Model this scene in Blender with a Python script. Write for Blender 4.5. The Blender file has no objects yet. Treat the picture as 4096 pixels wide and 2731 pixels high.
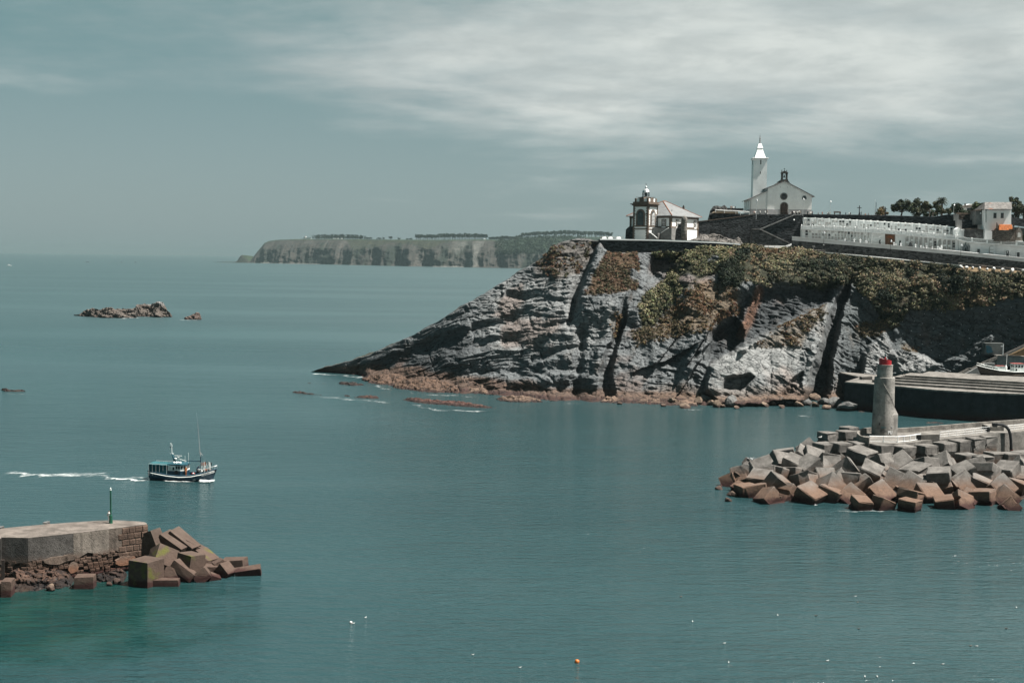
import bpy, math, random
import numpy as np
from mathutils import Vector, Matrix, Euler

# ---------------------------------------------------------------- camera, sky, sun, exposure
scene = bpy.context.scene
F = 5000.0                      # focal length in photograph pixels (photograph 4096 x 2731)
CAMZ = 43.0
PITCH = math.atan((1365.5 - 1035.3) / F)
ROLL = math.atan(0.0143)
cf = Vector((0, math.cos(PITCH), -math.sin(PITCH)))
cu0 = Vector((0, math.sin(PITCH), math.cos(PITCH)))
cr0 = Vector((1, 0, 0))
CR = cr0 * math.cos(ROLL) + cu0 * math.sin(ROLL)
CU = cu0 * math.cos(ROLL) - cr0 * math.sin(ROLL)
cam_data = bpy.data.cameras.new('camera')
cam = bpy.data.objects.new('camera', cam_data)
scene.collection.objects.link(cam)
cam.matrix_world = Matrix(((CR.x, CU.x, -cf.x, 0), (CR.y, CU.y, -cf.y, 0), (CR.z, CU.z, -cf.z, CAMZ), (0, 0, 0, 1)))
cam_data.sensor_width = 36.0
cam_data.lens = F / 4096.0 * 36.0
cam_data.clip_start = 1.0
cam_data.clip_end = 120000.0
scene.camera = cam

SUN_EL = math.radians(62.0)
SUN_AZ = math.radians(90.0 + 9.0)        # clockwise from +Y (north): from the right, a little towards the camera
SUN_DIR = Vector((math.cos(SUN_EL) * math.sin(SUN_AZ), math.cos(SUN_EL) * math.cos(SUN_AZ), math.sin(SUN_EL)))
sun_data = bpy.data.lights.new('sun', 'SUN')
sun_data.energy = 5.0
sun_data.angle = math.radians(0.53)
sun_data.color = (1.0, 0.95, 0.88)
sun = bpy.data.objects.new('sun', sun_data)
scene.collection.objects.link(sun)
sun.rotation_euler = SUN_DIR.to_track_quat('Z', 'Y').to_euler()

world = bpy.data.worlds.new('World')
scene.world = world
world.use_nodes = True
wt = world.node_tree
wt.nodes.clear()
def wn(t, **k):
    n = wt.nodes.new(t)
    for a, v in k.items():
        setattr(n, a, v)
    return n
def wmath(op, a, b=None, clamp=False):
    n = wn('ShaderNodeMath', operation=op, use_clamp=clamp)
    for i, v in enumerate((a, b)):
        if v is None: continue
        if isinstance(v, (int, float)): n.inputs[i].default_value = v
        else: wt.links.new(v, n.inputs[i])
    return n.outputs[0]
def wmix(fac, a, b, blend='MIX'):
    n = wn('ShaderNodeMix', data_type='RGBA', blend_type=blend)
    for i, v in ((0, fac), (6, a), (7, b)):
        if isinstance(v, (int, float)): n.inputs[i].default_value = v
        elif isinstance(v, tuple): n.inputs[i].default_value = v
        else: wt.links.new(v, n.inputs[i])
    return n.outputs[2]
def wsmooth(v, lo, hi):
    n = wn('ShaderNodeMapRange', interpolation_type='SMOOTHSTEP')
    wt.links.new(v, n.inputs[0]); n.inputs[1].default_value = lo; n.inputs[2].default_value = hi
    return n.outputs[0]
tc = wn('ShaderNodeTexCoord')
sep = wn('ShaderNodeSeparateXYZ'); wt.links.new(tc.outputs['Generated'], sep.inputs[0])
dx, dy, dz = sep.outputs
sky = wn('ShaderNodeTexSky', sky_type='NISHITA')
sky.sun_disc = False
sky.sun_elevation = SUN_EL
sky.sun_rotation = SUN_AZ
sky.altitude = 40
sky.air_density = 1.0
sky.dust_density = 2.2
sky.ozone_density = 2.0
# the photograph's sky is a muted grey teal: the physical sky through a slight teal veil
veil = wmix(0.85, sky.outputs[0], (2.85, 3.75, 3.80, 1))
sky_col = veil
zc = wmath('MAXIMUM', dz, 0.0)
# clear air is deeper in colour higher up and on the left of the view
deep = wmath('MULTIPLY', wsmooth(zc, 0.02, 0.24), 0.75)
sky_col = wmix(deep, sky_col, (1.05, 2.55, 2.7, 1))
sky_col = wmix(wmath('MULTIPLY', wsmooth(zc, 0.10, 0.75), 0.8), sky_col, (0.42, 1.18, 1.42, 1))  # sky darkened towards the unseen zenith to weaken ambient light
# cloud sheet seen in perspective
den = wmath('ADD', zc, 0.15)
comb = wn('ShaderNodeCombineXYZ')
wt.links.new(wmath('DIVIDE', dx, den), comb.inputs[0])
wt.links.new(wmath('DIVIDE', dy, den), comb.inputs[1])
def wnoise(scale, detail, rough, sx, sy, off=(0, 0, 0), dist=0.0):
    mp = wn('ShaderNodeMapping')
    mp.inputs['Scale'].default_value = (sx, sy, 1)
    mp.inputs['Location'].default_value = off
    wt.links.new(comb.outputs[0], mp.inputs[0])
    nz = wn('ShaderNodeTexNoise')
    nz.inputs['Scale'].default_value = scale
    nz.inputs['Detail'].default_value = detail
    nz.inputs['Roughness'].default_value = rough
    nz.inputs['Distortion'].default_value = dist
    wt.links.new(mp.outputs[0], nz.inputs[0])
    return nz.outputs[0]
n_big = wnoise(0.55, 7.0, 0.52, 0.85, 1.0, (2.3, 0.9, 0), 0.15)
n_str = wnoise(1.35, 7.0, 0.56, 0.72, 1.0, (3.1, 7.7, 0), 0.15)
n_sml = wnoise(4.2, 7.0, 0.6, 0.95, 1.0, (9.1, 2.7, 0), 0.2)
az = wmath('DIVIDE', dx, wmath('MAXIMUM', wmath('ABSOLUTE', dy), 0.05))
bias = wmath('ADD', wmath('MULTIPLY', wmath('MINIMUM', wmath('MAXIMUM', az, -0.9), 0.9), 0.34),
             wmath('MULTIPLY', wsmooth(zc, 0.06, 0.135), 0.36))
cov = wmath('ADD', wmath('ADD', wmath('MULTIPLY', n_big, 0.9), wmath('MULTIPLY', n_str, 0.62)), bias)
cov = wmath('ADD', cov, wmath('MULTIPLY', n_sml, 0.16))
cov = wmath('ADD', cov, wmath('MULTIPLY', wsmooth(zc, 0.22, 0.75), -0.34))   # cloud cover thinned overhead, above the view, to weaken the ambient light
mask = wmath('MULTIPLY', wsmooth(cov, 0.93, 1.30), 0.95)
cloud_light = wmix(wsmooth(n_str, 0.36, 0.66), (3.75, 4.45, 4.55, 1), (7.0, 7.4, 7.1, 1))
cloud_col = wmix(wmath('MULTIPLY', wsmooth(n_sml, 0.36, 0.70), 0.6), cloud_light, (4.3, 4.8, 4.75, 1))
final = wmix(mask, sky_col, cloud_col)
bg = wn('ShaderNodeBackground')
bg.inputs[1].default_value = 0.05
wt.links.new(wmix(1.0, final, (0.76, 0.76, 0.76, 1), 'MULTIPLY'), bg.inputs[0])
wo = wn('ShaderNodeOutputWorld')
wt.links.new(bg.outputs[0], wo.inputs[0])

scene.view_settings.view_transform = 'Standard'
scene.view_settings.look = 'None'
scene.view_settings.exposure = 1.45
scene.view_settings.gamma = 1.0
scene.view_settings.use_curve_mapping = False
scene.render.engine = 'CYCLES'
scene.cycles.use_denoising = True
scene.cycles.max_bounces = 4
scene.cycles.diffuse_bounces = 1
scene.cycles.glossy_bounces = 2
scene.cycles.volume_bounces = 0
scene.cycles.caustics_reflective = False
scene.cycles.caustics_refractive = False
scene.cycles.transparent_max_bounces = 12
scene.cycles.sample_clamp_indirect = 3.0
scene.cycles.sample_clamp_direct = 4.0

# ---------------------------------------------------------------- pixel to place
def ray(px, py):
    return cf + CR * ((px - 2048.0) / F) + CU * ((1365.5 - py) / F)
def P(px, py, D):
    d = ray(px, py); t = D / d.y
    return Vector((d.x * t, D, CAMZ + d.z * t))
def W(px, py, z=0.0):
    d = ray(px, py); t = (z - CAMZ) / d.z
    return Vector((d.x * t, d.y * t, z))
def project(p):
    q = Vector(p) - Vector((0, 0, CAMZ))
    k = q.dot(cf)
    return 2048 + F * q.dot(CR) / k, 1365.5 - F * q.dot(CU) / k
def project_np(X, Y, Z):
    Zc = Z - CAMZ
    k = Y * cf.y + Zc * cf.z
    a = X * CR.x + Y * CR.y + Zc * CR.z
    b = X * CU.x + Y * CU.y + Zc * CU.z
    return 2048 + F * a / k, 1365.5 - F * b / k

# ---------------------------------------------------------------- noise (numpy)
def _hash(ix, iy, iz, seed):
    h = (ix * 374761393 + iy * 668265263 + iz * 2147483647 + seed * 1274126177) & 0xFFFFFFFF
    h = ((h ^ (h >> 13)) * 1274126177) & 0xFFFFFFFF
    h = h ^ (h >> 16)
    return (h & 0xFFFF) / 65535.0
def vnoise(x, y, z=0.0, seed=0):
    x = np.asarray(x, float); y = np.asarray(y, float); z = np.zeros_like(x) + z
    ix = np.floor(x).astype(np.int64); iy = np.floor(y).astype(np.int64); iz = np.floor(z).astype(np.int64)
    fx = x - ix; fy = y - iy; fz = z - iz
    fx = fx * fx * (3 - 2 * fx); fy = fy * fy * (3 - 2 * fy); fz = fz * fz * (3 - 2 * fz)
    def L(a, b, t): return a + (b - a) * t
    c = [[[_hash(ix + i, iy + j, iz + k, seed) for k in (0, 1)] for j in (0, 1)] for i in (0, 1)]
    return L(L(L(c[0][0][0], c[1][0][0], fx), L(c[0][1][0], c[1][1][0], fx), fy),
             L(L(c[0][0][1], c[1][0][1], fx), L(c[0][1][1], c[1][1][1], fx), fy), fz) * 2 - 1
def fbm(x, y, z=0.0, seed=0, octv=5, gain=0.5, lac=2.03):
    a = 1.0; s = 0.0; n = 0.0
    for o in range(octv):
        s = s + a * vnoise(x, y, z, seed + o * 17); n += a
        x = x * lac; y = y * lac; z = z * lac; a *= gain
    return s / n
def ridged(x, y, z=0.0, seed=0, octv=4, gain=0.5):
    a = 1.0; s = 0.0; n = 0.0
    for o in range(octv):
        s = s + a * (1 - 2 * np.abs(vnoise(x, y, z, seed + o * 31))); n += a
        x = x * 2.1; y = y * 2.1; z = z * 2.1; a *= gain
    return s / n
def sstep(x, lo, hi):
    t = np.clip((x - lo) / (hi - lo), 0, 1)
    return t * t * (3 - 2 * t)

# ---------------------------------------------------------------- mesh helpers
COL = scene.collection
def link(o, parent=None):
    COL.objects.link(o)
    if parent is not None: o.parent = parent
    return o
def tag(o, label=None, cat=None, group=None, kind=None):
    if label: o['label'] = label
    if cat: o['category'] = cat
    if group: o['group'] = group
    if kind: o['kind'] = kind
    return o
def empty(name, loc=(0, 0, 0), rz=0.0, label=None, cat=None, group=None):
    o = bpy.data.objects.new(name, None)
    o.empty_display_size = 0.5
    o.location = loc; o.rotation_euler = (0, 0, rz)
    COL.objects.link(o)
    return tag(o, label, cat, group)
class MB:
    """collects shapes, built as one mesh object"""
    def __init__(self): self.v = []; self.f = []; self.m = []; self.mats = []; self.mi = 0
    def use(self, m):
        if m not in self.mats: self.mats.append(m)
        self.mi = self.mats.index(m); return self
    def add(self, vs, fs):
        b = len(self.v)
        self.v += [tuple(p) for p in vs]
        self.f += [tuple(b + i for i in f) for f in fs]
        self.m += [self.mi] * len(fs)
        return self
    def box(self, x0, x1, y0, y1, z0, z1, M=None):
        vs = [Vector(p) for p in ((x0, y0, z0), (x1, y0, z0), (x1, y1, z0), (x0, y1, z0), (x0, y0, z1), (x1, y0, z1), (x1, y1, z1), (x0, y1, z1))]
        if M is not None: vs = [M @ p for p in vs]
        return self.add(vs, ((0, 3, 2, 1), (4, 5, 6, 7), (0, 1, 5, 4), (1, 2, 6, 5), (2, 3, 7, 6), (3, 0, 4, 7)))
    def cbox(self, c, s, rz=0.0, M=None):
        R = Matrix.Translation(c) @ Matrix.Rotation(rz, 4, 'Z')
        if M is not None: R = M @ R
        return self.box(-s[0] / 2, s[0] / 2, -s[1] / 2, s[1] / 2, -s[2] / 2, s[2] / 2, R)
    def prism(self, poly, z0, z1, M=None):
        """poly: counter-clockwise (x, y)"""
        n = len(poly)
        vs = [Vector((p[0], p[1], z0)) for p in poly] + [Vector((p[0], p[1], z1)) for p in poly]
        if M is not None: vs = [M @ p for p in vs]
        fs = [tuple(range(n - 1, -1, -1)), tuple(range(n, 2 * n))] + [(i, (i + 1) % n, n + (i + 1) % n, n + i) for i in range(n)]
        return self.add(vs, fs)
    def xz(self, poly, y0, y1, M=None):
        """poly in (x, z), swept along y from y0 (front) to y1; counter-clockwise seen from -y"""
        n = len(poly)
        vs = [Vector((p[0], y0, p[1])) for p in poly] + [Vector((p[0], y1, p[1])) for p in poly]
        if M is not None: vs = [M @ p for p in vs]
        fs = [tuple(range(n)), tuple(range(2 * n - 1, n - 1, -1))] + [(i, n + i, n + (i + 1) % n, (i + 1) % n) for i in range(n)]
        return self.add(vs, fs)
    def lathe(self, prof, n=16, c=(0, 0, 0), M=None, a0=0.0):
        vs = []; fs = []
        for r, z in prof:
            for k in range(n):
                a = a0 + 2 * math.pi * k / n
                vs.append(Vector((c[0] + r * math.cos(a), c[1] + r * math.sin(a), c[2] + z)))
        if M is not None: vs = [M @ p for p in vs]
        for i in range(len(prof) - 1):
            for k in range(n):
                k2 = (k + 1) % n
                fs.append((i * n + k, i * n + k2, (i + 1) * n + k2, (i + 1) * n + k))
        fs.append(tuple(range(n - 1, -1, -1)))
        fs.append(tuple((len(prof) - 1) * n + k for k in range(n)))
        return self.add(vs, fs)
    def tube(self, pts, r, n=6, r1=None):
        pts = [Vector(p) for p in pts]; vs = []; fs = []
        m = len(pts)
        for i, p in enumerate(pts):
            d = (pts[min(i + 1, m - 1)] - pts[max(i - 1, 0)]).normalized()
            a = d.cross(Vector((0, 0, 1)))
            if a.length < 1e-3: a = Vector((1, 0, 0))
            a.normalize(); b = d.cross(a)
            rr = (r[i] if isinstance(r, (list, tuple)) else (r if r1 is None else r + (r1 - r) * i / (m - 1)))
            for k in range(n):
                t = 2 * math.pi * k / n
                vs.append(p + (a * math.cos(t) + b * math.sin(t)) * rr)
        for i in range(m - 1):
            for k in range(n):
                k2 = (k + 1) % n
                fs.append((i * n + k, (i + 1) * n + k, (i + 1) * n + k2, i * n + k2))
        fs.append(tuple(range(n))); fs.append(tuple((m - 1) * n + k for k in range(n - 1, -1, -1)))
        return self.add(vs, fs)
    def mesh(self, name, mat=None, smooth=False):
        me = bpy.data.meshes.new(name)
        me.from_pydata(self.v, [], self.f)
        for m in (self.mats or ([mat] if mat else [])): me.materials.append(m)
        if self.mats: me.polygons.foreach_set('material_index', self.m)
        if smooth: me.polygons.foreach_set('use_smooth', [True] * len(self.f))
        me.update()
        return me
    def build(self, name, mat=None, parent=None, smooth=False, loc=None, rz=None):
        o = bpy.data.objects.new(name, self.mesh(name, mat, smooth))
        if loc is not None: o.location = loc
        if rz is not None: o.rotation_euler = (0, 0, rz)
        return link(o, parent)
def inst(me, name, parent=None, loc=(0, 0, 0), rot=(0, 0, 0), scale=(1, 1, 1)):
    o = bpy.data.objects.new(name, me)
    o.location = loc; o.rotation_euler = rot; o.scale = scale
    return link(o, parent)
def np_mesh(name, V, Q, mat=None, smooth=True, parent=None, attrs=None):
    """fast mesh of quads (or triangles) from numpy arrays"""
    me = bpy.data.meshes.new(name)
    k = Q.shape[1]
    me.vertices.add(len(V)); me.vertices.foreach_set('co', np.ascontiguousarray(V, np.float32).ravel())
    me.loops.add(Q.size); me.loops.foreach_set('vertex_index', np.ascontiguousarray(Q, np.int32).ravel())
    me.polygons.add(len(Q)); me.polygons.foreach_set('loop_start', np.arange(0, Q.size, k, dtype=np.int32))
    me.update(calc_edges=True)
    me.polygons.foreach_set('use_smooth', np.full(len(Q), bool(smooth)))
    for an, arr in (attrs or {}).items():
        at = me.color_attributes.new(an, 'FLOAT_COLOR', 'POINT')
        c = np.ones((len(V), 4), np.float32); c[:, :3] = arr
        at.data.foreach_set('color', c.ravel())
    if mat: me.materials.append(mat)
    me.validate()
    return link(bpy.data.objects.new(name, me), parent)
def grid_quads(nu, nv):
    """vertex index = i * nv + j"""
    i, j = np.meshgrid(np.arange(nu - 1), np.arange(nv - 1), indexing='ij')
    a = (i * nv + j).ravel()
    return np.stack([a, a + nv, a + nv + 1, a + 1], 1)

# ---------------------------------------------------------------- materials
def s2l(c): return tuple(((x / 255) / 12.92 if x / 255 <= 0.04045 else ((x / 255 + 0.055) / 1.055) ** 2.4) for x in c)
class NT:
    def __init__(self, name):
        self.m = bpy.data.materials.new(name); self.m.use_nodes = True
        self.t = self.m.node_tree; self.t.nodes.clear()
        self.b = self.n('ShaderNodeBsdfPrincipled'); self.o = self.n('ShaderNodeOutputMaterial')
        self.t.links.new(self.b.outputs[0], self.o.inputs[0])
        self.geo = self.n('ShaderNodeNewGeometry')
        self.pos = self.geo.outputs['Position']
    def n(self, t, **k):
        x = self.t.nodes.new(t)
        for a, v in k.items(): setattr(x, a, v)
        return x
    def set(self, sock, v):
        if hasattr(v, 'is_output'): self.t.links.new(v, sock)
        elif isinstance(v, (tuple, list)) and sock.type == 'RGBA' and len(v) == 3: sock.default_value = (*v, 1)
        else: sock.default_value = v
    def math(self, op, a, b=None, c=None, clamp=False):
        x = self.n('ShaderNodeMath', operation=op, use_clamp=clamp)
        for i, v in enumerate((a, b, c)):
            if v is not None: self.set(x.inputs[i], v)
        return x.outputs[0]
    def mix(self, f, a, b, blend='MIX'):
        x = self.n('ShaderNodeMix', data_type='RGBA', blend_type=blend)
        self.set(x.inputs[0], f); self.set(x.inputs[6], a); self.set(x.inputs[7], b)
        return x.outputs[2]
    def rng(self, v, lo, hi, a=0.0, b=1.0):
        x = self.n('ShaderNodeMapRange', interpolation_type='SMOOTHSTEP')
        self.set(x.inputs[0], v)
        for i, q in enumerate((lo, hi, a, b)): self.set(x.inputs[i + 1], q)
        return x.outputs[0]
    def noise(self, scale, detail=4.0, rough=0.55, vec=None, stretch=None, rot=None, dist=0.0):
        x = self.n('ShaderNodeTexNoise')
        v = vec or self.pos
        if stretch or rot:
            mp = self.n('ShaderNodeMapping'); self.set(mp.inputs[0], v)
            if stretch: mp.inputs['Scale'].default_value = stretch
            if rot: mp.inputs['Rotation'].default_value = rot
            v = mp.outputs[0]
        self.set(x.inputs['Vector'], v)
        x.inputs['Scale'].default_value = scale; x.inputs['Detail'].default_value = detail
        x.inputs['Roughness'].default_value = rough; x.inputs['Distortion'].default_value = dist
        return x.outputs[0]
    def sepz(self, v=None):
        s = self.n('ShaderNodeSeparateXYZ'); self.set(s.inputs[0], v or self.pos); return s.outputs
    def bump(self, h, strength, dist):
        x = self.n('ShaderNodeBump'); x.inputs['Strength'].default_value = strength
        x.inputs['Distance'].default_value = dist; self.set(x.inputs['Height'], h)
        self.set(self.b.inputs['Normal'], x.outputs[0]); return x.outputs[0]
    def base(self, c, rough=0.8, spec=0.3, metal=0.0):
        k = 1.0 if any(w in self.m.name for w in ('white', 'trim', 'marble', 'sea_water', 'foam', 'rail', 'base_band', 'paint')) else 0.56
        if k < 1.0:
            c = tuple(x * k for x in c[:3]) if isinstance(c, (tuple, list)) else self.mix(1.0, c, (k, k, k), 'MULTIPLY')
        self.set(self.b.inputs['Base Color'], c); self.set(self.b.inputs['Roughness'], rough)
        self.b.inputs['Specular IOR Level'].default_value = spec; self.b.inputs['Metallic'].default_value = metal
        return self.m
_mats = {}
def mat(name, c, rough=0.8, spec=0.25, var=0.25, scale=0.6, streak=0.0, dirt=None, bump=0.0, metal=0.0):
    """plain surface with its own mottling, drips and fine relief"""
    if name in _mats: return _mats[name]
    t = NT(name)
    n1 = t.noise(scale, 6, 0.62)
    dark = tuple(x * (1 - var) for x in c); lite = tuple(min(1, x * (1 + var * 0.6)) for x in c)
    col = t.mix(t.rng(n1, 0.32, 0.68), dark, lite)
    n2 = t.noise(scale * 7, 4, 0.6)
    col = t.mix(t.rng(n2, 0.35, 0.75, 0.0, var * 0.8), col, tuple(x * 0.55 for x in c))
    if streak:
        n3 = t.noise(1.0, 5, 0.6, stretch=(1.6, 1.6, 0.16))
        col = t.mix(t.rng(n3, 0.48, 0.75, 0.0, streak), col, dirt or tuple(x * 0.3 for x in c))
    if bump: t.bump(n2, bump, 0.08)
    _mats[name] = t.base(col, rough, spec, metal)
    return _mats[name]
# ---------------------------------------------------------------- sea
def sea_material():
    t = NT('sea_water')
    # depth of the water is its own colour: deep grey teal, clear green over the sand beside the near jetty
    xyz = t.sepz()
    sh = W(300, 2520)
    d2 = t.n('ShaderNodeVectorMath', operation='DISTANCE'); t.set(d2.inputs[0], t.pos)
    d2.inputs[1].default_value = (sh.x - 4, sh.y + 4, 0)
    nsh = t.noise(0.09, 4, 0.55)
    shallow = t.rng(t.math('ADD', d2.outputs['Value'], t.math('MULTIPLY', t.math('SUBTRACT', nsh, 0.5), 40.0)), 8.0, 26.0, 0.9, 0.0)
    big = t.noise(0.010, 4, 0.5, stretch=(0.35, 1.0, 1.0))
    deep = t.mix(t.rng(big, 0.35, 0.7), (0.0125, 0.0360, 0.0400), (0.0180, 0.0460, 0.0500))
    col = t.mix(shallow, deep, t.mix(t.rng(nsh, 0.4, 0.62), (0.001, 0.022, 0.019), (0.005, 0.032, 0.024)))
    # waves: swell and wind ripples, long across the view
    w1 = t.noise(0.10, 3, 0.5, stretch=(0.42, 1.0, 1.0), rot=(0, 0, 0.12))
    w2 = t.noise(0.75, 4, 0.6, stretch=(0.30, 1.0, 1.0), rot=(0, 0, -0.06))
    w3 = t.noise(1.7, 3, 0.6, stretch=(0.55, 1.0, 1.0), rot=(0, 0, 0.2))
    calm = t.noise(0.006, 4, 0.55, stretch=(0.22, 1.0, 1.0), rot=(0, 0, 0.15))
    lane = t.rng(calm, 0.42, 0.60, 0.85, 0.25)
    h = t.math('ADD', t.math('MULTIPLY', w1, 1.1), t.math('ADD', t.math('MULTIPLY', w2, 0.80), t.math('MULTIPLY', w3, 0.20)))
    bp = t.n('ShaderNodeBump'); bp.inputs['Distance'].default_value = 1.0
    t.set(bp.inputs['Strength'], t.math('MULTIPLY', lane, 1.0)); t.set(bp.inputs['Height'], h)
    t.set(t.b.inputs['Normal'], bp.outputs[0])
    t.base(col, t.rng(xyz[1], 150.0, 900.0, 0.15, 0.36), 0.5)
    t.b.inputs['IOR'].default_value = 2.1
    return t.m
def build_sea():
    # one sheet, fine near the coast and coarse out to the horizon
    ys = np.concatenate([np.linspace(-200, 1000, 61), np.geomspace(1040, 36000, 60)])
    xs = np.concatenate([-np.geomspace(30000, 640, 40), np.linspace(-600, 600, 61), np.geomspace(640, 30000, 40)])
    X, Y = np.meshgrid(xs, ys, indexing='ij')
    V = np.stack([X.ravel(), Y.ravel(), np.zeros(X.size)], 1)
    o = np_mesh('sea', V, grid_quads(len(xs), len(ys)), sea_material(), False)
    tag(o, kind='structure')
build_sea()
# ---------------------------------------------------------------- headland with its cliffs
TOP = np.array([(1236, 1489, 464), (1252, 1484, 463), (1341, 1458, 459), (1456, 1429, 455), (1545, 1391, 448), (1635, 1346, 442), (1724, 1302, 436),
    (1800, 1257, 431), (1871, 1212, 430), (1947, 1168, 431), (2024, 1123, 433), (2081, 1082, 434), (2126, 1059, 434), (2170, 1034, 434),
    (2202, 998, 434), (2228, 974, 434), (2272, 961, 434), (2355, 953, 434), (2392, 962, 433), (2415, 990, 431), (2440, 1012, 429), (2600, 1012, 429),
    (2750, 1004, 429), (2900, 990, 430), (2990, 981, 431), (3040, 987, 432), (3270, 1006, 433), (3300, 1020, 432), (3790, 1066, 418), (3840, 1086, 414),
    (4096, 1100, 410), (4300, 1115, 404)], float)
FOOT = np.array([(1236, 1489), (1252, 1487), (1373, 1503), (1440, 1506), (1470, 1528), (1571, 1557), (1724, 1576), (1900, 1580), (2060, 1592), (2170, 1606),
    (2451, 1617), (2524, 1618), (2795, 1632), (2958, 1629), (3096, 1627), (3290, 1627), (3350, 1615), (3440, 1594), (3700, 1596), (4300, 1606)], float)
def polydist(x, y, pts):
    """distance to a chain of segments and the position along it (0..1)"""
    best = np.full(x.shape, 1e9); along = np.zeros(x.shape)
    n = len(pts) - 1
    for k in range(n):
        ax, ay = pts[k]; bx, by = pts[k + 1]
        ex, ey = bx - ax, by - ay
        t = np.clip(((x - ax) * ex + (y - ay) * ey) / (ex * ex + ey * ey), 0, 1)
        d = np.hypot(x - ax - t * ex, y - ay - t * ey)
        m = d < best
        best = np.where(m, d, best); along = np.where(m, (k + t) / n, along)
    return best, along
def inpoly(x, y, pts):
    r = np.zeros(x.shape, bool); n = len(pts)
    for k in range(n):
        x0, y0 = pts[k]; x1, y1 = pts[(k + 1) % n]
        if y0 == y1: continue
        c = ((y0 > y) != (y1 > y)) & (x < (x1 - x0) * (y - y0) / (y1 - y0) + x0)
        r ^= c
    return r
def softpoly(x, y, pts, w):
    """1 inside, 0 outside, with a soft edge of half-width w"""
    d, _ = polydist(x, y, list(pts) + [pts[0]])
    return sstep(np.where(inpoly(x, y, pts), d, -d), -w, w)
def ell(x, y, cx, cy, rx, ry, rot=0.0):
    c, s = math.cos(rot), math.sin(rot)
    a = ((x - cx) * c + (y - cy) * s) / rx; b = (-(x - cx) * s + (y - cy) * c) / ry
    return 1 - sstep(np.sqrt(a * a + b * b), 0.55, 1.1)
BUTT = [(2835, 1470), (2950, 1402), (3100, 1322), (3250, 1240), (3308, 1214), (3316, 1300), (3292, 1400), (3248, 1560), (3222, 1612), (2870, 1618), (2820, 1560)]
RECESS = [(2838, 1450), (2846, 1330), (2925, 1260), (3000, 1190), (3060, 1160), (3200, 1160), (3330, 1150), (3318, 1210), (3230, 1245), (3060, 1335)]
SLAB = [(2840, 1466), (2950, 1402), (3060, 1385), (3215, 1392), (3200, 1450), (3165, 1498), (3000, 1500), (2890, 1505)]
LEDGE = [(3440, 1510), (3462, 1400), (3540, 1335), (3575, 1400), (3690, 1420), (3760, 1455), (3700, 1500)]
CLEFT = [(3392, 1120), (3345, 1250), (3310, 1400), (3285, 1500), (3262, 1620)]
FISS = [(2530, 1130), (2490, 1260), (2452, 1390), (2420, 1490), (2440, 1618)]
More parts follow.
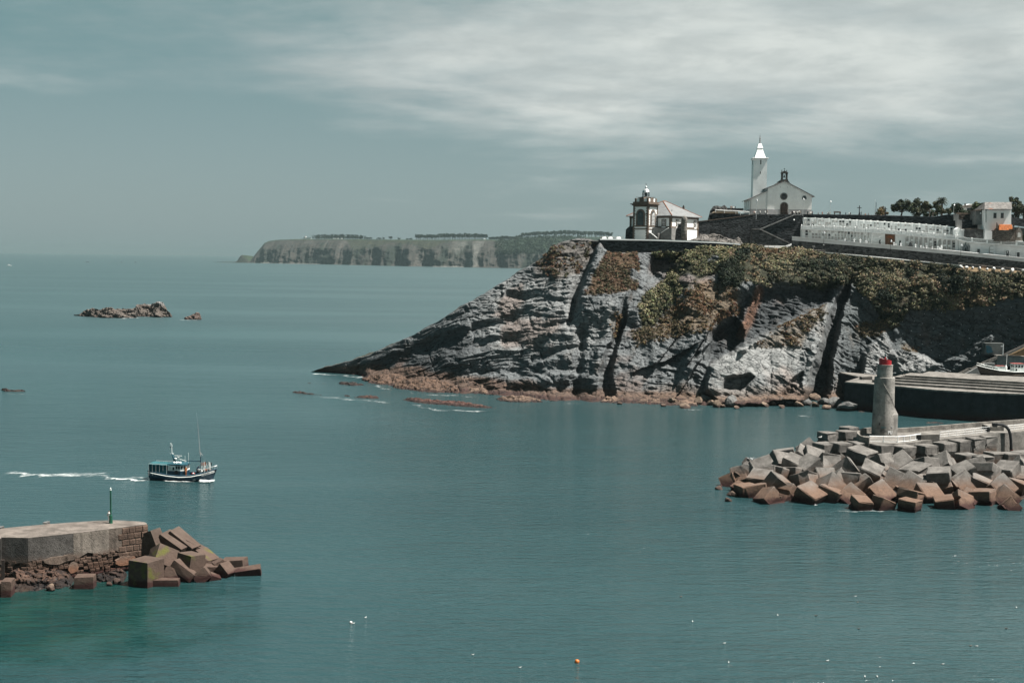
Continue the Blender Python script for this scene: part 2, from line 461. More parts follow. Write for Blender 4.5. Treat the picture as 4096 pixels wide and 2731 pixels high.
def cliff_offset(px, py):
    o = np.zeros(px.shape)
    # rib of heather left of the retaining wall, with the shaded gully on its left
    xe = np.interp(py, [950, 1080, 1200, 1270, 1330], [2402, 2354, 2312, 2290, 2280])
    ym = sstep(py, 960, 1010) * (1 - sstep(py, 1230, 1340))
    o += 7.0 * sstep(px - xe, -9, 9) * ym * (1 - sstep(px, 2560, 2640))
    gd, _ = polydist(px, py, [(2385, 975), (2335, 1090), (2298, 1200), (2280, 1290)])
    o -= 4.0 * (1 - sstep(gd, 4, 30)) * (1 - sstep(py, 1240, 1330))
    xr = np.interp(py, [1000, 1100, 1250, 1350], [2566, 2540, 2505, 2470])
    o -= 5.5 * sstep(px - xr, -8, 12) * sstep(py, 980, 1020) * (1 - sstep(py, 1250, 1380)) * (1 - sstep(px, 2690, 2770))
    o -= 5.0 * ell(px, py, 2648, 1078, 55, 75, 0.2)
    d, t = polydist(px, py, FISS)
    o -= 8.0 * (1 - sstep(d, 0.25 * (14 + 26 * t), 14 + 26 * t)) * sstep(t, 0.05, 0.3)
    d2, _ = polydist(px, py, [(2430, 1320), (2395, 1450), (2385, 1530)])
    o += 3.2 * (1 - sstep(d2, 8, 42))
    # tilted steps in the middle face
    for ax, ay, bx, by, amp, w in ((2700, 1600, 2860, 1330, 3.0, 60), (2560, 1480, 2760, 1390, 2.2, 50), (2640, 1440, 2740, 1300, 2.0, 40), (2760, 1440, 2860, 1290, 3.4, 46)):
        dd, _ = polydist(px, py, [(ax, ay), (bx, by)])
        o += amp * (1 - sstep(dd, 5, w)) * np.where((px - ax) * (by - ay) - (py - ay) * (bx - ax) > 0, 1.0, -0.35)
    o -= 5.0 * softpoly(px, py, [(2826, 1452), (2850, 1330), (2950, 1290), (2975, 1335), (2925, 1420)], 16)
    o += 9.0 * softpoly(px, py, BUTT, 11) * sstep(py, 1190, 1260)
    o -= 4.5 * softpoly(px, py, RECESS, 20)
    o += 4.0 * softpoly(px, py, [(2880, 1040), (3380, 1080), (3370, 1150), (3300, 1140), (3060, 1150), (2960, 1180), (2890, 1200)], 25)
    d3, _ = polydist(px, py, [(3035, 1150), (2990, 1270), (2955, 1400)])
    o += 3.6 * (1 - sstep(d3, 6, 30))
    o -= 6.0 * softpoly(px, py, [(2890, 1552), (2902, 1512), (2990, 1505), (3012, 1518), (2985, 1535), (2950, 1560)], 8)
    o -= 3.0 * softpoly(px, py, [(3130, 1600), (3170, 1520), (3215, 1490), (3200, 1560)], 8)
    d4, t4 = polydist(px, py, CLEFT)
    o -= (7 + 14 * t4) * (1 - sstep(d4, 0.35 * (14 + 42 * t4), 18 + 44 * t4))
    # right of the cleft: vegetation overhang, steep netted wall below it, pale ledges at its foot
    o += 3.0 * sstep(px, 3400, 3480) * (1 - sstep(py, 1215, 1275)) * sstep(py, 1090, 1140)
    o -= 1.0 * sstep(px, 3560, 3640) * sstep(py, 1260, 1300) * (1 - sstep(py, 1420, 1480))
    o += 6.0 * softpoly(px, py, LEDGE, 12)
    o += 2.6 * softpoly(px, py, [(3560, 1420), (3620, 1400), (3740, 1450), (3870, 1400), (3960, 1340), (3990, 1350), (3930, 1430), (3800, 1500), (3600, 1500)], 12)
    # folds of the great slab on the left
    for ax, ay, bx, by, amp, w in ((1500, 1470, 2100, 1250, -2.6, 38), (1650, 1480, 2050, 1390, 2.2, 40), (1800, 1400, 2300, 1290, -1.6, 26), (1850, 1500, 2250, 1480, -1.6, 30),
                                   (2020, 1180, 2300, 1210, -1.5, 24), (2060, 1330, 2280, 1340, 2.0, 50), (1900, 1300, 2060, 1290, -1.8, 22), (2130, 1440, 2330, 1400, -1.8, 22),
                                   (2330, 1320, 2300, 1580, -2.2, 24), (2050, 1540, 2350, 1500, 2.0, 30)):
        dd, _ = polydist(px, py, [(ax, ay), (bx, by)])
        o += amp * (1 - sstep(dd, 3, w))
    return o
def rock_relief(X, Y, Z, px):
    """bedded, jointed slate: long beds, broken into blocks"""
    a = np.interp(px, [1300, 2000, 2400, 4200], [0.32, 0.02, 0.0, 0.0])
    wob = fbm(X * 0.03, Z * 0.03, Y * 0.03, 5, 3) * 5
    s = X * np.cos(a) + Z * np.sin(a); t = -X * np.sin(a) + Z * np.cos(a) + wob
    def beds(s, t, k, sd0):
        d = k * 0.62 * ridged(s * 0.05, t * 0.33, 0.0, 21 + sd0, 3) + k * 0.24 * ridged(s * 0.16, t * 1.0, 0.0, 41 + sd0, 3)
        for sc, tc, amp, sd in ((9.0, 3.0, 0.95, 3 + sd0), (3.0, 1.0, 0.34, 7 + sd0)):
            si = np.floor(s / sc + 0.9 * fbm(s * 0.1, t * 0.2, 0, sd, 2) + 0.37 * np.floor(t / tc)).astype(np.int64)
            ti = np.floor(t / tc + 0.7 * fbm(s * 0.12, t * 0.15, 0, sd + 1, 2)).astype(np.int64)
            d = d + amp * (_hash(si, ti, si * 0, sd) - 0.5)
        cr = np.maximum(0, ridged(s * 0.09, t * 0.42, 0.0, 71 + sd0, 2) - 0.66) * 3.0 + np.maximum(0, ridged(s * 0.34 + t * 0.1, t * 0.22, 0.0, 75 + sd0, 2) - 0.70) * 2.2
        return d - cr + 0.30 * fbm(s * 0.7, t * 2.0, 0.0, 61, 3)
    # on the right the beds dip the other way and are more broken
    rgt = sstep(px, 2400, 2640)
    d = 1.9 * fbm(X * 0.05, Z * 0.07, Y * 0.05, 11, 4) + 0.8 * ridged(X * 0.11, Z * 0.13, Y * 0.08, 13, 3)
    d = d + (1 - rgt) * beds(s, t, 1.0, 0) + rgt * beds(X * 0.93 - Z * 0.36, X * 0.36 + Z * 0.93 + wob * 1.6, 0.5, 100)
    d = d + rgt * (1.3 * fbm(X * 0.12, Z * 0.10, Y * 0.1, 25, 3) + 0.9 * np.abs(fbm(X * 0.2, Z * 0.11, Y * 0.1, 27, 3)))
    return d
def veg_mask(px, py):
    """weights of each kind of plant cover"""
    w = {}
    w['ivy'] = np.maximum.reduce([
        softpoly(px, py, [(2615, 1018), (2740, 1000), (2900, 996), (2965, 1018), (2900, 1085), (2815, 1120), (2750, 1150), (2690, 1205), (2625, 1290), (2580, 1330), (2548, 1250), (2566, 1190), (2655, 1130), (2697, 1060)], 10),
        0.6 * softpoly(px, py, [(3060, 1020), (3200, 1040), (3190, 1110), (3080, 1110)], 20)]) * (1 - ell(px, py, 2752, 1120, 42, 22)) * (1 - ell(px, py, 2850, 1050, 30, 16))
    w['heather'] = np.maximum(softpoly(px, py, [(2440, 1013), (2560, 1013), (2562, 1080), (2545, 1160), (2440, 1190), (2345, 1196), (2350, 1160), (2392, 1070)], 7) * (1 - ell(px, py, 2540, 1110, 22, 34)),
                              0.45 * softpoly(px, py, [(2200, 990), (2290, 962), (2390, 965), (2340, 1090), (2250, 1120), (2130, 1085)], 14))
    low = np.interp(px, [2880, 2960, 3050, 3150, 3240, 3330, 3390, 3450, 3520, 3570, 3640, 3720, 3820, 3920, 4000, 4300], [1075, 1130, 1150, 1140, 1158, 1165, 1130, 1190, 1260, 1330, 1240, 1235, 1235, 1225, 1200, 1205])
    w['shrub'] = sstep(px, 2870, 2940) * sstep(py, 0, 1) * (1 - sstep(py - low, -12, 12))
    w['dark'] = np.maximum.reduce([ell(px, py, 2925, 1118, 52, 62, 0.3), ell(px, py, 3290, 1085, 55, 46), ell(px, py, 3815, 1120, 74, 78, 0.3), ell(px, py, 2965, 1040, 44, 26),
                                   ell(px, py, 3650, 1105, 26, 20), ell(px, py, 3900, 1130, 40, 36), ell(px, py, 3560, 1230, 60, 60), 0.7 * ell(px, py, 3060, 1045, 50, 24)])
    w['dry'] = np.maximum.reduce([0.9 * softpoly(px, py, [(2690, 1215), (2780, 1150), (2900, 1120), (2960, 1180), (2960, 1260), (2800, 1330), (2700, 1345), (2560, 1375), (2540, 1330), (2640, 1290)], 20),
                                  0.7 * softpoly(px, py, [(3000, 1395), (3150, 1300), (3290, 1225), (3300, 1260), (3230, 1330), (3200, 1390), (3080, 1392)], 14),
                                  0.8 * softpoly(px, py, [(3420, 1310), (3560, 1260), (3600, 1300), (3500, 1350), (3440, 1340)], 14),
                                  0.8 * softpoly(px, py, [(2940, 985), (3290, 1008), (3260, 1040), (3000, 1010)], 8), 0.5 * ell(px, py, 3640, 1400, 46, 22),
                                  0.8 * softpoly(px, py, [(3840, 1088), (4200, 1098), (4200, 1112), (3840, 1104)], 5), 0.35 * ell(px, py, 2455, 1300, 30, 60)])
    return w
def rock_material(name='slate_rock'):
    t = NT(name)
    at = t.n('ShaderNodeAttribute', attribute_name='tint')
    n1 = t.noise(0.8, 8, 0.66, stretch=(0.6, 0.6, 1.5), rot=(0, 0.2, 0), dist=0.6)
    n2 = t.noise(2.4, 6, 0.68, stretch=(0.5, 0.6, 2.0), rot=(0, 0.15, 0))
    n3 = t.noise(0.12, 5, 0.6)
    vo = t.n('ShaderNodeTexVoronoi', feature='DISTANCE_TO_EDGE'); mp = t.n('ShaderNodeMapping'); mp.inputs['Scale'].default_value = (0.30, 0.30, 0.85); mp.inputs['Rotation'].default_value = (0, 0.2, 0)
    wv = t.n('ShaderNodeVectorMath', operation='ADD'); nv_ = t.n('ShaderNodeTexNoise'); nv_.inputs['Scale'].default_value = 0.35; nv_.inputs['Detail'].default_value = 5; t.set(nv_.inputs['Vector'], t.pos)
    sc_ = t.n('ShaderNodeVectorMath', operation='SCALE'); t.set(sc_.inputs[0], nv_.outputs['Color']); sc_.inputs['Scale'].default_value = 3.5
    t.set(wv.inputs[0], t.pos); t.set(wv.inputs[1], sc_.outputs[0]); t.set(mp.inputs[0], wv.outputs[0]); t.set(vo.inputs['Vector'], mp.outputs[0]); vo.inputs['Scale'].default_value = 1.0
    crack = t.rng(vo.outputs['Distance'], 0.0, 0.07, 1.0, 0.0)
    col = t.mix(t.rng(n1, 0.36, 0.62), t.mix(0.30, at.outputs['Color'], (0.014, 0.02, 0.024)), at.outputs['Color'])
    col = t.mix(t.rng(n2, 0.55, 0.72, 0.0, 0.34), col, (0.02, 0.026, 0.03))
    col = t.mix(t.rng(n2, 0.28, 0.42, 0.28, 0.0), col, (0.33, 0.34, 0.335))
    col = t.mix(t.rng(n3, 0.55, 0.74, 0.0, 0.35), col, (0.17, 0.115, 0.075))
    col = t.mix(t.math('MULTIPLY', crack, 0.65), col, (0.012, 0.015, 0.018))
    t.bump(t.math('ADD', t.math('ADD', n1, t.math('MULTIPLY', n2, 0.7)), t.math('MULTIPLY', crack, -0.7)), 0.75, 0.5)
    return t.base(col, 0.85, 0.2)
ROCK = rock_material()
def build_headland():
    px_c = np.concatenate([np.linspace(1236, 3460, 900), np.linspace(3463, 4300, 240)])
    nv = 330
    v = np.linspace(0, 1, nv) ** 0.92
    tx = np.interp(px_c, TOP[:, 0], TOP[:, 1]); tD = np.interp(px_c, TOP[:, 0], TOP[:, 2])
    tx = tx + 4.0 * fbm(px_c * 0.02, px_c * 0, 0, 77, 4) * ((px_c < 2390) & (px_c > 1260))
    fy = np.interp(px_c, FOOT[:, 0], FOOT[:, 1]); fy = fy + 4 * fbm(px_c * 0.013, px_c * 0, 0, 78, 4)
    T = np.array([P(a, b, c) for a, b, c in zip(px_c, tx, tD)])
    Bt = np.array([W(a, b, -0.6) for a, b in zip(px_c, fy)])
    # profile of the slope: bench at the shore, cliff, easier slope on top
    def prof(pts): return np.interp(v, *zip(*pts))
    gl = prof([(0, 0), (0.14, 0.50), (0.35, 0.74), (1, 1)]); gm = prof([(0, 0), (0.05, 0.15), (0.5, 0.52), (0.8, 0.80), (1, 1)])
    gr = prof([(0, 0), (0.045, 0.20), (0.30, 0.36), (0.62, 0.56), (0.80, 0.74), (1, 1)]); gp = prof([(0, 0), (0.3, 0.28), (0.62, 0.56), (0.72, 0.66), (1, 1)])
    wl = 1 - sstep(px_c, 1650, 1950); wr = sstep(px_c, 2500, 2750); wp = sstep(px_c, 3350, 3480)
    g = gl[None] * wl[:, None] + gm[None] * (1 - wl)[:, None]
    g = g * (1 - wr)[:, None] + gr[None] * wr[:, None]
    g = g * (1 - wp)[:, None] + gp[None] * wp[:, None]
    D = Bt[:, 1:2] + (T[:, 1:2] - Bt[:, 1:2]) * g
    Z = Bt[:, 2:3] + (T[:, 2:3] - Bt[:, 2:3]) * v[None]
    sx = (px_c - 2048)[:, None] / F
    X = Bt[:, 0:1] / Bt[:, 1:2] * D * (1 - v[None]) + T[:, 0:1] / T[:, 1:2] * D * v[None]
    PX, PY = project_np(X, D, Z)
    wx = 20 * fbm(X * 0.07, Z * 0.07, D * 0.03, 301, 4) + 7 * fbm(X * 0.35, Z * 0.35, D * 0.1, 303, 3); wy = 18 * fbm(X * 0.07, Z * 0.07, D * 0.03, 311, 4) + 7 * fbm(X * 0.35, Z * 0.35, D * 0.1, 313, 3)
    off = cliff_offset(PX + wx, PY + wy)
    rel = rock_relief(X, D, Z, PX)
    small = sstep(np.broadcast_to((T[:, 2] - Bt[:, 2])[:, None], X.shape), 0.5, 9.0)
    endf = 1 - sstep(np.broadcast_to(v[None], X.shape), 0.97, 1.0) * 0.75
    veg = veg_mask(PX + 1.2 * wx, PY + 1.2 * wy)
    vm = np.clip(veg['ivy'] + veg['heather'] + veg['shrub'] + veg['dark'] + 0.3 * veg['dry'], 0, 1)
    dn = (off * endf + rel * (1.05 - 0.6 * vm) * (0.25 + 0.75 * small) * (0.35 + 0.65 * endf)) * (0.15 + 0.85 * small)
    smooth_slab = softpoly(PX, PY, SLAB, 10)
    dn = dn - rel * 0.75 * smooth_slab
    Yn = D - dn
    Xn = X * Yn / D                        # along the line of sight over the ground
    Zn = Z + dn * 0.10 + (rel * 0.3) * (0.2 + 0.8 * small) * endf
    Xn = Xn + 0.5 * fbm(X * 0.2, Z * 0.2, D * 0.2, 91, 3) * small
    # rock tint, including shade painted into the recess, left flank and right wall
    tint = np.empty(X.shape + (3,))
    base = np.array((0.195, 0.212, 0.220)); pale = np.array((0.40, 0.41, 0.405)); brown = np.array((0.15, 0.092, 0.064)); wet = np.array((0.065, 0.034, 0.028))
    tint[:] = base
    def lay(c, w):
        tint[:] = tint * (1 - w[..., None]) + np.array(c) * w[..., None]
    lay(pale, np.clip(1.5 * smooth_slab + 0.85 * softpoly(PX, PY, LEDGE, 14) + 0.5 * softpoly(PX, PY, [(2010, 1130), (2330, 1090), (2330, 1400), (1990, 1420), (1900, 1270)], 40)
        + 0.45 * softpoly(PX, PY, [(2300, 1300), (2460, 1200), (2460, 1330), (2330, 1420)], 25) + 0.5 * softpoly(PX, PY, BUTT, 20), 0, 1))
    lay((0.04, 0.048, 0.054), 0.75 * softpoly(PX, PY, RECESS, 20)); lay((0.13, 0.15, 0.156), 0.8 * sstep(PX, 3340, 3400) * (1 - softpoly(PX, PY, LEDGE, 14)))  # shade painted into the recess and the netted right wall
    lay((0.045, 0.052, 0.058), 0.65 * softpoly(PX, PY, [(1430, 1450), (1650, 1370), (1850, 1320), (1900, 1400), (1800, 1480), (1600, 1500), (1440, 1500)], 30))  # shade under the ridge painted into the left flank
    rust = fbm(X * 0.08, Z * 0.05, D * 0.08, 131, 4)
    lay((0.26, 0.125, 0.07), 0.75 * (1 - sstep(polydist(PX, PY, [(3035, 1170), (2990, 1290), (2965, 1340)])[0], 8, 30)) + 0.35 * sstep(rust, 0.22, 0.5))
    shore = Z + 1.6 * fbm(X * 0.1, Z * 0.1, D * 0.1, 141, 4)
    top_b = np.interp(PX, [1300, 1500, 1700, 2000, 2400, 2700, 3300], [2.5, 4.6, 5.2, 4.4, 3.0, 2.4, 2.2])
    lay(brown, 0.9 * (1 - sstep(shore - top_b, -1.2, 0.8)))
    lay((0.24, 0.16, 0.11), 0.4 * (1 - sstep(shore - top_b * 1.8, -1.2, 1.0)) * sstep(PX, 2500, 2700))
    lay(wet, 0.95 * (1 - sstep(Z + 0.5 * fbm(X * 0.3, Z * 0.3, D * 0.3, 151, 3), 0.35, 1.1)))
    lay((0.050, 0.052, 0.026), np.clip(veg['shrub'] + veg['ivy'] + veg['dark'], 0, 1)); lay((0.12, 0.075, 0.04), np.clip(veg['heather'], 0, 1)); lay((0.19, 0.125, 0.06), np.clip(veg['dry'] * 0.8, 0, 1))
    # the back: over the crest and down to the open sea
    nb = 14
    back = []; bt = []
    for k in range(1, nb + 1):
        f = k / nb
        lim = np.where(px_c < 2400, 1.0, 0.0)
        yb = Yn[:, -1] + np.where(px_c < 2400, 30 * f, 8 * f)
        zb = Zn[:, -1] * np.where(px_c < 2400, 1 - f ** 1.6, 1.0) - np.where(px_c < 2400, f, 0.6 * f)
        xb = Xn[:, -1] + np.where(px_c < 2400, -12 * f, 0) * small[:, -1]
        if k < nb: zb = zb + 0.8 * fbm(xb * 0.2, yb * 0.2, 0, 201, 3) * lim
        back.append(np.stack([xb, yb, zb], 1)); bt.append(np.broadcast_to(np.array((0.10, 0.105, 0.085)), (len(px_c), 3)))
    V = np.concatenate([np.stack([Xn, Yn, Zn], 2), np.stack(back, 1)], 1)
    C = np.concatenate([tint, np.stack(bt, 1)], 1)
    o = np_mesh('headland', V.reshape(-1, 3), grid_quads(len(px_c), nv + nb), ROCK, True, attrs={'tint': C.reshape(-1, 3)})
    tag(o, kind='structure')
    N = np.cross(np.gradient(V[:, :nv], axis=0), np.gradient(V[:, :nv], axis=1)); N /= np.linalg.norm(N, axis=2, keepdims=True) + 1e-9
    N[N[..., 1] > 0] *= -1
    return V[:, :nv], N, PX, PY, veg
HL = build_headland()
# ---------------------------------------------------------------- plant cover of the cliff
def leaf_material():
    t = NT('foliage')
    at = t.n('ShaderNodeAttribute', attribute_name='tint')
    n = t.noise(1.3, 3, 0.6)
    col = t.mix(t.rng(n, 0.35, 0.7, 0.0, 0.4), at.outputs['Color'], t.mix(0.5, at.outputs['Color'], (0.02, 0.03, 0.015)))
    return t.base(col, 0.75, 0.15)
LEAF = leaf_material()
rngv = np.random.default_rng(7)
def leaf_cloud(centres, normals, radii, n_leaf, size, cols, col_var=0.3, flat=0.7, seed=1):
    """leaf faces spread through a shell around each centre; returns V, Q, C"""
    r = np.random.default_rng(seed)
    m = len(centres); k = n_leaf
    d = r.normal(size=(m, k, 3)); d /= np.linalg.norm(d, axis=2, keepdims=True)
    d = d + normals[:, None] * 0.55
    d /= np.linalg.norm(d, axis=2, keepdims=True) + 1e-9
    rad = radii[:, None, None] * (0.35 + 0.75 * r.random((m, k, 1)) ** 0.6)
    c = centres[:, None] + d * rad * np.array((1, 1, flat))
    nrm = d + 0.5 * r.normal(size=(m, k, 3)); nrm /= np.linalg.norm(nrm, axis=2, keepdims=True)
    a = np.cross(nrm, r.normal(size=(m, k, 3))); a /= np.linalg.norm(a, axis=2, keepdims=True) + 1e-9
    b = np.cross(nrm, a)
    s = size * (0.6 + 0.8 * r.random((m, k, 1)))
    quad = np.stack([c - a * s * 0.9, c - b * s * 0.45 + nrm * s * 0.12, c + a * s, c + b * s * 0.45 + nrm * s * 0.12], 2)
    V = quad.reshape(-1, 3); Q = np.arange(len(V)).reshape(-1, 4)
    cc = cols[:, None] * (1 + col_var * r.normal(size=(m, k, 1))) * (1 + 0.10 * r.normal(size=(m, k, 3)))
    C = np.clip(np.repeat(cc.reshape(-1, 3), 4, 0), 0.004, 0.8)
    return V, Q, C
def scatter(kind, n, rmin, rmax, n_leaf, size, palette, name, thresh=0.25, seed=1, lift=0.2):
    V, N, PX, PY, veg = HL
    r = np.random.default_rng(seed)
    # weight by area so the cover is even over the slope
    du = np.linalg.norm(np.gradient(V, axis=0), axis=2); dv = np.linalg.norm(np.gradient(V, axis=1), axis=2)
    clump = 0.5 + 0.5 * fbm(V[..., 0] * 0.16, V[..., 2] * 0.2, V[..., 1] * 0.1, seed + 300, 3)
    w = veg[kind] * (veg[kind] > thresh) * du * dv * (0.10 + 1.6 * sstep(clump, 0.36, 0.62))
    w = np.where(PX > 4180, 0, w).ravel(); w = w / w.sum()
    idx = r.choice(len(w), n, p=w)
    c = V.reshape(-1, 3)[idx]; nn = N.reshape(-1, 3)[idx]
    nn = nn + np.array((0, 0, 0.6)); nn /= np.linalg.norm(nn, axis=1, keepdims=True)
    rad = rmin + (rmax - rmin) * r.random(n) ** 2
    pal = np.array(palette); pn = fbm(c[:, 0] * 0.12, c[:, 2] * 0.14, c[:, 1] * 0.1, seed + 400, 3) * 0.9 + 0.5 + 0.22 * r.normal(size=n)
    ci = np.clip((pn * len(pal)).astype(int), 0, len(pal) - 1)
    cols = pal[ci]
    Vv, Q, C = leaf_cloud(c + nn * (lift + 1.5 * np.clip(fbm(c[:, 0] * 0.28, c[:, 2] * 0.28, c[:, 1] * 0.28, seed + 500, 3), 0, 1)[:, None] * (rmax > 1)), nn, rad, n_leaf, size, cols, seed=seed)
    o = np_mesh(name, Vv, Q, LEAF, False, attrs={'tint': C})
    return o
tag(scatter('ivy', 1050, 0.5, 1.2, 44, 0.30, [(0.07, 0.08, 0.045), (0.17, 0.165, 0.09), (0.29, 0.27, 0.155), (0.38, 0.35, 0.21)], 'ivy_cover', seed=3),
    'pale yellow green ivy hanging down the cliff under the coping wall', 'ivy', kind='stuff')
tag(scatter('heather', 640, 0.4, 0.95, 42, 0.24, [(0.09, 0.09, 0.05), (0.15, 0.12, 0.075), (0.21, 0.14, 0.09), (0.25, 0.145, 0.10), (0.19, 0.165, 0.105)], 'heather_cover', seed=4, lift=0.1),
    'rusty brown heather on the rib left of the retaining wall', 'heather', kind='stuff')
tag(scatter('shrub', 3300, 0.6, 1.5, 44, 0.32, [(0.04, 0.05, 0.03), (0.10, 0.10, 0.06), (0.20, 0.18, 0.11), (0.31, 0.27, 0.17), (0.26, 0.19, 0.115)], 'shrub_cover', seed=5),
    'olive scrub covering the upper slope below the cemetery road', 'shrub', kind='stuff')
tag(scatter('dark', 520, 0.8, 1.8, 56, 0.32, [(0.012, 0.022, 0.015), (0.02, 0.032, 0.02), (0.04, 0.05, 0.03)], 'dark_bush_cover', seed=6, lift=0.7),
    'dark green bushes standing out of the olive scrub', 'bush', kind='stuff')
tag(scatter('dry', 1900, 0.3, 0.8, 34, 0.22, [(0.09, 0.08, 0.045), (0.16, 0.12, 0.07), (0.25, 0.18, 0.10), (0.21, 0.12, 0.07)], 'dry_grass_cover', seed=8, lift=0.05, thresh=0.15),
    'dry straw coloured grass on ledges of the cliff', 'grass', kind='stuff')
# ---------------------------------------------------------------- rocks in the water
def islet(name, sky, foot, width, amp=1.0, tint=(0.19, 0.155, 0.125), wetc=(0.05, 0.03, 0.025), res=1.2, seed=1, pale=0.0, nv=26, zwet=0.9, mat_=None, footD=None):
    """a rock standing in the sea: its outline over the water line, with a front, a crest and a back"""
    sky = np.array(sky, float); foot = np.array(foot, float)
    x0, x1 = sky[0, 0], sky[-1, 0]
    n = int(max(14, (x1 - x0) / res))
    px = np.linspace(x0, x1, n)
    sy = np.interp(px, sky[:, 0], sky[:, 1]); fy = np.interp(px, foot[:, 0], foot[:, 1]); sy = sy - (2.5 if footD is None and name == 'shore_rock' else 0) * np.abs(fbm(px * 0.06, px * 0, 0, seed, 3)) * 2
    B = np.array([W(a, b, -0.4) if footD is None else P(a, b, footD) for a, b in zip(px, fy)])
    hgt = np.clip(fy - sy, 0.5, None)
    m = hgt / hgt.max()
    T = np.array([P(a, b, c[1] + width * (0.25 + 0.75 * k)) for a, b, c, k in zip(px, sy, B, m)])
    T[:, 2] = np.maximum(T[:, 2], B[:, 2] + 0.2)
    v = np.linspace(0, 1, nv)
    rows = [B + (T - B) * np.array([t, t, t])[None] for t in v]
    for k in (1, 2, 3, 4):
        f = k / 4
        r = T.copy(); r[:, 1] += width * 0.9 * f * (0.3 + 0.7 * m); r[:, 2] = B[:, 2] + (T[:, 2] - B[:, 2]) * (1 - f ** 1.5) - 0.5 * f
        rows.append(r)
    V = np.stack(rows, 1)
    X, Y, Z = V[..., 0], V[..., 1], V[..., 2]
    hm = max((T[:, 2] - B[:, 2]).max(), 0.6); zb0 = 0.0 if footD is None else -99.0
    sc = 1.0 / max(hm, 1.5)
    rel = fbm(X * sc * 1.1, Z * sc * 1.6, Y * sc, seed, 5) * 0.55 * hm + 0.25 * hm * ridged(X * sc * 2.6, Z * sc * 2.2, Y * sc * 2.6, seed + 5, 3) + ridged(X * sc * 0.9, Z * sc * 3.2 + X * sc * 0.4, 0, seed + 9, 3) * 0.20 * hm
    fade = np.clip(np.concatenate([np.ones(nv), np.ones(4)]), 0, 1)[None]
    ends = np.minimum(1, np.minimum(np.arange(n), np.arange(n)[::-1]) / 3.0)[:, None]
    V[..., 1] = Y - rel * amp * fade * ends
    V[..., 2] = Z + 0.45 * rel * amp * ends
    C = np.empty(V.shape); C[:] = tint
    nz = fbm(X * sc * 2, Z * sc * 2, Y * sc * 2, seed + 3, 4)
    C *= (1 + 0.55 * nz)[..., None]
    if pale:
        w = pale * sstep(Z / hm + 0.3 * nz, 0.75, 1.0); C = C * (1 - w[..., None]) + 0.5 * w[..., None]
    w = 1 - sstep(Z - zb0 + 0.4 * nz, zwet * 0.4, zwet); C = C * (1 - w[..., None]) + np.array(wetc) * w[..., None]
    return np_mesh(name, V.reshape(-1, 3), grid_quads(n, V.shape[1]), mat_ or ROCK, True, attrs={'tint': np.clip(C, 0.01, 0.7).reshape(-1, 3)})
def zz(pts, x0, y0, s): return [(x0 + a / s, y0 + b / s) for a, b in pts]
o = islet('offshore_rock', zz([(75, 352), (110, 345), (180, 343), (250, 290), (350, 268), (450, 252), (590, 228), (700, 238), (780, 268), (890, 232), (960, 248), (1040, 228), (1150, 150), (1270, 152), (1300, 172), (1340, 165), (1480, 152), (1575, 146), (1612, 250), (1690, 325), (1708, 378)], 280, 1180, 4.2),
          zz([(75, 354), (300, 372), (500, 390), (800, 394), (1110, 397), (1140, 372), (1300, 372), (1500, 382), (1708, 384)], 280, 1180, 4.2), 16, 1.0, (0.155, 0.13, 0.112), seed=3, pale=0.5, nv=40, res=0.8)
tag(o, 'long jagged rock islet far out in the open sea', 'rock')
o = islet('offshore_rock', zz([(1880, 402), (1960, 370), (2060, 330), (2150, 298), (2175, 305), (2195, 370), (2212, 418)], 280, 1180, 4.2), zz([(1880, 404), (1960, 420), (2212, 424)], 280, 1180, 4.2), 8, 0.9, (0.155, 0.115, 0.098), seed=5, res=0.8)
tag(o, 'small pointed rock just right of the long jagged islet', 'rock')
o = islet('offshore_rock', [(0, 1560), (10, 1554), (25, 1552), (40, 1560), (60, 1561), (88, 1558), (98, 1562), (112, 1570)], [(0, 1566), (20, 1571), (112, 1572)], 2.5, 0.9, (0.06, 0.06, 0.06), seed=6, res=0.8)
tag(o, 'low dark rock awash at the left edge of the sea', 'rock')
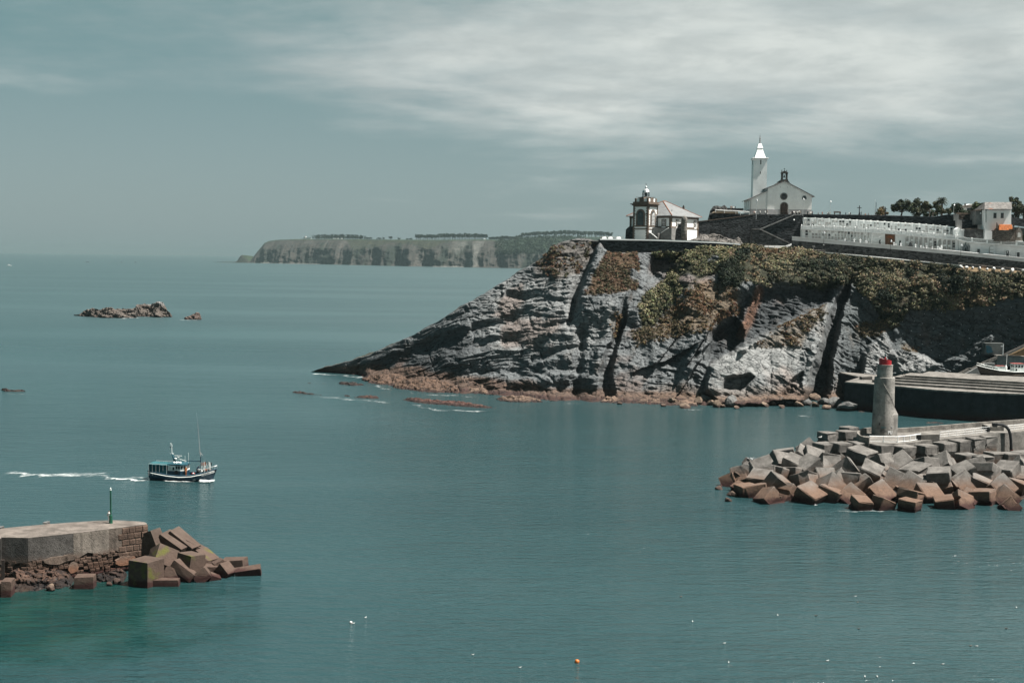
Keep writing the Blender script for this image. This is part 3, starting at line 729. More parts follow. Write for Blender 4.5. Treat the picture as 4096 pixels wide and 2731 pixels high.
reefs = [('islet', [(1163, 1571), (1180, 1566), (1205, 1568), (1240, 1574), (1275, 1580), (1303, 1586)], [(1163, 1575), (1220, 1582), (1303, 1588)], 'reddish reef strip farthest left off the tip of the headland', 2.4),
         ('islet', [(1373, 1584), (1395, 1582), (1410, 1590), (1425, 1589), (1445, 1584), (1480, 1583), (1508, 1586), (1522, 1597)], [(1373, 1588), (1420, 1597), (1522, 1601)], 'reddish reef strip in the middle of the three off the headland tip', 3),
         ('islet', [(1606, 1600), (1632, 1592), (1680, 1595), (1740, 1599), (1790, 1604), (1850, 1607), (1880, 1613), (1930, 1620), (1992, 1636)], [(1606, 1606), (1660, 1617), (1780, 1628), (1900, 1638), (1992, 1640)], 'long low red brown reef nearest the camera off the slate slope', 6),
         ('islet', [(1354, 1532), (1380, 1527), (1410, 1530), (1440, 1534), (1458, 1542)], [(1354, 1540), (1400, 1547), (1458, 1546)], 'dark low rock lying just off the tip of the headland', 3),
         ('islet', [(1225, 1535), (1240, 1531), (1252, 1537)], [(1225, 1538), (1252, 1539)], 'tiny dark rock leftmost off the headland tip', 1.5),
         ('islet', [(1277, 1538), (1296, 1533), (1318, 1538)], [(1277, 1540), (1318, 1541)], 'tiny brown rock beside the tiny dark one off the tip', 1.5),
         ('islet', [(1975, 1600), (2010, 1586), (2070, 1583), (2120, 1586), (2160, 1600), (2175, 1612)], [(1975, 1606), (2060, 1615), (2175, 1616)], 'flat tan shore rock at the water below the slate slope', 6),
         ('islet', [(1445, 1520), (1480, 1505), (1530, 1497), (1590, 1498), (1625, 1512), (1640, 1540)], [(1445, 1528), (1520, 1545), (1640, 1552)], 'brown rounded shore rock left under the dark flank', 12),
         ('islet', [(1570, 1548), (1600, 1530), (1650, 1517), (1720, 1520), (1790, 1535), (1835, 1560), (1842, 1574)], [(1570, 1556), (1680, 1572), (1842, 1580)], 'brown rounded shore rock in the middle of the headland foot', 12),
         ('islet', [(1820, 1560), (1850, 1530), (1900, 1524), (1960, 1540), (1985, 1565), (2000, 1578)], [(1820, 1575), (1900, 1580), (2000, 1584)], 'tan rounded shore rock left of the flat tan rock', 12),
         ('islet', [(2400, 1608), (2425, 1590), (2460, 1585), (2485, 1600), (2500, 1612)], [(2400, 1616), (2500, 1618)], 'pale angular rock at the mouth of the narrow fissure', 5),
         ('islet', [(2524, 1606), (2545, 1597), (2600, 1598), (2680, 1600), (2750, 1602), (2785, 1612), (2797, 1630)], [(2524, 1618), (2620, 1626), (2797, 1634)], 'long tan shelf rock at the foot of the middle cliff', 8),
         ('islet', [(3426, 1650), (3440, 1643), (3470, 1641), (3500, 1646), (3520, 1653)], [(3426, 1655), (3520, 1657)], 'pink red rock in the dark water left of the light tower', 4),
         ('islet', [(3690, 1696), (3712, 1689), (3750, 1690), (3800, 1696), (3830, 1699)], [(3690, 1700), (3830, 1703)], 'pink red rock in the dark water right of the light tower', 3),
         ('islet', [(3225, 1668), (3240, 1664), (3265, 1669)], [(3225, 1670), (3265, 1671)], 'tiny red rock awash in front of the dark cleft', 1.2)]
red = (0.135, 0.066, 0.052); tanc = (0.22, 0.15, 0.11)
for i, (k, sk, ft, lab, wd) in enumerate(reefs):
    c = red if ('red' in lab) else (0.07, 0.06, 0.055) if 'dark' in lab.split(' rock')[0] else tanc if ('tan' in lab or 'pale' in lab) else (0.16, 0.10, 0.07)
    tag(islet('shore_rock', sk, ft, wd, 0.8, c, (0.045, 0.026, 0.022), seed=20 + i, res=2.0, nv=18, zwet=0.7), lab, 'rock', 'rocks at the foot of the headland')
# faceted boulders
def boulder_mesh(name, seed, n=18):
    r = np.random.default_rng(seed)
    u = np.linspace(0, 2 * np.pi, n, endpoint=False); w = np.linspace(0.02, np.pi - 0.02, n // 2 + 2)
    U, Wd = np.meshgrid(u, w, indexing='ij')
    d = np.stack([np.cos(U) * np.sin(Wd), np.sin(U) * np.sin(Wd), np.cos(Wd)], 2)
    rad = np.full(U.shape, 1.0)
    for k in range(11):
        pn = r.normal(size=3); pn /= np.linalg.norm(pn); h = 0.55 + 0.33 * r.random()
        c = d @ pn
        rad = np.where(c > 0.05, np.minimum(rad, h / np.maximum(c, 0.05)), rad)
    rad = rad * (1 + 0.05 * fbm(d[..., 0] * 3, d[..., 1] * 3, d[..., 2] * 3, seed, 3))
    V = d * rad[..., None]
    n1, n2 = U.shape
    i, j = np.meshgrid(np.arange(n1), np.arange(n2 - 1), indexing='ij')
    a = (i * n2 + j).ravel(); b = (((i + 1) % n1) * n2 + j).ravel()
    Q = np.stack([a, a + 1, b + 1, b], 1)
    me = bpy.data.meshes.new(name)
    me.from_pydata([tuple(p) for p in V.reshape(-1, 3)], [], [tuple(q) for q in Q.tolist()])
    return me
def boulder_mat(name, c, wet=(0.05, 0.03, 0.025), zw=1.0):
    t = NT(name)
    n1 = t.noise(0.9, 7, 0.65); n2 = t.noise(3.5, 5, 0.6)
    col = t.mix(t.rng(n1, 0.3, 0.7), tuple(x * 0.5 for x in c), tuple(min(1, x * 1.2) for x in c))
    col = t.mix(t.rng(n2, 0.5, 0.75, 0, 0.5), col, tuple(x * 0.3 for x in c))
    z = t.sepz()[2]
    col = t.mix(t.rng(t.math('ADD', z, t.math('MULTIPLY', n1, 0.8)), zw * 0.5 + 0.3, zw + 0.5, 0.9, 0.0), col, wet)
    t.bump(t.math('ADD', n1, n2), 0.6, 0.2)
    return t.base(col, 0.85, 0.2)
BM_TAN = boulder_mat('tan_boulder', (0.27, 0.20, 0.15)); BM_GREY = boulder_mat('grey_boulder', (0.20, 0.20, 0.195)); BM_WHITE = boulder_mat('whitewash', (0.78, 0.80, 0.79), (0.5, 0.5, 0.5), -9)
bmesh_ = []
for s_ in range(6):
    for m_, nm in ((BM_TAN, 'a'), (BM_GREY, 'b'), (BM_WHITE, 'c')):
        me = boulder_mesh('boulder', 40 + s_); me.materials.append(m_); bmesh_.append(me)
def ordinal(n):
    w = ['first', 'second', 'third', 'fourth', 'fifth', 'sixth', 'seventh', 'eighth', 'ninth', 'tenth', 'eleventh', 'twelfth', 'thirteenth', 'fourteenth', 'fifteenth', 'sixteenth', 'seventeenth', 'eighteenth', 'nineteenth', 'twentieth']
    if n <= 20: return w[n - 1]
    return ('twenty-' if n < 30 else 'thirty-') + w[n - (20 if n < 30 else 30) - 1]
bl = [(2690, 1606, 24, 14, 0), (2795, 1606, 14, 18, 0), (2822, 1600, 22, 16, 1), (2845, 1612, 16, 13, 0), (2868, 1592, 20, 20, 1), (2872, 1618, 18, 16, 0), (2925, 1608, 30, 25, 1), (2895, 1626, 10, 7, 0),
      (2975, 1592, 16, 12, 1), (2990, 1612, 18, 14, 0), (3030, 1606, 26, 16, 1), (3058, 1620, 18, 10, 0), (3090, 1612, 18, 12, 0), (3125, 1608, 20, 16, 1), (3160, 1614, 18, 12, 1), (3195, 1618, 22, 12, 0), (3262, 1590, 20, 14, 0),
      (3230, 1612, 20, 13, 1), (3262, 1620, 17, 10, 0), (3300, 1606, 26, 15, 1), (3345, 1612, 34, 20, 1), (3395, 1630, 40, 18, 1), (3310, 1630, 20, 9, 0), (2740, 1626, 22, 9, 0), (2655, 1622, 14, 6, 0), (2480, 1614, 10, 5, 0), (3130, 1628, 14, 6, 0), (2950, 1632, 12, 5, 0)]
for i, (px, py, rx, ry, k) in enumerate(sorted(bl)):
    c = W(px, py + ry * 0.75, 0.0); s = c.y / F
    o = inst(bmesh_[(i * 5 % 6) * 3 + k], 'boulder', None, (c.x, c.y + 1.0, ry * 0.75 * s * 0.9), (0.2 * (i % 3), 0.15 * (i % 4), i * 1.7), (rx * s * 1.25, rx * s * 1.15, ry * s * 1.35))
    tag(o, '%s boulder at the cliff foot, %s from the left along the water' % (('tan', 'grey')[k], ordinal(i + 1)), 'boulder', 'boulders along the cliff foot')
# ---------------------------------------------------------------- far coast
def build_far():
    fz = lambda pts: np.array(zz(pts, 850, 880, 1.68))
    sky = fz([(-10, 284), (60, 282), (150, 283), (168, 272), (185, 245), (202, 233), (215, 250), (235, 268), (250, 280), (270, 255), (300, 215), (350, 155), (380, 142), (430, 134), (600, 128), (900, 128), (1200, 132), (1500, 134), (1850, 131), (1950, 136), (2050, 128), (2100, 118), (2250, 112), (2420, 112), (2700, 118)])
    foot = fz([(-10, 287), (150, 290), (250, 291), (900, 304), (1400, 316), (1800, 323), (2150, 329), (2700, 336)])
    n, nv = 620, 64
    px = np.linspace(sky[0, 0], sky[-1, 0], n)
    sy = np.interp(px, sky[:, 0], sky[:, 1]); fy = np.interp(px, foot[:, 0], foot[:, 1])
    B = np.array([W(a, b, -2) for a, b in zip(px, fy)])
    h = (fy - sy)
    T = np.array([P(a, b, c[1] + 110 + 2.2 * hh) for a, b, c, hh in zip(px, sy, B, h)])
    v = np.linspace(0, 1, nv)
    g = np.interp(v, [0, 0.05, 0.62, 0.75, 1], [0, 0.12, 0.38, 0.55, 1])
    D = B[:, 1:2] + (T[:, 1:2] - B[:, 1:2]) * g[None]
    Z = B[:, 2:3] + (T[:, 2:3] - B[:, 2:3]) * v[None]
    X = B[:, 0:1] + (T[:, 0:1] - B[:, 0:1]) * g[None]
    small = sstep(np.broadcast_to(h[:, None], X.shape), 8, 50)
    zx = (px[:, None] - 850) * 1.68 + 0 * X; PX, PY = project_np(X, D, Z); zy = (PY - 880) * 1.68
    vm = np.broadcast_to(v[None], X.shape)
    rel = 60 * fbm(X * 0.0052, Z * 0.0015, D * 0.001, 501, 4) + 48 * ridged(X * 0.009, Z * 0.004, 0, 511, 3) + 26 * ridged(X * 0.03, Z * 0.008, 0, 521, 3)
    rel = rel + 26 * fbm(X * 0.02, Z * 0.035, D * 0.01, 525, 4)
    # headlands and coves along the foot
    for cx, w, a in ((940, 40, 55), (1090, 45, -45), (1150, 60, 60), (1230, 40, -40), (1330, 40, 40), (1420, 50, -50), (1500, 60, 40), (1680, 50, -30), (1750, 40, 45), (1840, 40, 40), (2060, 80, 60)):
        rel = rel + a * np.exp(-((zx - cx) / w) ** 2) * (1 - sstep(vm, 0.55, 0.85))
    D2 = D - rel * small * (1 - 0.85 * sstep(vm, 0.7, 0.98))
    Z2 = Z + 5 * fbm(X * 0.02, D * 0.02, Z * 0.02, 531, 3) * small * (1 - sstep(vm, 0.85, 0.97))
    C = np.empty(X.shape + (3,)); C[:] = (0.105, 0.09, 0.078)
    def lay(c, w):
        C[:] = C * (1 - w[..., None]) + np.array(c) * w[..., None]
    nz = fbm(X * 0.012, Z * 0.006, D * 0.004, 541, 5)
    lay((0.03, 0.042, 0.028), sstep(nz, -0.05, 0.25) * 0.85)
    lay((0.19, 0.165, 0.145), sstep(fbm(X * 0.02, Z * 0.004, 0, 551, 4), 0.12, 0.42) * 0.7)
    slope = np.interp(zx, [860, 900, 960, 1080, 1200, 1340, 1450, 1600, 1700], [0.98, 0.93, 0.55, 0.66, 0.85, 0.8, 0.62, 0.95, 1.0]) + 0.05 * nz
    lay((0.085, 0.085, 0.055), sstep(vm - slope, 0.0, 0.05) * (zx > 860) * (zx < 1720))
    lay((0.07, 0.10, 0.05), sstep(vm, 0.95, 0.98))
    lay((0.045, 0.07, 0.04), sstep(zx + 60 * nz, 1880, 1960) * sstep(vm, 0.42, 0.55))
    lay((0.30, 0.28, 0.25), 0.75 * np.clip(softpoly(zx, zy, [(1745, 150), (1835, 140), (1800, 190), (1780, 250), (1785, 315), (1715, 318), (1735, 260), (1760, 210)], 8) + 0.8 * softpoly(zx, zy, [(1640, 145), (1735, 140), (1700, 180), (1640, 230), (1610, 260)], 14) * sstep(nz, -0.3, 0.2), 0, 1))
    lay((0.34, 0.32, 0.29), (1 - sstep(vm, 0.03, 0.07)) * ((zx > 300) & (zx < 740) | (zx > 1440) & (zx < 1720)) * 0.9)
    nb = 3; rows = [np.stack([X, D2, Z2], 2)]
    for k in range(1, nb + 1):
        e = np.stack([T[:, 0], T[:, 1] + 600 * k, T[:, 2] - (T[:, 2] * 0.3) * k + 0 * T[:, 2]], 1); rows.append(e[:, None])
    V = np.concatenate(rows, 1)
    C = np.concatenate([C] + [np.broadcast_to(np.array((0.09, 0.12, 0.05)), (n, 1, 3))] * nb, 1)
    t = NT('far_cliff'); at = t.n('ShaderNodeAttribute', attribute_name='tint')
    nn = t.noise(0.035, 8, 0.7, stretch=(1, 1, 0.7), dist=0.8)
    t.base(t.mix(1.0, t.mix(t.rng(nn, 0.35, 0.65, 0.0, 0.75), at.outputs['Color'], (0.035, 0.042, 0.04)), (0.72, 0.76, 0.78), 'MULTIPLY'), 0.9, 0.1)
    o = np_mesh('far_headland', V.reshape(-1, 3), grid_quads(n, V.shape[1]), t.m, True, attrs={'tint': np.clip(C, 0, 1).reshape(-1, 3)})
    tag(o, kind='structure')
    def ground(zxv):
        i = int(np.clip(np.searchsorted(px, 850 + zxv / 1.68), 0, n - 1)); return Vector(T[i])
    # woods on the far plateau
    r = np.random.default_rng(12)
    def wood(name, x0, x1, ymin, ntree, label, conifer, depth=120):
        cs, rs, co = [], [], []
        mb = MB()
        for k in range(ntree):
            x = x0 + (x1 - x0) * (k + r.random()) / ntree
            gp = ground(x); s = gp.y / F / 1.68
            top = np.interp(x, [a for a, b in ymin], [b for a, b in ymin])
            H = max(5, (131 - top)) * s * (0.85 + 0.25 * r.random())
            yb = gp.y + 20 + depth * r.random()
            mb.tube([(gp.x, yb, gp.z - 8), (gp.x, yb, gp.z + H * 0.7)], 0.7, 4)
            for q in range(6):
                f = (0.28 + 0.72 * q / 5) if conifer else (0.5 + 0.5 * r.random())
                cs.append((gp.x + r.normal() * 3.0, yb + r.normal() * 4, gp.z + H * f)); rs.append((5.0 * (1.15 - 0.7 * f) if conifer else 4.2))
                co.append((0.022, 0.036, 0.02) if r.random() < 0.6 else (0.04, 0.055, 0.03))
        cs = np.array(cs); Vv, Q, Cc = leaf_cloud(cs, np.tile((0, -0.3, 0.9), (len(cs), 1)), np.array(rs), 24, 2.2, np.array(co), seed=int(x0))
        o = np_mesh(name, Vv, Q, LEAF, False, attrs={'tint': Cc})
        tag(o, label, 'wood', kind='stuff')
        mb.build('trunks', mat('bark', (0.09, 0.07, 0.055)), o); o.children[0]['kind'] = 'stuff'
    wood('far_wood', 665, 1003, [(665, 108), (700, 102), (850, 100), (1003, 106)], 80, 'dark conifer wood on the far headland beside the white lighthouse', True)
    wood('far_wood', 1355, 1838, [(1355, 97), (1500, 97), (1520, 90), (1700, 90), (1838, 99)], 110, 'long row of tall trees in the middle of the far plateau', False)
    wood('far_wood', 1858, 2030, [(1858, 118), (1960, 104), (2030, 118)], 46, 'rounded clump of trees right of the tall far row', False)
    wood('far_wood', 2020, 2700, [(2020, 118), (2090, 96), (2250, 96), (2380, 88), (2700, 96)], 130, 'dense green wood at the right of the far headland behind the near ridge', False, 200)
    # wooded slope falling to the cliff on the right
    m = (zx > 1900) & (zx < 2500) & (vm > 0.45); ids = np.argwhere(m); ids = ids[r.choice(len(ids), 900)]
    cs = np.stack([X, D2, Z2], 2)[ids[:, 0], ids[:, 1]] + np.array((0, -2, 3.0))
    Vv, Q, Cc = leaf_cloud(cs, np.tile((0, -0.5, 0.8), (len(cs), 1)), np.full(len(cs), 7.0), 20, 2.4, np.tile((0.034, 0.052, 0.03), (len(cs), 1)) * (0.6 + 0.8 * r.random((len(cs), 1))), seed=77)
    tag(np_mesh('far_hillside_wood', Vv, Q, LEAF, False, attrs={'tint': Cc}), 'wooded hillside falling to the far cliff beside the near ridge', 'wood', kind='stuff')
    # trees standing singly
    singles = [(1028, 113, 'leftmost pair-like low tree right of the far conifer wood'), (1058, 112, 'low tree second from the far conifer wood'), (1112, 113, 'small round tree in the gap of the far plateau, third from the conifer wood'),
               (1140, 112, 'small round tree in the gap of the far plateau, fourth from the conifer wood'), (1190, 106, 'broad tree standing alone between the two far woods'), (1246, 114, 'small single tree just right of the broad far tree'), (1300, 118, 'smaller of the two bushes before the long far tree row'), (1328, 117, 'larger of the two bushes before the long far tree row')]
    for k, (x, yt, lab) in enumerate(singles):
        gp = ground(x); s = gp.y / F / 1.68; H = (131 - yt) * s
        e = empty('tree', (gp.x, gp.y + 30, gp.z - 3), 0, lab, 'tree', 'single trees on the far plateau')
        MB().tube([(0, 0, 0), (0.3, 0, H * 0.5), (0, 0, H * 0.8)], [1.0, 0.8, 0.4], 5).build('trunk', mat('bark', (0.09, 0.07, 0.055)), e)
        nn_ = 9; cs = np.stack([r.normal(size=nn_) * H * 0.30, r.normal(size=nn_) * H * 0.25, H * (0.45 + 0.45 * r.random(nn_))], 1)
        Vv, Q, Cc = leaf_cloud(cs, np.tile((0, -0.3, 0.9), (nn_, 1)), np.full(nn_, H * 0.30), 36, 2.0, np.tile((0.03, 0.045, 0.025), (nn_, 1)), seed=900 + k)
        np_mesh('crown', Vv, Q, LEAF, False, parent=e, attrs={'tint': Cc})
    # far lighthouse
    WHT = mat('white_paint', (0.78, 0.79, 0.77), var=0.08); 
    gp = ground(630); e = empty('far_lighthouse', (gp.x, gp.y + 15, gp.z - 1), 0, 'small white lighthouse building far away on the distant headland', 'lighthouse')
    s = gp.y / F / 1.68
    MB().box(-25 * s, 26 * s, -5, 5, 0, 10 * s).build('wall', WHT, e)
    MB().prism([(-26 * s, -6), (27 * s, -6), (27 * s, 6), (-26 * s, 6)], 10 * s, 11.3 * s).build('roof', mat('far_roof', (0.3, 0.22, 0.18)), e)
    tw = MB().lathe([(7 * s, 0), (6.5 * s, 18 * s), (7.4 * s, 18.2 * s), (7.4 * s, 19 * s)], 8, (-12 * s, 0, 0)).build('tower', WHT, e)
    MB().lathe([(3.4 * s, 19 * s), (3.4 * s, 22.5 * s), (0.4 * s, 25 * s)], 8, (-12 * s, 0, 0)).build('lantern', mat('far_lantern', (0.3, 0.32, 0.33)), tw)
    for k, (x, w, lab) in enumerate(((818, 22, 'white van parked left of two others before the far conifer wood'), (842, 14, 'white van in the middle of three on the far headland'), (866, 12, 'white van parked right of two others before the far conifer wood'), (1828, 12, 'lone white van at the end of the long far tree row'))):
        gp = ground(x); L = w * s
        e = empty('parked_van', (gp.x, gp.y - 4, gp.z), 0.1 * k, lab, 'van', 'vans on the far headland')
        MB().xz([(-L / 2, 0.8), (L / 2, 0.8), (L / 2, 2.4), (L * 0.36, 3.0), (L * 0.28, 4.6), (-L / 2, 4.8)], -1.6, 1.6).build('body', WHT, e)
        for sx_ in (-0.3, 0.3):
            MB().lathe([(0.8, -0.2), (0.8, 0.2)], 8, M=Matrix.Translation((sx_ * L, -1.6, 0.8)) @ Matrix.Rotation(math.pi / 2, 4, 'X')).build('wheel', mat('rubber', (0.02, 0.02, 0.02)), e)
build_far()
# ---------------------------------------------------------------- hilltop: terraces, walls, lighthouse, church
def Zm(x0, y0, s): return lambda x, y: (x0 + x / s, y0 + y / s)
Z1 = Zm(2400, 500, 2.6133); Z2 = Zm(3100, 700, 2.3614); Z3 = Zm(2450, 720, 5.2267); Z4 = Zm(2920, 530, 4.48); Z5 = Zm(3180, 840, 4.523); Z6 = Zm(3600, 760, 4.611)
def mapped(z, pts): return [z(*p) for p in pts]
def slab(name, pts, D, thick, m, parent=None, flip=False):
    """a standing slab: its face given by picture points at depth D (number or function of the column), with real thickness"""
    b = MB()
    fr = [P(a, c, D(a) if callable(D) else D) for a, c in pts]
    area = sum(fr[i].x * fr[(i + 1) % len(fr)].z - fr[(i + 1) % len(fr)].x * fr[i].z for i in range(len(fr)))
    if area < 0: fr.reverse()
    o = Vector(parent.location) if parent is not None else Vector((0, 0, 0))
    n = len(fr)
    vs = [p - o for p in fr] + [p - o + Vector((0, thick, 0)) for p in fr]
    b.add(vs, [tuple(range(n)), tuple(range(2 * n - 1, n - 1, -1))] + [(i, n + i, n + (i + 1) % n, (i + 1) % n) for i in range(n)])
    return b.build(name, m, parent)
def rect(x0, y0, x1, y1): return [(x0, y1), (x1, y1), (x1, y0), (x0, y0)]
def stone_mat(name, c, sc=1.0, contrast=0.75):
    t = NT(name)
    v = t.n('ShaderNodeTexVoronoi', feature='F1'); mp = t.n('ShaderNodeMapping'); t.set(mp.inputs[0], t.pos); mp.inputs['Scale'].default_value = (1.1 * sc, 1.1 * sc, 2.6 * sc)
    t.set(v.inputs['Vector'], mp.outputs[0]); v.inputs['Scale'].default_value = 1.0
    n1 = t.noise(0.25, 5, 0.6); n2 = t.noise(2.5, 5, 0.65, stretch=(0.6, 0.6, 2.2))
    cell = t.n('ShaderNodeSeparateColor'); t.set(cell.inputs[0], v.outputs['Color'])
    col = t.mix(cell.outputs[0], tuple(x * (1 - contrast) for x in c), tuple(min(1, x * (1 + contrast)) for x in c))
    col = t.mix(t.rng(n1, 0.4, 0.7, 0, 0.45), col, tuple(x * 0.45 for x in c))
    col = t.mix(t.rng(n2, 0.5, 0.72, 0, 0.6), col, tuple(x * 0.25 for x in c))
    t.bump(v.outputs['Distance'], 0.6, -0.12)
    return t.base(col, 0.9, 0.15)
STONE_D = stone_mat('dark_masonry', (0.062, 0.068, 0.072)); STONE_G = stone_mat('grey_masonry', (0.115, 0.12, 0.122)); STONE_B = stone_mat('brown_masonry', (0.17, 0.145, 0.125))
WHITE = mat('white_render', (0.80, 0.815, 0.80), var=0.10, scale=0.2, streak=0.10, dirt=(0.42, 0.42, 0.40)); WHITE_T = mat('white_trim', (0.82, 0.83, 0.82), var=0.05)
GREYBAND = mat('grey_base_band', (0.40, 0.40, 0.41), var=0.1); TRIM = mat('brown_granite', (0.22, 0.17, 0.135), var=0.4, scale=1.2); TRIM_D = mat('dark_granite', (0.10, 0.098, 0.092), var=0.4, scale=1.5)
SLATE = mat('slate_roof', (0.26, 0.27, 0.275), var=0.2, scale=0.8, streak=0.25); TERRA = mat('terracotta', (0.42, 0.15, 0.07), var=0.35, scale=2); GLASS_D = mat('dark_glass', (0.02, 0.035, 0.04), 0.15, 0.5, var=0.2)
WOOD_D = mat('dark_wood', (0.045, 0.035, 0.03), var=0.3); METAL = mat('silver_paint', (0.55, 0.56, 0.56), 0.35, 0.5, var=0.08, metal=0.6); IRON = mat('black_iron', (0.025, 0.027, 0.03), 0.5); PLASTER = mat('grey_plaster', (0.34, 0.34, 0.33), var=0.3, scale=0.7, streak=0.3)
PAVE = mat('paving', (0.26, 0.235, 0.21), var=0.25); GRASS = mat('dry_turf', (0.19, 0.13, 0.065), var=0.4, scale=1.5); ASPH = mat('asphalt', (0.06, 0.06, 0.062))
# --- ground levels behind the cliff edge
def plan(name, pts, z0, z1, m, kind='structure'):
    b = MB().prism(pts, z0, z1); o = b.build(name, m); return tag(o, kind=kind)
def ground_strip(name, front, back, m, kind='structure'):
    n = len(front); vs = [tuple(p) for p in front] + [tuple(p) for p in back]
    o = MB().add(vs, [(i, i + 1, n + i + 1, n + i) for i in range(n - 1)]).build(name, m); return tag(o, kind=kind)
ROADX = [2390, 2500, 2750, 2900, 3040, 3170, 3303, 3560, 3820, 4096, 4330]
def cop_y(px): return float(np.interp(px, [2380, 2400, 2750, 2900, 3040, 3303, 3820, 4096, 4330], [956, 956.5, 963, 970, 990, 1009, 1060, 1082, 1098]))
def cop_D(px): return float(np.interp(px, [2380, 2900, 3303, 3820, 4330], [436, 437, 438, 423, 412]))
def cem_D(px): return 456 - (px - 3170) * 0.028
front = []; back = []
for p_ in ROADX:
    a = P(p_, cop_y(p_) + 3, cop_D(p_)); front.append(a); back.append(Vector((a.x * 1.10, a.y + 48, a.z)))
ground_strip('grass_verge', [v - Vector((0, 5, 2.2)) for v in front[4:]], [v - Vector((0, 0, 0.02)) for v in front[4:]], GRASS)
ground_strip('cliff_path', front, back, PAVE)
def TZ(px): return float(np.interp(px, [2700, 3300, 3900, 4300], [60.3, 60.3, 58.8, 56.5]))
def up_D(px): return float(np.interp(px, [2740, 3206, 4300], [470, 470, 448]))
terr_f = [P(p_, 900, up_D(p_) + 1.2) for p_ in (2750, 2900, 3020, 3206, 3500, 3740, 3900, 4300)]
terr_f = [Vector((v.x, v.y, zz_)) for v, zz_ in zip(terr_f, [56.5, 58.3, 60.3, 60.3, 60.0, 59.2, 58.0, 55.5])]
ground_strip('church_terrace', terr_f, [Vector((v.x * 1.25, v.y + 110, v.z)) for v in terr_f], PAVE)
ground_strip('hill_back', [Vector((v.x * 1.25, v.y + 110, v.z)) for v in terr_f], [Vector((v.x * 1.35, v.y + 200, 0)) for v in terr_f], GRASS)
# --- coping wall over the cliff edge
e = empty('retaining_wall', P(2560, 1010, 433), 0, 'dark shaded stone retaining wall under the white coping below the lighthouse', 'wall')
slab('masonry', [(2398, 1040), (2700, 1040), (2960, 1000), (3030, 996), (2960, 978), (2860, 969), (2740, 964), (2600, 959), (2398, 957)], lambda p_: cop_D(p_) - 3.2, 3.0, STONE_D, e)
top_e = [(2400, 955), (2600, 957.5), (2740, 962), (2860, 967), (2950, 974), (3040, 988)]
slab('coping', top_e + [(a, b + (5.2 if a < 3000 else 7)) for a, b in reversed(top_e)], lambda p_: cop_D(p_) - 3.6, 0.9, WHITE_T, e)
e = empty('kerb_wall', P(3560, 1036, 430), 0, 'low white kerb wall running along the cliff road under the cemetery', 'wall')
pts = [(3303, 1008), (3560, 1032), (3790, 1055), (3850, 1060)]
slab('kerb', pts + [(a, b + 4.5) for a, b in reversed(pts)], lambda p_: cop_D(p_) - 1.0, 0.8, WHITE_T, e)
slab('masonry', [(a, b + 4.5) for a, b in pts] + [(a, b + 26) for a, b in reversed(pts)], lambda p_: cop_D(p_) - 0.7, 0.6, STONE_D, e)
# --- dark terrace walls
e = empty('terrace_wall', P(2950, 960, 468), 0, 'dark stone terrace wall climbing from the turret up to the church', 'wall')
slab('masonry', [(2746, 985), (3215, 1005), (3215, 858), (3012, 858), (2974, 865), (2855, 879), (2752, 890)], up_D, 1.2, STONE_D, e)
slab('coping', [(2752, 889), (2855, 877.5), (2974, 863.5), (3012, 857), (3012, 859), (2974, 866), (2855, 880.5), (2752, 892)], lambda p_: up_D(p_) - 0.1, 1.5, TRIM, e)
e = empty('terrace_wall', P(3500, 900, 462), 0, 'dark stone wall above the niche rows right of the church', 'wall')
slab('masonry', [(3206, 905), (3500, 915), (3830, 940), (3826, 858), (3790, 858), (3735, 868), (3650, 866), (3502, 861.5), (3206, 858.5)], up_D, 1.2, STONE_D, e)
slab('parapet', [(3206, 860), (3502, 863.5), (3740, 870), (3740, 867), (3502, 860), (3206, 856.5)], lambda p_: up_D(p_) - 0.12, 1.5, STONE_G, e)
e = empty('terrace_stairs', P(3100, 985, 460), 0, 'zigzag stair against the dark wall with pale parapet edges', 'stairs')
slab('lower_flight', mapped(Z1, [(1590, 1275), (2010, 1300), (2000, 1243), (1685, 1092), (1590, 1089)]), 459.5, 3.0, STONE_G, e)
slab('upper_flight', mapped(Z1, [(1600, 1200), (2105, 1200), (2105, 940), (2030, 942), (1690, 1088), (1600, 1088)]), 465, 3.0, STONE_D, e)
slab('pale_parapet', mapped(Z1, [(1590, 1092), (1675, 1095), (1998, 1248), (2004, 1240), (1682, 1086), (1590, 1084)]), 459.1, 0.6, PLASTER, e)
slab('pale_parapet', mapped(Z1, [(1676, 1092), (1700, 1088), (2032, 945), (2110, 943), (2110, 936), (2030, 937), (1680, 1082)]), 464.6, 0.6, PLASTER, e)
tag(slab('white_low_wall', mapped(Z1, [(1720, 1290), (1945, 1290), (2003, 1256), (2003, 1240), (1948, 1262), (1720, 1258)]), 452, 0.6, WHITE_T), 'white low wall at the foot of the zigzag stair', 'wall')
# --- rock under the terrace wall
o = islet('rock_outcrop', mapped(Z1, [(925, 1215), (1000, 1190), (1040, 1150), (1100, 1138), (1135, 1150), (1180, 1140), (1300, 1175), (1400, 1200), (1450, 1165), (1470, 1210), (1500, 1240)]), mapped(Z1, [(925, 1225), (1200, 1240), (1500, 1262)]), 5, 0.6, (0.20, 0.185, 0.17), seed=61, footD=446)
tag(o, 'pale broken rock outcrop between turret and zigzag stair', 'rock')
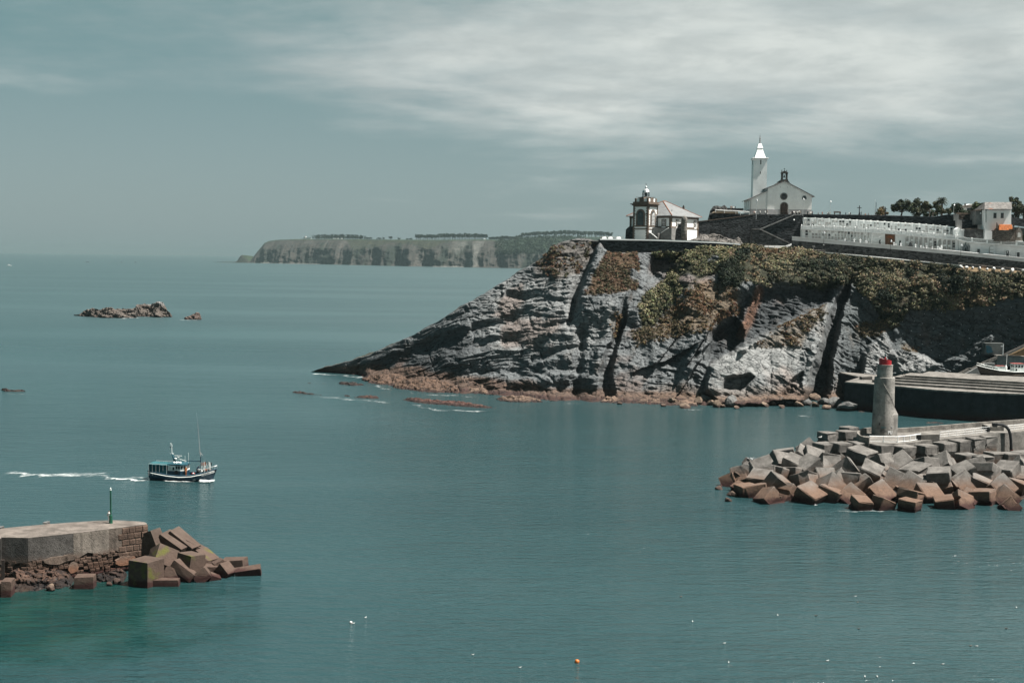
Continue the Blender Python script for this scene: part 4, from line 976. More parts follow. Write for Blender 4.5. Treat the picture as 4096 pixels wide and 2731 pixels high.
# --- viewpoint left of the church
e = empty('viewpoint_platform', P(2900, 880, 474), 0, 'small railed lookout platform on a rock left of the church', 'platform')
slab('wall', mapped(Z1, [(1180, 1000), (1600, 960), (1600, 938), (1450, 925), (1185, 918)]), 473, 6, STONE_D, e)
slab('deck', mapped(Z1, [(1183, 922), (1445, 926), (1440, 903), (1210, 900)]), 472.6, 7, mat('tan_paving', (0.34, 0.27, 0.19)), e)
slab('back_wall', mapped(Z1, [(1310, 905), (1500, 900), (1500, 872), (1330, 868)]), 484, 0.6, STONE_D, e)
rl = MB(); o_ = Vector(e.location)
rp = [P(*Z1(x, y), 472.4) - o_ for x, y in ((1205, 885), (1300, 893), (1420, 897), (1470, 902), (1560, 908))]; rb = [P(*Z1(x, y), 472.4) - o_ for x, y in ((1210, 903), (1300, 910), (1420, 918), (1470, 930), (1560, 936))]
rl.tube(rp, 0.09, 5); rl.tube([(a + b) / 2 for a, b in zip(rp, rb)], 0.06, 5)
for a, b in zip(rp, rb): rl.tube([b - Vector((0, 0, 0.4)), a], 0.08, 5)
rl.build('railing', WHITE_T, e)
o = islet('rock_outcrop', mapped(Z1, [(1135, 960), (1150, 900), (1180, 858), (1240, 855), (1300, 848), (1320, 870), (1335, 905)]), mapped(Z1, [(1135, 995), (1200, 1000), (1335, 985)]), 6, 0.7, (0.075, 0.075, 0.072), seed=62, footD=475)
tag(o, 'dark rock knob behind the lookout rail left of the church', 'rock')
# ================================================================ lighthouse
RZ = math.radians(-39.3)
corner = P(*Z3(1215, 1245), 452)
LH = empty('lighthouse', corner - Matrix.Rotation(RZ, 3, 'Z') @ Vector((8.9, 0, 0)), RZ, 'white lighthouse with brown stone corners, square tower and silver dome', 'lighthouse')
def quoins(b, x, y, z0, z1, dx, dy, w=0.55, w2=0.85, h=0.45):
    """alternating corner stones; dx, dy point outwards"""
    k = 0; z = z0
    while z < z1 - 0.1:
        a = w if k % 2 else w2; c = w2 if k % 2 else w
        b.box(min(x - dx * a, x + dx * 0.06), max(x - dx * a, x + dx * 0.06), min(y - dy * c, y + dy * 0.06), max(y - dy * c, y + dy * 0.06), z, min(z + h - 0.03, z1)); z += h; k += 1
tw = 3.2
t_ = MB().box(-tw, tw, -6.35, -0.01, 0, 13.4).build('tower', WHITE, LH)
q = MB()
for x in (-tw, tw): quoins(q, x, -6.35, 0, 12.2, math.copysign(1, x), -1, 0.6, 0.9)
quoins(q, tw, 0, 4.8, 12.2, 1, 1, 0.6, 0.9)
tag(q.build('quoins', TRIM, t_), kind='stuff')
b = MB()
for z0, z1, p_ in ((3.45, 3.85, 0.12), (4.45, 4.85, 0.15), (8.75, 9.05, 0.08), (11.6, 12.35, 0.07)): b.box(-tw - p_, tw + p_, -6.35 - p_, 0.1, z0, z1)
tag(b.build('stone_band', TRIM, t_), kind='stuff')
b = MB().box(-tw - 0.85, tw + 0.85, -7.2, 0.4, 12.5, 12.8); b.box(-tw - 0.35, tw + 0.35, -6.7, 0.2, 12.3, 12.5); b.box(-tw - 0.15, tw + 0.15, -6.5, 0.1, 12.8, 13.45)
for i in range(16): b.box(-tw - 0.5 + i * 0.47, -tw - 0.3 + i * 0.47, -6.95, -6.4, 12.1, 12.32)
tag(b.build('cornice', TRIM, t_), kind='stuff')
b = MB().box(-2.6, 2.6, -5.75, -0.6, 13.45, 14.6); b.build('parapet', WHITE, t_)
b = MB()
for x in (-2.6, 2.6):
    for y in (-5.75, -0.6): b.box(x - 0.3, x + 0.3, y - 0.3, y + 0.3, 13.45, 14.75)
b.box(-0.9, 0.9, -6.0, -0.4, 13.45, 15.05); b.box(-2.8, 2.8, -4.1, -2.3, 13.45, 15.02)
tag(b.build('parapet_pillar', TRIM, t_), kind='stuff')
b = MB()
for y in (-5.75, -0.6):
    b.tube([(-2.6, y, 15.15), (2.6, y, 15.15)], 0.03, 4)
for x in (-2.6, 2.6): b.tube([(x, -5.75, 15.15), (x, -0.6, 15.15)], 0.03, 4)
for i in range(9):
    for y in (-5.75, -0.6): b.tube([(-2.6 + i * 0.65, y, 14.6), (-2.6 + i * 0.65, y, 15.15)], 0.025, 4)
tag(b.build('railing', IRON, t_), kind='stuff')
lc = (0, -3.2, 0)
ln = MB().lathe([(1.55, 14.9), (1.55, 15.35), (1.35, 15.4)], 16, lc).build('lantern_base', PLASTER, t_)
MB().lathe([(0.4, 15.4), (0.5, 15.7), (0.5, 16.5), (0.3, 16.7)], 10, lc).build('lens', mat('lens_glass', (0.08, 0.14, 0.14), 0.1, 0.6), ln)
b = MB()
for k in range(10):
    a0 = 2 * math.pi * k / 10; a1 = 2 * math.pi * (k + 1) / 10; r = 1.25
    p0 = Vector((r * math.cos(a0), -3.2 + r * math.sin(a0), 15.35)); p1 = Vector((r * math.cos(a1), -3.2 + r * math.sin(a1), 15.35)); up = Vector((0, 0, 1.55))
    b.tube([p0, p0 + up], 0.06, 4); b.tube([p0, p1 + up], 0.035, 4); b.tube([p1, p0 + up], 0.035, 4)
b.lathe([(1.32, 16.88), (1.32, 17.02)], 20, lc)
b.build('lantern_frame', IRON, ln)
b = MB().lathe([(1.36, 17.0)] + [(1.32 * math.cos(a), 17.02 + 1.25 * math.sin(a)) for a in np.linspace(0, 1.35, 9)] + [(0.26, 18.3), (0.22, 18.5), (0.38, 18.62), (0.44, 18.8), (0.34, 19.0), (0.12, 19.12), (0.04, 19.3)], 24, lc)
dm = b.build('dome', METAL, t_, True)
b = MB().tube([(0, -3.2, 19.2), (0, -3.2, 20.3)], 0.035, 4); b.tube([(-0.4, -3.2, 19.6), (0.4, -3.2, 19.6)], 0.03, 4); b.tube([(0, -3.6, 19.6), (0, -2.8, 19.6)], 0.03, 4); b.tube([(-0.3, -3.4, 19.95), (0.35, -3.0, 19.95)], 0.04, 4)
b.build('weather_vane', IRON, dm)
def arch(n, w, z0, z1, inset=0.0):
    """outline of an arched opening, spring line at z1"""
    r = w / 2
    return [(-r, z0), (r, z0)] + [(r * math.cos(a), z1 + r * math.sin(a)) for a in np.linspace(0, math.pi, n)]
for face in (0, 1):
    Mf = Matrix.Identity(4) if face == 0 else Matrix.Translation((0, -3.2, 0)) @ Matrix.Rotation(math.pi / 2, 4, 'Z') @ Matrix.Translation((0, 3.2, 0))
    y0 = -6.35 if face == 0 else -6.4
    wdt = 2.5 if face == 0 else 2.2
    wn_ = MB().xz(arch(13, wdt + 1.3, 4.85, 8.9), y0 - 0.14, y0 + 0.1, Mf).build('window_surround', TRIM, t_)
    MB().xz(arch(13, wdt, 4.95, 8.9), y0 - 0.17, y0 + 0.05, Mf).build('pane', GLASS_D, wn_)
    g = MB()
    for k in range(1, 5): x = -wdt / 2 + wdt * k / 5; g.box(x - 0.035, x + 0.035, y0 - 0.22, y0 - 0.16, 4.95, 8.9 + 0.8 * (1.0 - abs(2 * k / 5 - 1)), Mf)
    for k in range(8): g.box(-wdt / 2, wdt / 2, y0 - 0.22, y0 - 0.16, 5.3 + k * 0.5 - 0.04, 5.3 + k * 0.5 + 0.04, Mf)
    for a in np.linspace(0.5, math.pi - 0.5, 5): g.tube([Mf @ Vector((0, y0 - 0.19, 8.9)), Mf @ Vector((wdt / 2 * math.cos(a), y0 - 0.19, 8.9 + wdt / 2 * math.sin(a)))], 0.035, 4)
    g.build('glazing_bars', mat('green_bars', (0.16, 0.24, 0.23)) if face == 0 else WHITE_T, wn_)
# keepers' house
hs = MB().box(-8.9, 8.9, 0, 18.9, 0, 8.6).build('house_wall', WHITE, LH)
for x, dx in ((-8.9, -1), (8.9, 1)):
    for y, dy in ((0, -1), (18.9, 1)): MB().box(min(x - dx * 0.75, x + dx * 0.08), max(x - dx * 0.75, x + dx * 0.08), min(y - dy * 0.75, y + dy * 0.08), max(y - dy * 0.75, y + dy * 0.08), 0, 8.6).build('corner_pilaster', TRIM, hs)
b = MB().box(-9.05, 9.05, -0.12, 19.05, 7.75, 8.6); b.box(-9.05, 9.05, -0.15, 19.05, 4.1, 4.75); tag(b.build('stone_band', TRIM, hs), kind='stuff')
ex, ez, rx = 9.9, 8.6, 8.9 - 8.9 + 0.01
r0, r1 = (0, 8.4, 14.2), (0, 10.5, 14.2)
rf = MB().add([(-ex, -1.0, ez), (ex, -1.0, ez), (ex, 19.9, ez), (-ex, 19.9, ez), r0, r1, (-ex, -1.0, ez - 0.25), (ex, -1.0, ez - 0.25), (ex, 19.9, ez - 0.25), (-ex, 19.9, ez - 0.25)],
              [(0, 1, 4), (1, 2, 5, 4), (2, 3, 5), (3, 0, 4, 5), (6, 7, 1, 0), (7, 8, 2, 1), (8, 9, 3, 2), (9, 6, 0, 3), (9, 8, 7, 6)]).build('roof', SLATE, LH)
b = MB()
for c in ((-ex, -1.0, ez), (ex, -1.0, ez)): b.tube([Vector(c) + Vector((0, 0, 0.05)), Vector(r0) + Vector((0, 0, 0.08))], 0.14, 5)
for c in ((ex, 19.9, ez), (-ex, 19.9, ez)): b.tube([Vector(c) + Vector((0, 0, 0.05)), Vector(r1) + Vector((0, 0, 0.08))], 0.14, 5)
b.tube([Vector(r0) + Vector((0, 0, 0.08)), Vector(r1) + Vector((0, 0, 0.08))], 0.15, 5)
tag(b.build('ridge_tiles', TERRA, rf), kind='stuff')
b = MB().box(4.3, 4.9, 15.0, 15.6, 10.5, 12.6); b.lathe([(0.2, 12.6), (0.2, 13.0)], 8, (4.6, 15.3, 0)); b.build('chimney', TRIM_D, rf)
MB().tube([(6.9, 3.6, 9.4), (6.9, 3.6, 10.9)], 0.1, 5).build('vent_pipe', IRON, rf)
for face, x in (('f', 5.9), ('r', 4.2), ('r', 7.9), ('r', 16.6)):
    Mf = Matrix.Translation((x, 0, 0)) if face == 'f' else Matrix.Translation((8.9, x, 0)) @ Matrix.Rotation(math.pi / 2, 4, 'Z')
    wn_ = MB().box(-0.95, 0.95, -0.16, 0.1, 4.75, 7.3, Mf).build('window', TRIM, hs)
    MB().box(-0.6, 0.6, -0.19, 0.05, 5.0, 7.0, Mf).build('pane', GLASS_D, wn_)
    b = MB().box(-0.6, 0.6, -0.23, -0.17, 6.1, 6.2, Mf)
    for sx in (-0.58, 0, 0.58): b.box(sx - 0.05, sx + 0.05, -0.23, -0.17, 5.0, 7.0, Mf)
    b.box(-0.6, 0.6, -0.23, -0.17, 6.93, 7.03, Mf); b.box(-0.6, 0.6, -0.23, -0.17, 5.0, 5.1, Mf); b.build('frame', WHITE_T, wn_)
    MB().box(-0.85, 0.85, -0.2, 0.05, 4.3, 4.7, Mf).build('sill', WHITE_T, wn_)
b = MB().box(3.3, 11.5, -3.6, -0.05, 0, 4.1); b.build('yard_wall', PLASTER, LH)
st = MB().xz([(2.9, 0), (6.8, 0), (6.8, 0.4), (4.0, 2.3), (2.9, 2.3)], -6.0, -5.4).build('stair_wall', PLASTER, LH)
b = MB()
for k in range(9): b.box(4.0 + k * 0.34, 6.9, -5.4, -3.7, 0, 2.2 - k * 0.24)
b.build('steps', PLASTER, st)
b = MB().tube([(4.0, -5.7, 2.35), (6.9, -5.7, 0.42)], 0.14, 5); b.tube([(6.6, -3.65, 2.0), (10.2, -3.65, 4.1)], 0.12, 5); tag(b.build('stair_coping', WHITE_T, st), kind='stuff')
MB().xz([(-9.6, 0), (-2.0, 0), (-3.6, 4.2), (-8.2, 4.6), (-9.4, 3.6)], -1.8, 1.6).build('bastion', STONE_D, LH)
# stone turret and its ruin
e = empty('stone_turret', P(*Z3(1495, 1262), 443), 0, 'round pale stone turret with a ruined cap beside the lighthouse', 'turret')
s3 = 443 / F / 5.2267
b = MB().lathe([(68 * s3, -2), (66 * s3, 230 * s3), (60 * s3, 250 * s3), (58 * s3, 400 * s3), (64 * s3, 430 * s3), (50 * s3, 470 * s3), (28 * s3, 500 * s3), (8 * s3, 512 * s3)], 18)
b.build('shaft', stone_mat('turret_stone', (0.24, 0.225, 0.205), 1.4, 0.5), e, True)
slab('ruined_wall', mapped(Z3, [(1320, 1262), (1440, 1262), (1440, 900), (1395, 915), (1380, 960), (1340, 1050)]), 445, 2.0, STONE_D, e)
# ================================================================ church
uc = 490 / F / 4.48
CZ = math.radians(-2.7)
CH = empty('church', P(*Z4(965, 1468), 490), CZ, 'white church with tall square bell tower and stone bell gable on the hilltop', 'church')
k_ = 1.013
def cx(zx): return (zx - 965) * uc * k_
def cz(zy): return (1466 - zy) * uc
xl, xr = cx(670), cx(1445)
slope_l = (cz(878) - cz(1010)) / (0 - cx(640)); slope_r = (cz(878) - cz(1150)) / cx(1490)
fl_ = cz(882) + xl * slope_l; fr_ = cz(882) - xr * slope_r
nv_ = MB().xz([(xl, -0.5), (xr, -0.5), (xr, fr_), (0, cz(882)), (xl, fl_)], 0, 24).build('nave', WHITE, CH)
MB().box(xl - 0.02, xr + 0.03, -0.05, 24.05, -0.6, cz(1378)).build('base_band', GREYBAND, nv_)
def roof_slab(xa, za, xb, zb, y0, y1, th=0.28):
    return [(xa, za), (xb, zb), (xb, zb + th), (xa, za + th)]
b = MB().xz(roof_slab(0.0, cz(882), cx(1490), cz(882) - cx(1490) * slope_r, 0, 0), -0.55, 24.5)
b.xz(roof_slab(cx(636), cz(882) + cx(636) * slope_l, 0.0, cz(882), 0, 0), -0.55, 24.5)
rf = b.build('roof', SLATE, CH)
b = MB()
for k in range(17):
    x = 0.5 + k * (cx(1480) - 0.5) / 16; z = cz(882) - x * slope_r; b.box(x - 0.09, x + 0.09, -0.5, 0.3, z - 0.22, z - 0.02)
for k in range(10):
    x = -0.5 + k * (cx(645) + 0.5) / 9; z = cz(882) + x * slope_l; b.box(x - 0.09, x + 0.09, -0.5, 0.3, z - 0.22, z - 0.02)
tag(b.build('rafter_ends', WHITE_T, rf), kind='stuff')
MB().tube([(0, -0.5, cz(882) + 0.3), (0, 24.4, cz(882) + 0.3)], 0.16, 5).build('ridge_tiles', TERRA, rf)
# side aisle on the left
xa, zb_, zt_ = cx(372), cz(1198), cz(1052)
sl = (zt_ - zb_) / (xl - xa)
an = MB().xz([(xa, -0.5), (xl, -0.5), (xl, zt_), (xa, zb_)], 0.35, 18).build('aisle', WHITE, CH)
MB().box(xa - 0.04, xl, 0.3, 18.04, -0.6, cz(1378)).build('base_band', GREYBAND, an)
b = MB().xz(roof_slab(xa - 0.8, zb_ - 0.8 * sl, xl + 0.1, zt_ + 0.1 * sl, 0, 0, 0.25), -0.15, 18.6); ar = b.build('aisle_roof', SLATE, an)
b = MB()
for k in range(14):
    x = xa - 0.5 + k * (xl - xa + 0.4) / 13; z = zb_ + (x - xa) * sl; b.box(x - 0.08, x + 0.08, -0.1, 0.5, z - 0.2, z - 0.02)
tag(b.build('rafter_ends', WHITE_T, ar), kind='stuff')
for y in (5.0, 11.0):
    MB().box(xa - 0.08, xa + 0.1, y, y + 1.0, cz(1350), cz(1228)).build('slit_window', GLASS_D, an)
MB().tube([(xa + 0.3, 0.25, -0.3), (xa + 0.3, 0.25, zb_)], 0.07, 5).build('downpipe', PLASTER, an)
# door, rose window, lunette
dr = MB().xz(arch(13, 3.2, -0.5, cz(1320)), -0.12, 0.2).build('door', mat('pale_granite', (0.42, 0.40, 0.37)), nv_)
for sx in (-1, 1):
    pts = [(0.02 * sx, -0.5), (1.32 * sx, -0.5), (1.32 * sx, cz(1320))] + [(1.32 * math.cos(a) * sx, cz(1320) + 1.32 * math.sin(a)) for a in np.linspace(0.2, 1.53, 6)]
    if sx < 0: pts.reverse()
    MB().xz(pts, -0.17, 0.1).build('door_leaf', WOOD_D, dr)
b = MB()
for zz_ in (0.7, 1.6, 2.5):
    for sx in (-0.95, 0.25): b.box(sx, sx + 0.7, -0.2, -0.15, zz_, zz_ + 0.7)
tag(b.build('door_panels', mat('brown_wood', (0.075, 0.058, 0.048)), dr), kind='stuff')
Mr = Matrix.Translation((cx(956), -0.1, cz(1148))) @ Matrix.Rotation(math.pi / 2, 4, 'X')
rs = MB().lathe([(1.40, -0.1), (1.40, 0.1), (1.02, 0.1), (1.02, 0.02)], 28, M=Mr).build('rose_window', mat('ring_stone', (0.27, 0.26, 0.25), var=0.5, scale=3), nv_)
MB().lathe([(1.02, 0.0), (1.02, 0.13)], 24, M=Mr).build('pane', GLASS_D, rs)
b = MB()
for k in range(12):
    a = k * math.pi / 6; b.tube([Mr @ Vector((0.25 * math.cos(a), 0.25 * math.sin(a), 0.15)), Mr @ Vector((1.02 * math.cos(a), 1.02 * math.sin(a), 0.15))], 0.045, 4)
b.lathe([(0.28, 0.13), (0.28, 0.19), (0.2, 0.19)], 12, M=Mr); tag(b.build('tracery', TRIM_D, rs), kind='stuff')
Ml = Matrix.Translation((cx(1313), 0, cz(1195)))
lu = MB().xz([(-0.88, 0), (0.88, 0)] + [(0.88 * math.cos(a), 0.55 + 0.92 * math.sin(a)) for a in np.linspace(0, math.pi, 11)], -0.08, 0.1, Ml).build('lunette', mat('blue_grey_stone', (0.25, 0.29, 0.30)), nv_)
MB().xz([(-0.55, 0.25), (0.55, 0.25)] + [(0.55 * math.cos(a), 0.5 + 0.62 * math.sin(a)) for a in np.linspace(0, math.pi, 9)], -0.12, 0.05, Ml).build('pane', GLASS_D, lu)
b = MB()
for zx in (892, 1014): b.box(cx(zx) - 0.08, cx(zx) + 0.08, -0.03, 0.05, cz(990), cz(980))
tag(b.build('vent_hole', GLASS_D, nv_), kind='stuff')
# bell gable
bg_ = empty_parent = MB().box(cx(897), cx(1022), 0.1, 1.3, cz(884), cz(846)).build('bell_gable', TRIM_D, CH)
b = MB()
for a, c in ((904, 934), (984, 1014)): b.box(cx(a), cx(c), 0.2, 1.2, cz(850), cz(735))
b.xz([(cx(902), cz(740)), (cx(932), cz(760)), (cx(934), cz(748))] + [(cx(959) + 25 * uc * math.cos(a), cz(762) + 28 * uc * math.sin(a)) for a in np.linspace(math.pi, 0, 7)] + [(cx(984), cz(748)), (cx(986), cz(760)), (cx(1016), cz(740)), (cx(1016), cz(722)), (cx(959), cz(690)), (cx(902), cz(722))][::1], 0.2, 1.2)
b.box(cx(894), cx(1024), 0.05, 1.35, cz(742), cz(728))
for zx in (845, 1030):   # scroll feet
    b.xz([(cx(zx - 20), cz(905 if zx < 900 else 900)), (cx(zx + 55 if zx < 900 else zx + 30), cz(905)), (cx(zx + 55 if zx < 900 else zx - 8), cz(862)), (cx(zx + 30 if zx < 900 else zx - 12), cz(868))], 0.3, 1.1)
b.build('arch_pillars', TRIM_D, bg_)
b = MB()
for zx in (914, 1000): b.lathe([(0.22, cz(722)), (0.28, cz(712)), (0.12, cz(700)), (0.16, cz(692)), (0.03, cz(668))], 8, (cx(zx), 0.7, 0))
tag(b.build('pinnacle', TRIM_D, bg_), kind='stuff')
b = MB().box(cx(955), cx(961), 0.65, 0.8, cz(692), cz(645)); b.box(cx(944), cx(972), 0.65, 0.8, cz(662), cz(656)); b.build('cross', TRIM_D, bg_)
b = MB().lathe([(0.38, cz(815)), (0.34, cz(808)), (0.24, cz(790)), (0.2, cz(775)), (0.1, cz(768)), (0.04, cz(762))], 12, (cx(957), 0.7, 0)); b.box(cx(940), cx(974), 0.62, 0.78, cz(770), cz(764)); b.tube([(cx(957), 0.7, cz(815)), (cx(955), 0.7, cz(850))], 0.03, 4); b.build('bell', mat('bronze', (0.04, 0.045, 0.04), 0.4, 0.5), bg_)
# bell tower
ut = 498 / F / 4.48
tx_ = (591 - 965) * ut * 1.01 - 0.05; ht = 240 * ut / 2 * 1.0; ty = 8.0 + ht
def tz(zy): return (1466 - zy) * ut
tower = MB().box(tx_ - ht, tx_ + ht, ty - ht, ty + ht, 0, tz(490)).build('bell_tower', WHITE, CH)
def pyr(b, rows):
    n = len(rows); vs = []; fs = []
    for h_, z in rows: vs += [(tx_ - h_, ty - h_, z), (tx_ + h_, ty - h_, z), (tx_ + h_, ty + h_, z), (tx_ - h_, ty + h_, z)]
    for i in range(n - 1):
        for k in range(4): fs.append((i * 4 + k, i * 4 + (k + 1) % 4, (i + 1) * 4 + (k + 1) % 4, (i + 1) * 4 + k))
    fs.append((3, 2, 1, 0)); fs.append(tuple((n - 1) * 4 + k for k in range(4)))
    b.add(vs, fs)
b = MB(); pyr(b, [(ht + 0.02, tz(492)), (ht + 0.1, tz(486)), (ht + 0.45, tz(466)), (ht + 0.5, tz(458)), (ht + 0.45, tz(455))]); b.build('cornice', WHITE_T, tower)
b = MB(); pyr(b, [(98 * ut, tz(455)), (46 * ut, tz(296)), (46 * ut, tz(288)), (52 * ut, tz(280)), (51 * ut, tz(274)), (28 * ut, tz(205)), (24 * ut, tz(195))]); sp = b.build('spire', WHITE_T, tower)
b = MB().lathe([(0.24, tz(196)), (0.2, tz(110)), (0.3, tz(105)), (0.22, tz(88)), (0.05, tz(82)), (0.03, tz(18))], 8, (tx_, ty, 0)); b.box(tx_ - 0.35, tx_ + 0.35, ty - 0.06, ty + 0.06, tz(68), tz(63)); b.build('finial', PLASTER, sp)
for zx, y0_, y1_, w in ((592, 574, 494, 17), (590, 738, 700, 13)):
    MB().box((zx - 965) * ut - w * ut / 2, (zx - 965) * ut + w * ut / 2, ty - ht - 0.06, ty - ht + 0.2, tz(y0_), tz(y1_)).build('slit_window', IRON, tower)
MB().box(tx_ - ht - 0.06, tx_ - ht + 0.2, ty - 0.4, ty + 0.4, tz(574), tz(494)).build('slit_window', mat('blue_grey_stone', (0.25, 0.29, 0.30)), tower)
# ---------------------------------------------------------------- cemetery under the church
PANEL_M = {'white': WHITE, 'grey': mat('grey_marble', (0.50, 0.50, 0.48), var=0.25), 'mid': mat('stained_marble', (0.44, 0.43, 0.41), var=0.35, scale=2), 'dark': mat('black_marble', (0.035, 0.04, 0.042), 0.4, 0.4), 'red': mat('red_flowers', (0.30, 0.08, 0.04), var=0.5, scale=4)}
unit = {}
for k_, m_ in PANEL_M.items(): unit[k_] = MB().box(-0.5, 0.5, -0.5, 0.5, -0.5, 0.5).mesh('niche', m_)
unit_arch = {k_: MB().xz([(-0.5, -0.5), (0.5, -0.5)] + [(0.5 * math.cos(a), 0.25 + 0.25 * math.sin(a)) for a in np.linspace(0, math.pi, 9)], -0.5, 0.5).mesh('niche', m_) for k_, m_ in PANEL_M.items()}
def panel(parent, px, py, w, h, D, mk='white', name='niche', th=0.18, arch_=False):
    c = P(px, py, D); s = D / F
    return inst((unit_arch if arch_ else unit)[mk], name, parent, c - Vector(parent.location), (0, 0, 0), (w * s, th, h * s))
rc = random.Random(5)
def pick(): 
    r = rc.random(); return 'white' if r < 0.42 else 'grey' if r < 0.76 else 'mid' if r < 0.92 else 'dark'
DN = lambda p_: cem_D(p_) + 6.0      # lower rows
DU = lambda p_: cem_D(p_) + 9.5      # upper rows
li = lambda xs, ys: (lambda x: float(np.interp(x, xs, ys)))
up_top = li([3213, 3346, 3512, 3700, 3816], [870, 876, 884.5, 897, 907]); up_bot = li([3205, 3700, 3820], [917, 947, 959])
e = empty('niche_block', P(3500, 930, DU(3500)), 0, 'upper white block of burial niches behind the balustrade', 'tomb wall')
xs = list(np.linspace(3213, 3818, 12))
slab('wall', [(x, up_bot(x)) for x in xs] + [(x, up_top(x)) for x in reversed(xs)], DU, 2.4, PANEL_M['white'], e)
b = MB(); bay = (3812 - 3215) / 21.5
for i in range(22):
    x = 3215 + i * bay; D = DU(x) - 0.06; s = D / F
    top, bot = up_top(x) + 1, up_bot(x)
    c = P(x, (top + bot) / 2, D) - Vector(e.location)
    inst(unit['white'], 'pilaster', e, c, (0, 0, 0), (3.0 * s, 0.5, (bot - top) * s))
    inst(unit['white'], 'bay_cornice', e, P(x + bay / 2, up_top(x + bay / 2) + 3.2, D - 0.1) - Vector(e.location), (0, 0.04, 0), ((bay - 3) * s, 0.5, 2.4 * s))
    if i in range(1, 21): inst(unit['grey'], 'bay_crest', e, P(x + bay / 2 + 4, up_top(x + bay / 2) - 0.6, D + 0.3) - Vector(e.location), (0, 0, 0), (6 * s, 0.4, 3.4 * s))
    for c_ in (0, 1):
        xc = x + 3 + (bay - 5) * (0.25 + 0.5 * c_)
        for r_ in range(3):
            yy = up_top(xc) + 9.2 + r_ * 9.6
            panel(e, xc, yy, (bay - 5) / 2 - 1.4, 7.6, DU(xc) - 0.02, pick(), th=0.2)
# balustrades
bal = MB().lathe([(0.10, 0), (0.10, 0.08), (0.06, 0.12), (0.12, 0.4), (0.07, 0.62), (0.06, 0.8), (0.10, 0.86), (0.10, 0.95)], 6).mesh('baluster', WHITE_T)
def balustrade(pts, posts, label, Df, hpx, nb):
    x0, x1 = pts[0][0], pts[-1][0]; f = li([p_[0] for p_ in pts], [p_[1] for p_ in pts])
    e = empty('balustrade', P((x0 + x1) / 2, f((x0 + x1) / 2) + hpx, Df((x0 + x1) / 2)), 0, label, 'balustrade')
    xs = list(np.linspace(x0, x1, 10))
    slab('rail', [(x, f(x) + 3.4) for x in xs] + [(x, f(x)) for x in reversed(xs)], lambda q: Df(q) - 0.2, 0.45, WHITE_T, e)
    slab('plinth', [(x, f(x) + hpx + 1.2) for x in xs] + [(x, f(x) + hpx - 2.4) for x in reversed(xs)], lambda q: Df(q) - 0.25, 1.4, WHITE_T, e)
    b = MB(); o_ = Vector(e.location)
    for a, c in zip(posts[:-1], posts[1:]):
        for k in range(nb):
            x = a + 2.4 + (c - a - 4.8) * (k + 0.5) / nb
            p0 = P(x, f(x) + hpx - 2.2, Df(x)) - o_; p1 = P(x, f(x) + 3.2, Df(x)) - o_
            h = (p1 - p0).z
            b.lathe([(0.085, 0), (0.055, 0.12 * h), (0.11, 0.4 * h), (0.06, 0.8 * h), (0.09, h)], 5, p0)
    tag(b.build('balusters', WHITE_T, e), kind='stuff')
    for x in posts:
        s = Df(x) / F; p_ = P(x, f(x) + hpx, Df(x)) - o_
        MB().box(-2.3 * s, 2.3 * s, -0.25, 0.25, 0, hpx * s).add([(-1.6 * s, -0.2, hpx * s), (1.6 * s, -0.2, hpx * s), (1.6 * s, 0.2, hpx * s), (-1.6 * s, 0.2, hpx * s), (0, 0, (hpx + 2.8) * s)], [(0, 1, 4), (1, 2, 4), (2, 3, 4), (3, 0, 4)]).build('post', WHITE_T, e, loc=p_)
    return e
DB = lambda p_: cem_D(p_) + 5.4
balustrade([(3205, 900), (3330, 904.5), (3520, 915.5), (3700, 930), (3822, 941)], [3206, 3249, 3292, 3336, 3377, 3421, 3466, 3510, 3555, 3600, 3645, 3690, 3735, 3780, 3822], 'long white balustrade over the lower niche wall', DB, 16.5, 12)
balustrade([(3829, 940), (3860, 950), (3950, 957), (4096, 967), (4200, 974)], [3830, 3887, 3948, 4004, 4065, 4126, 4190], 'white balustrade with wider bays at the right edge of the cemetery', lambda q: DB(q) - 1.5, 17, 14)
# lower wall of niches and tombs
lo_top = li([3205, 3330, 3520, 3700, 3840], [917, 921, 932, 947, 959]); band_t = li([3170, 3523, 3820, 4096, 4250], [946.5, 977, 1003, 1032, 1046])
e = empty('niche_wall', P(3500, 975, DN(3500)), 0, 'lower white niche wall with tomb fronts behind the whitewashed band', 'tomb wall')
xs = list(np.linspace(3206, 3842, 12))
slab('wall', [(x, band_t(x) + 8) for x in xs] + [(x, lo_top(x)) for x in reversed(xs)], DN, 1.8, PANEL_M['white'], e)
for i in range(22):
    x = 3214 + i * 13.05
    for r_ in range(4):
        yy = lo_top(x) + 7.5 + r_ * 12.0 * (1 - 0.0004 * (x - 3206))
        if yy > band_t(x) + 2: continue
        panel(e, x, yy, 10.4, 9.2, DN(x) - 0.02, 'red' if (i, r_) == (10, 3) else pick(), th=0.22)
def onlow(x, y0, y1, w, mk, nm, **k): return panel(e, x, (y0 + y1) / 2, w, y1 - y0, DN(x) - 0.06, mk, nm, **k)
onlow(3521, 959, 978, 10, 'dark', 'arched_door', arch_=True)
chp = slab('chapel_front', [(3541, 985), (3580, 989), (3580, 937), (3541, 934)], lambda q: DN(q) - 0.3, 0.5, mat('brown_sandstone', (0.27, 0.155, 0.10), var=0.4, scale=2), e)
slab('pediment', [(3543, 950), (3579, 953), (3560, 940)], lambda q: DN(q) - 0.5, 0.3, TERRA, e)
onlow(3560, 963, 984, 11, 'dark', 'arched_door', arch_=True)
onlow(3601, 963, 986, 9, 'dark', 'door')
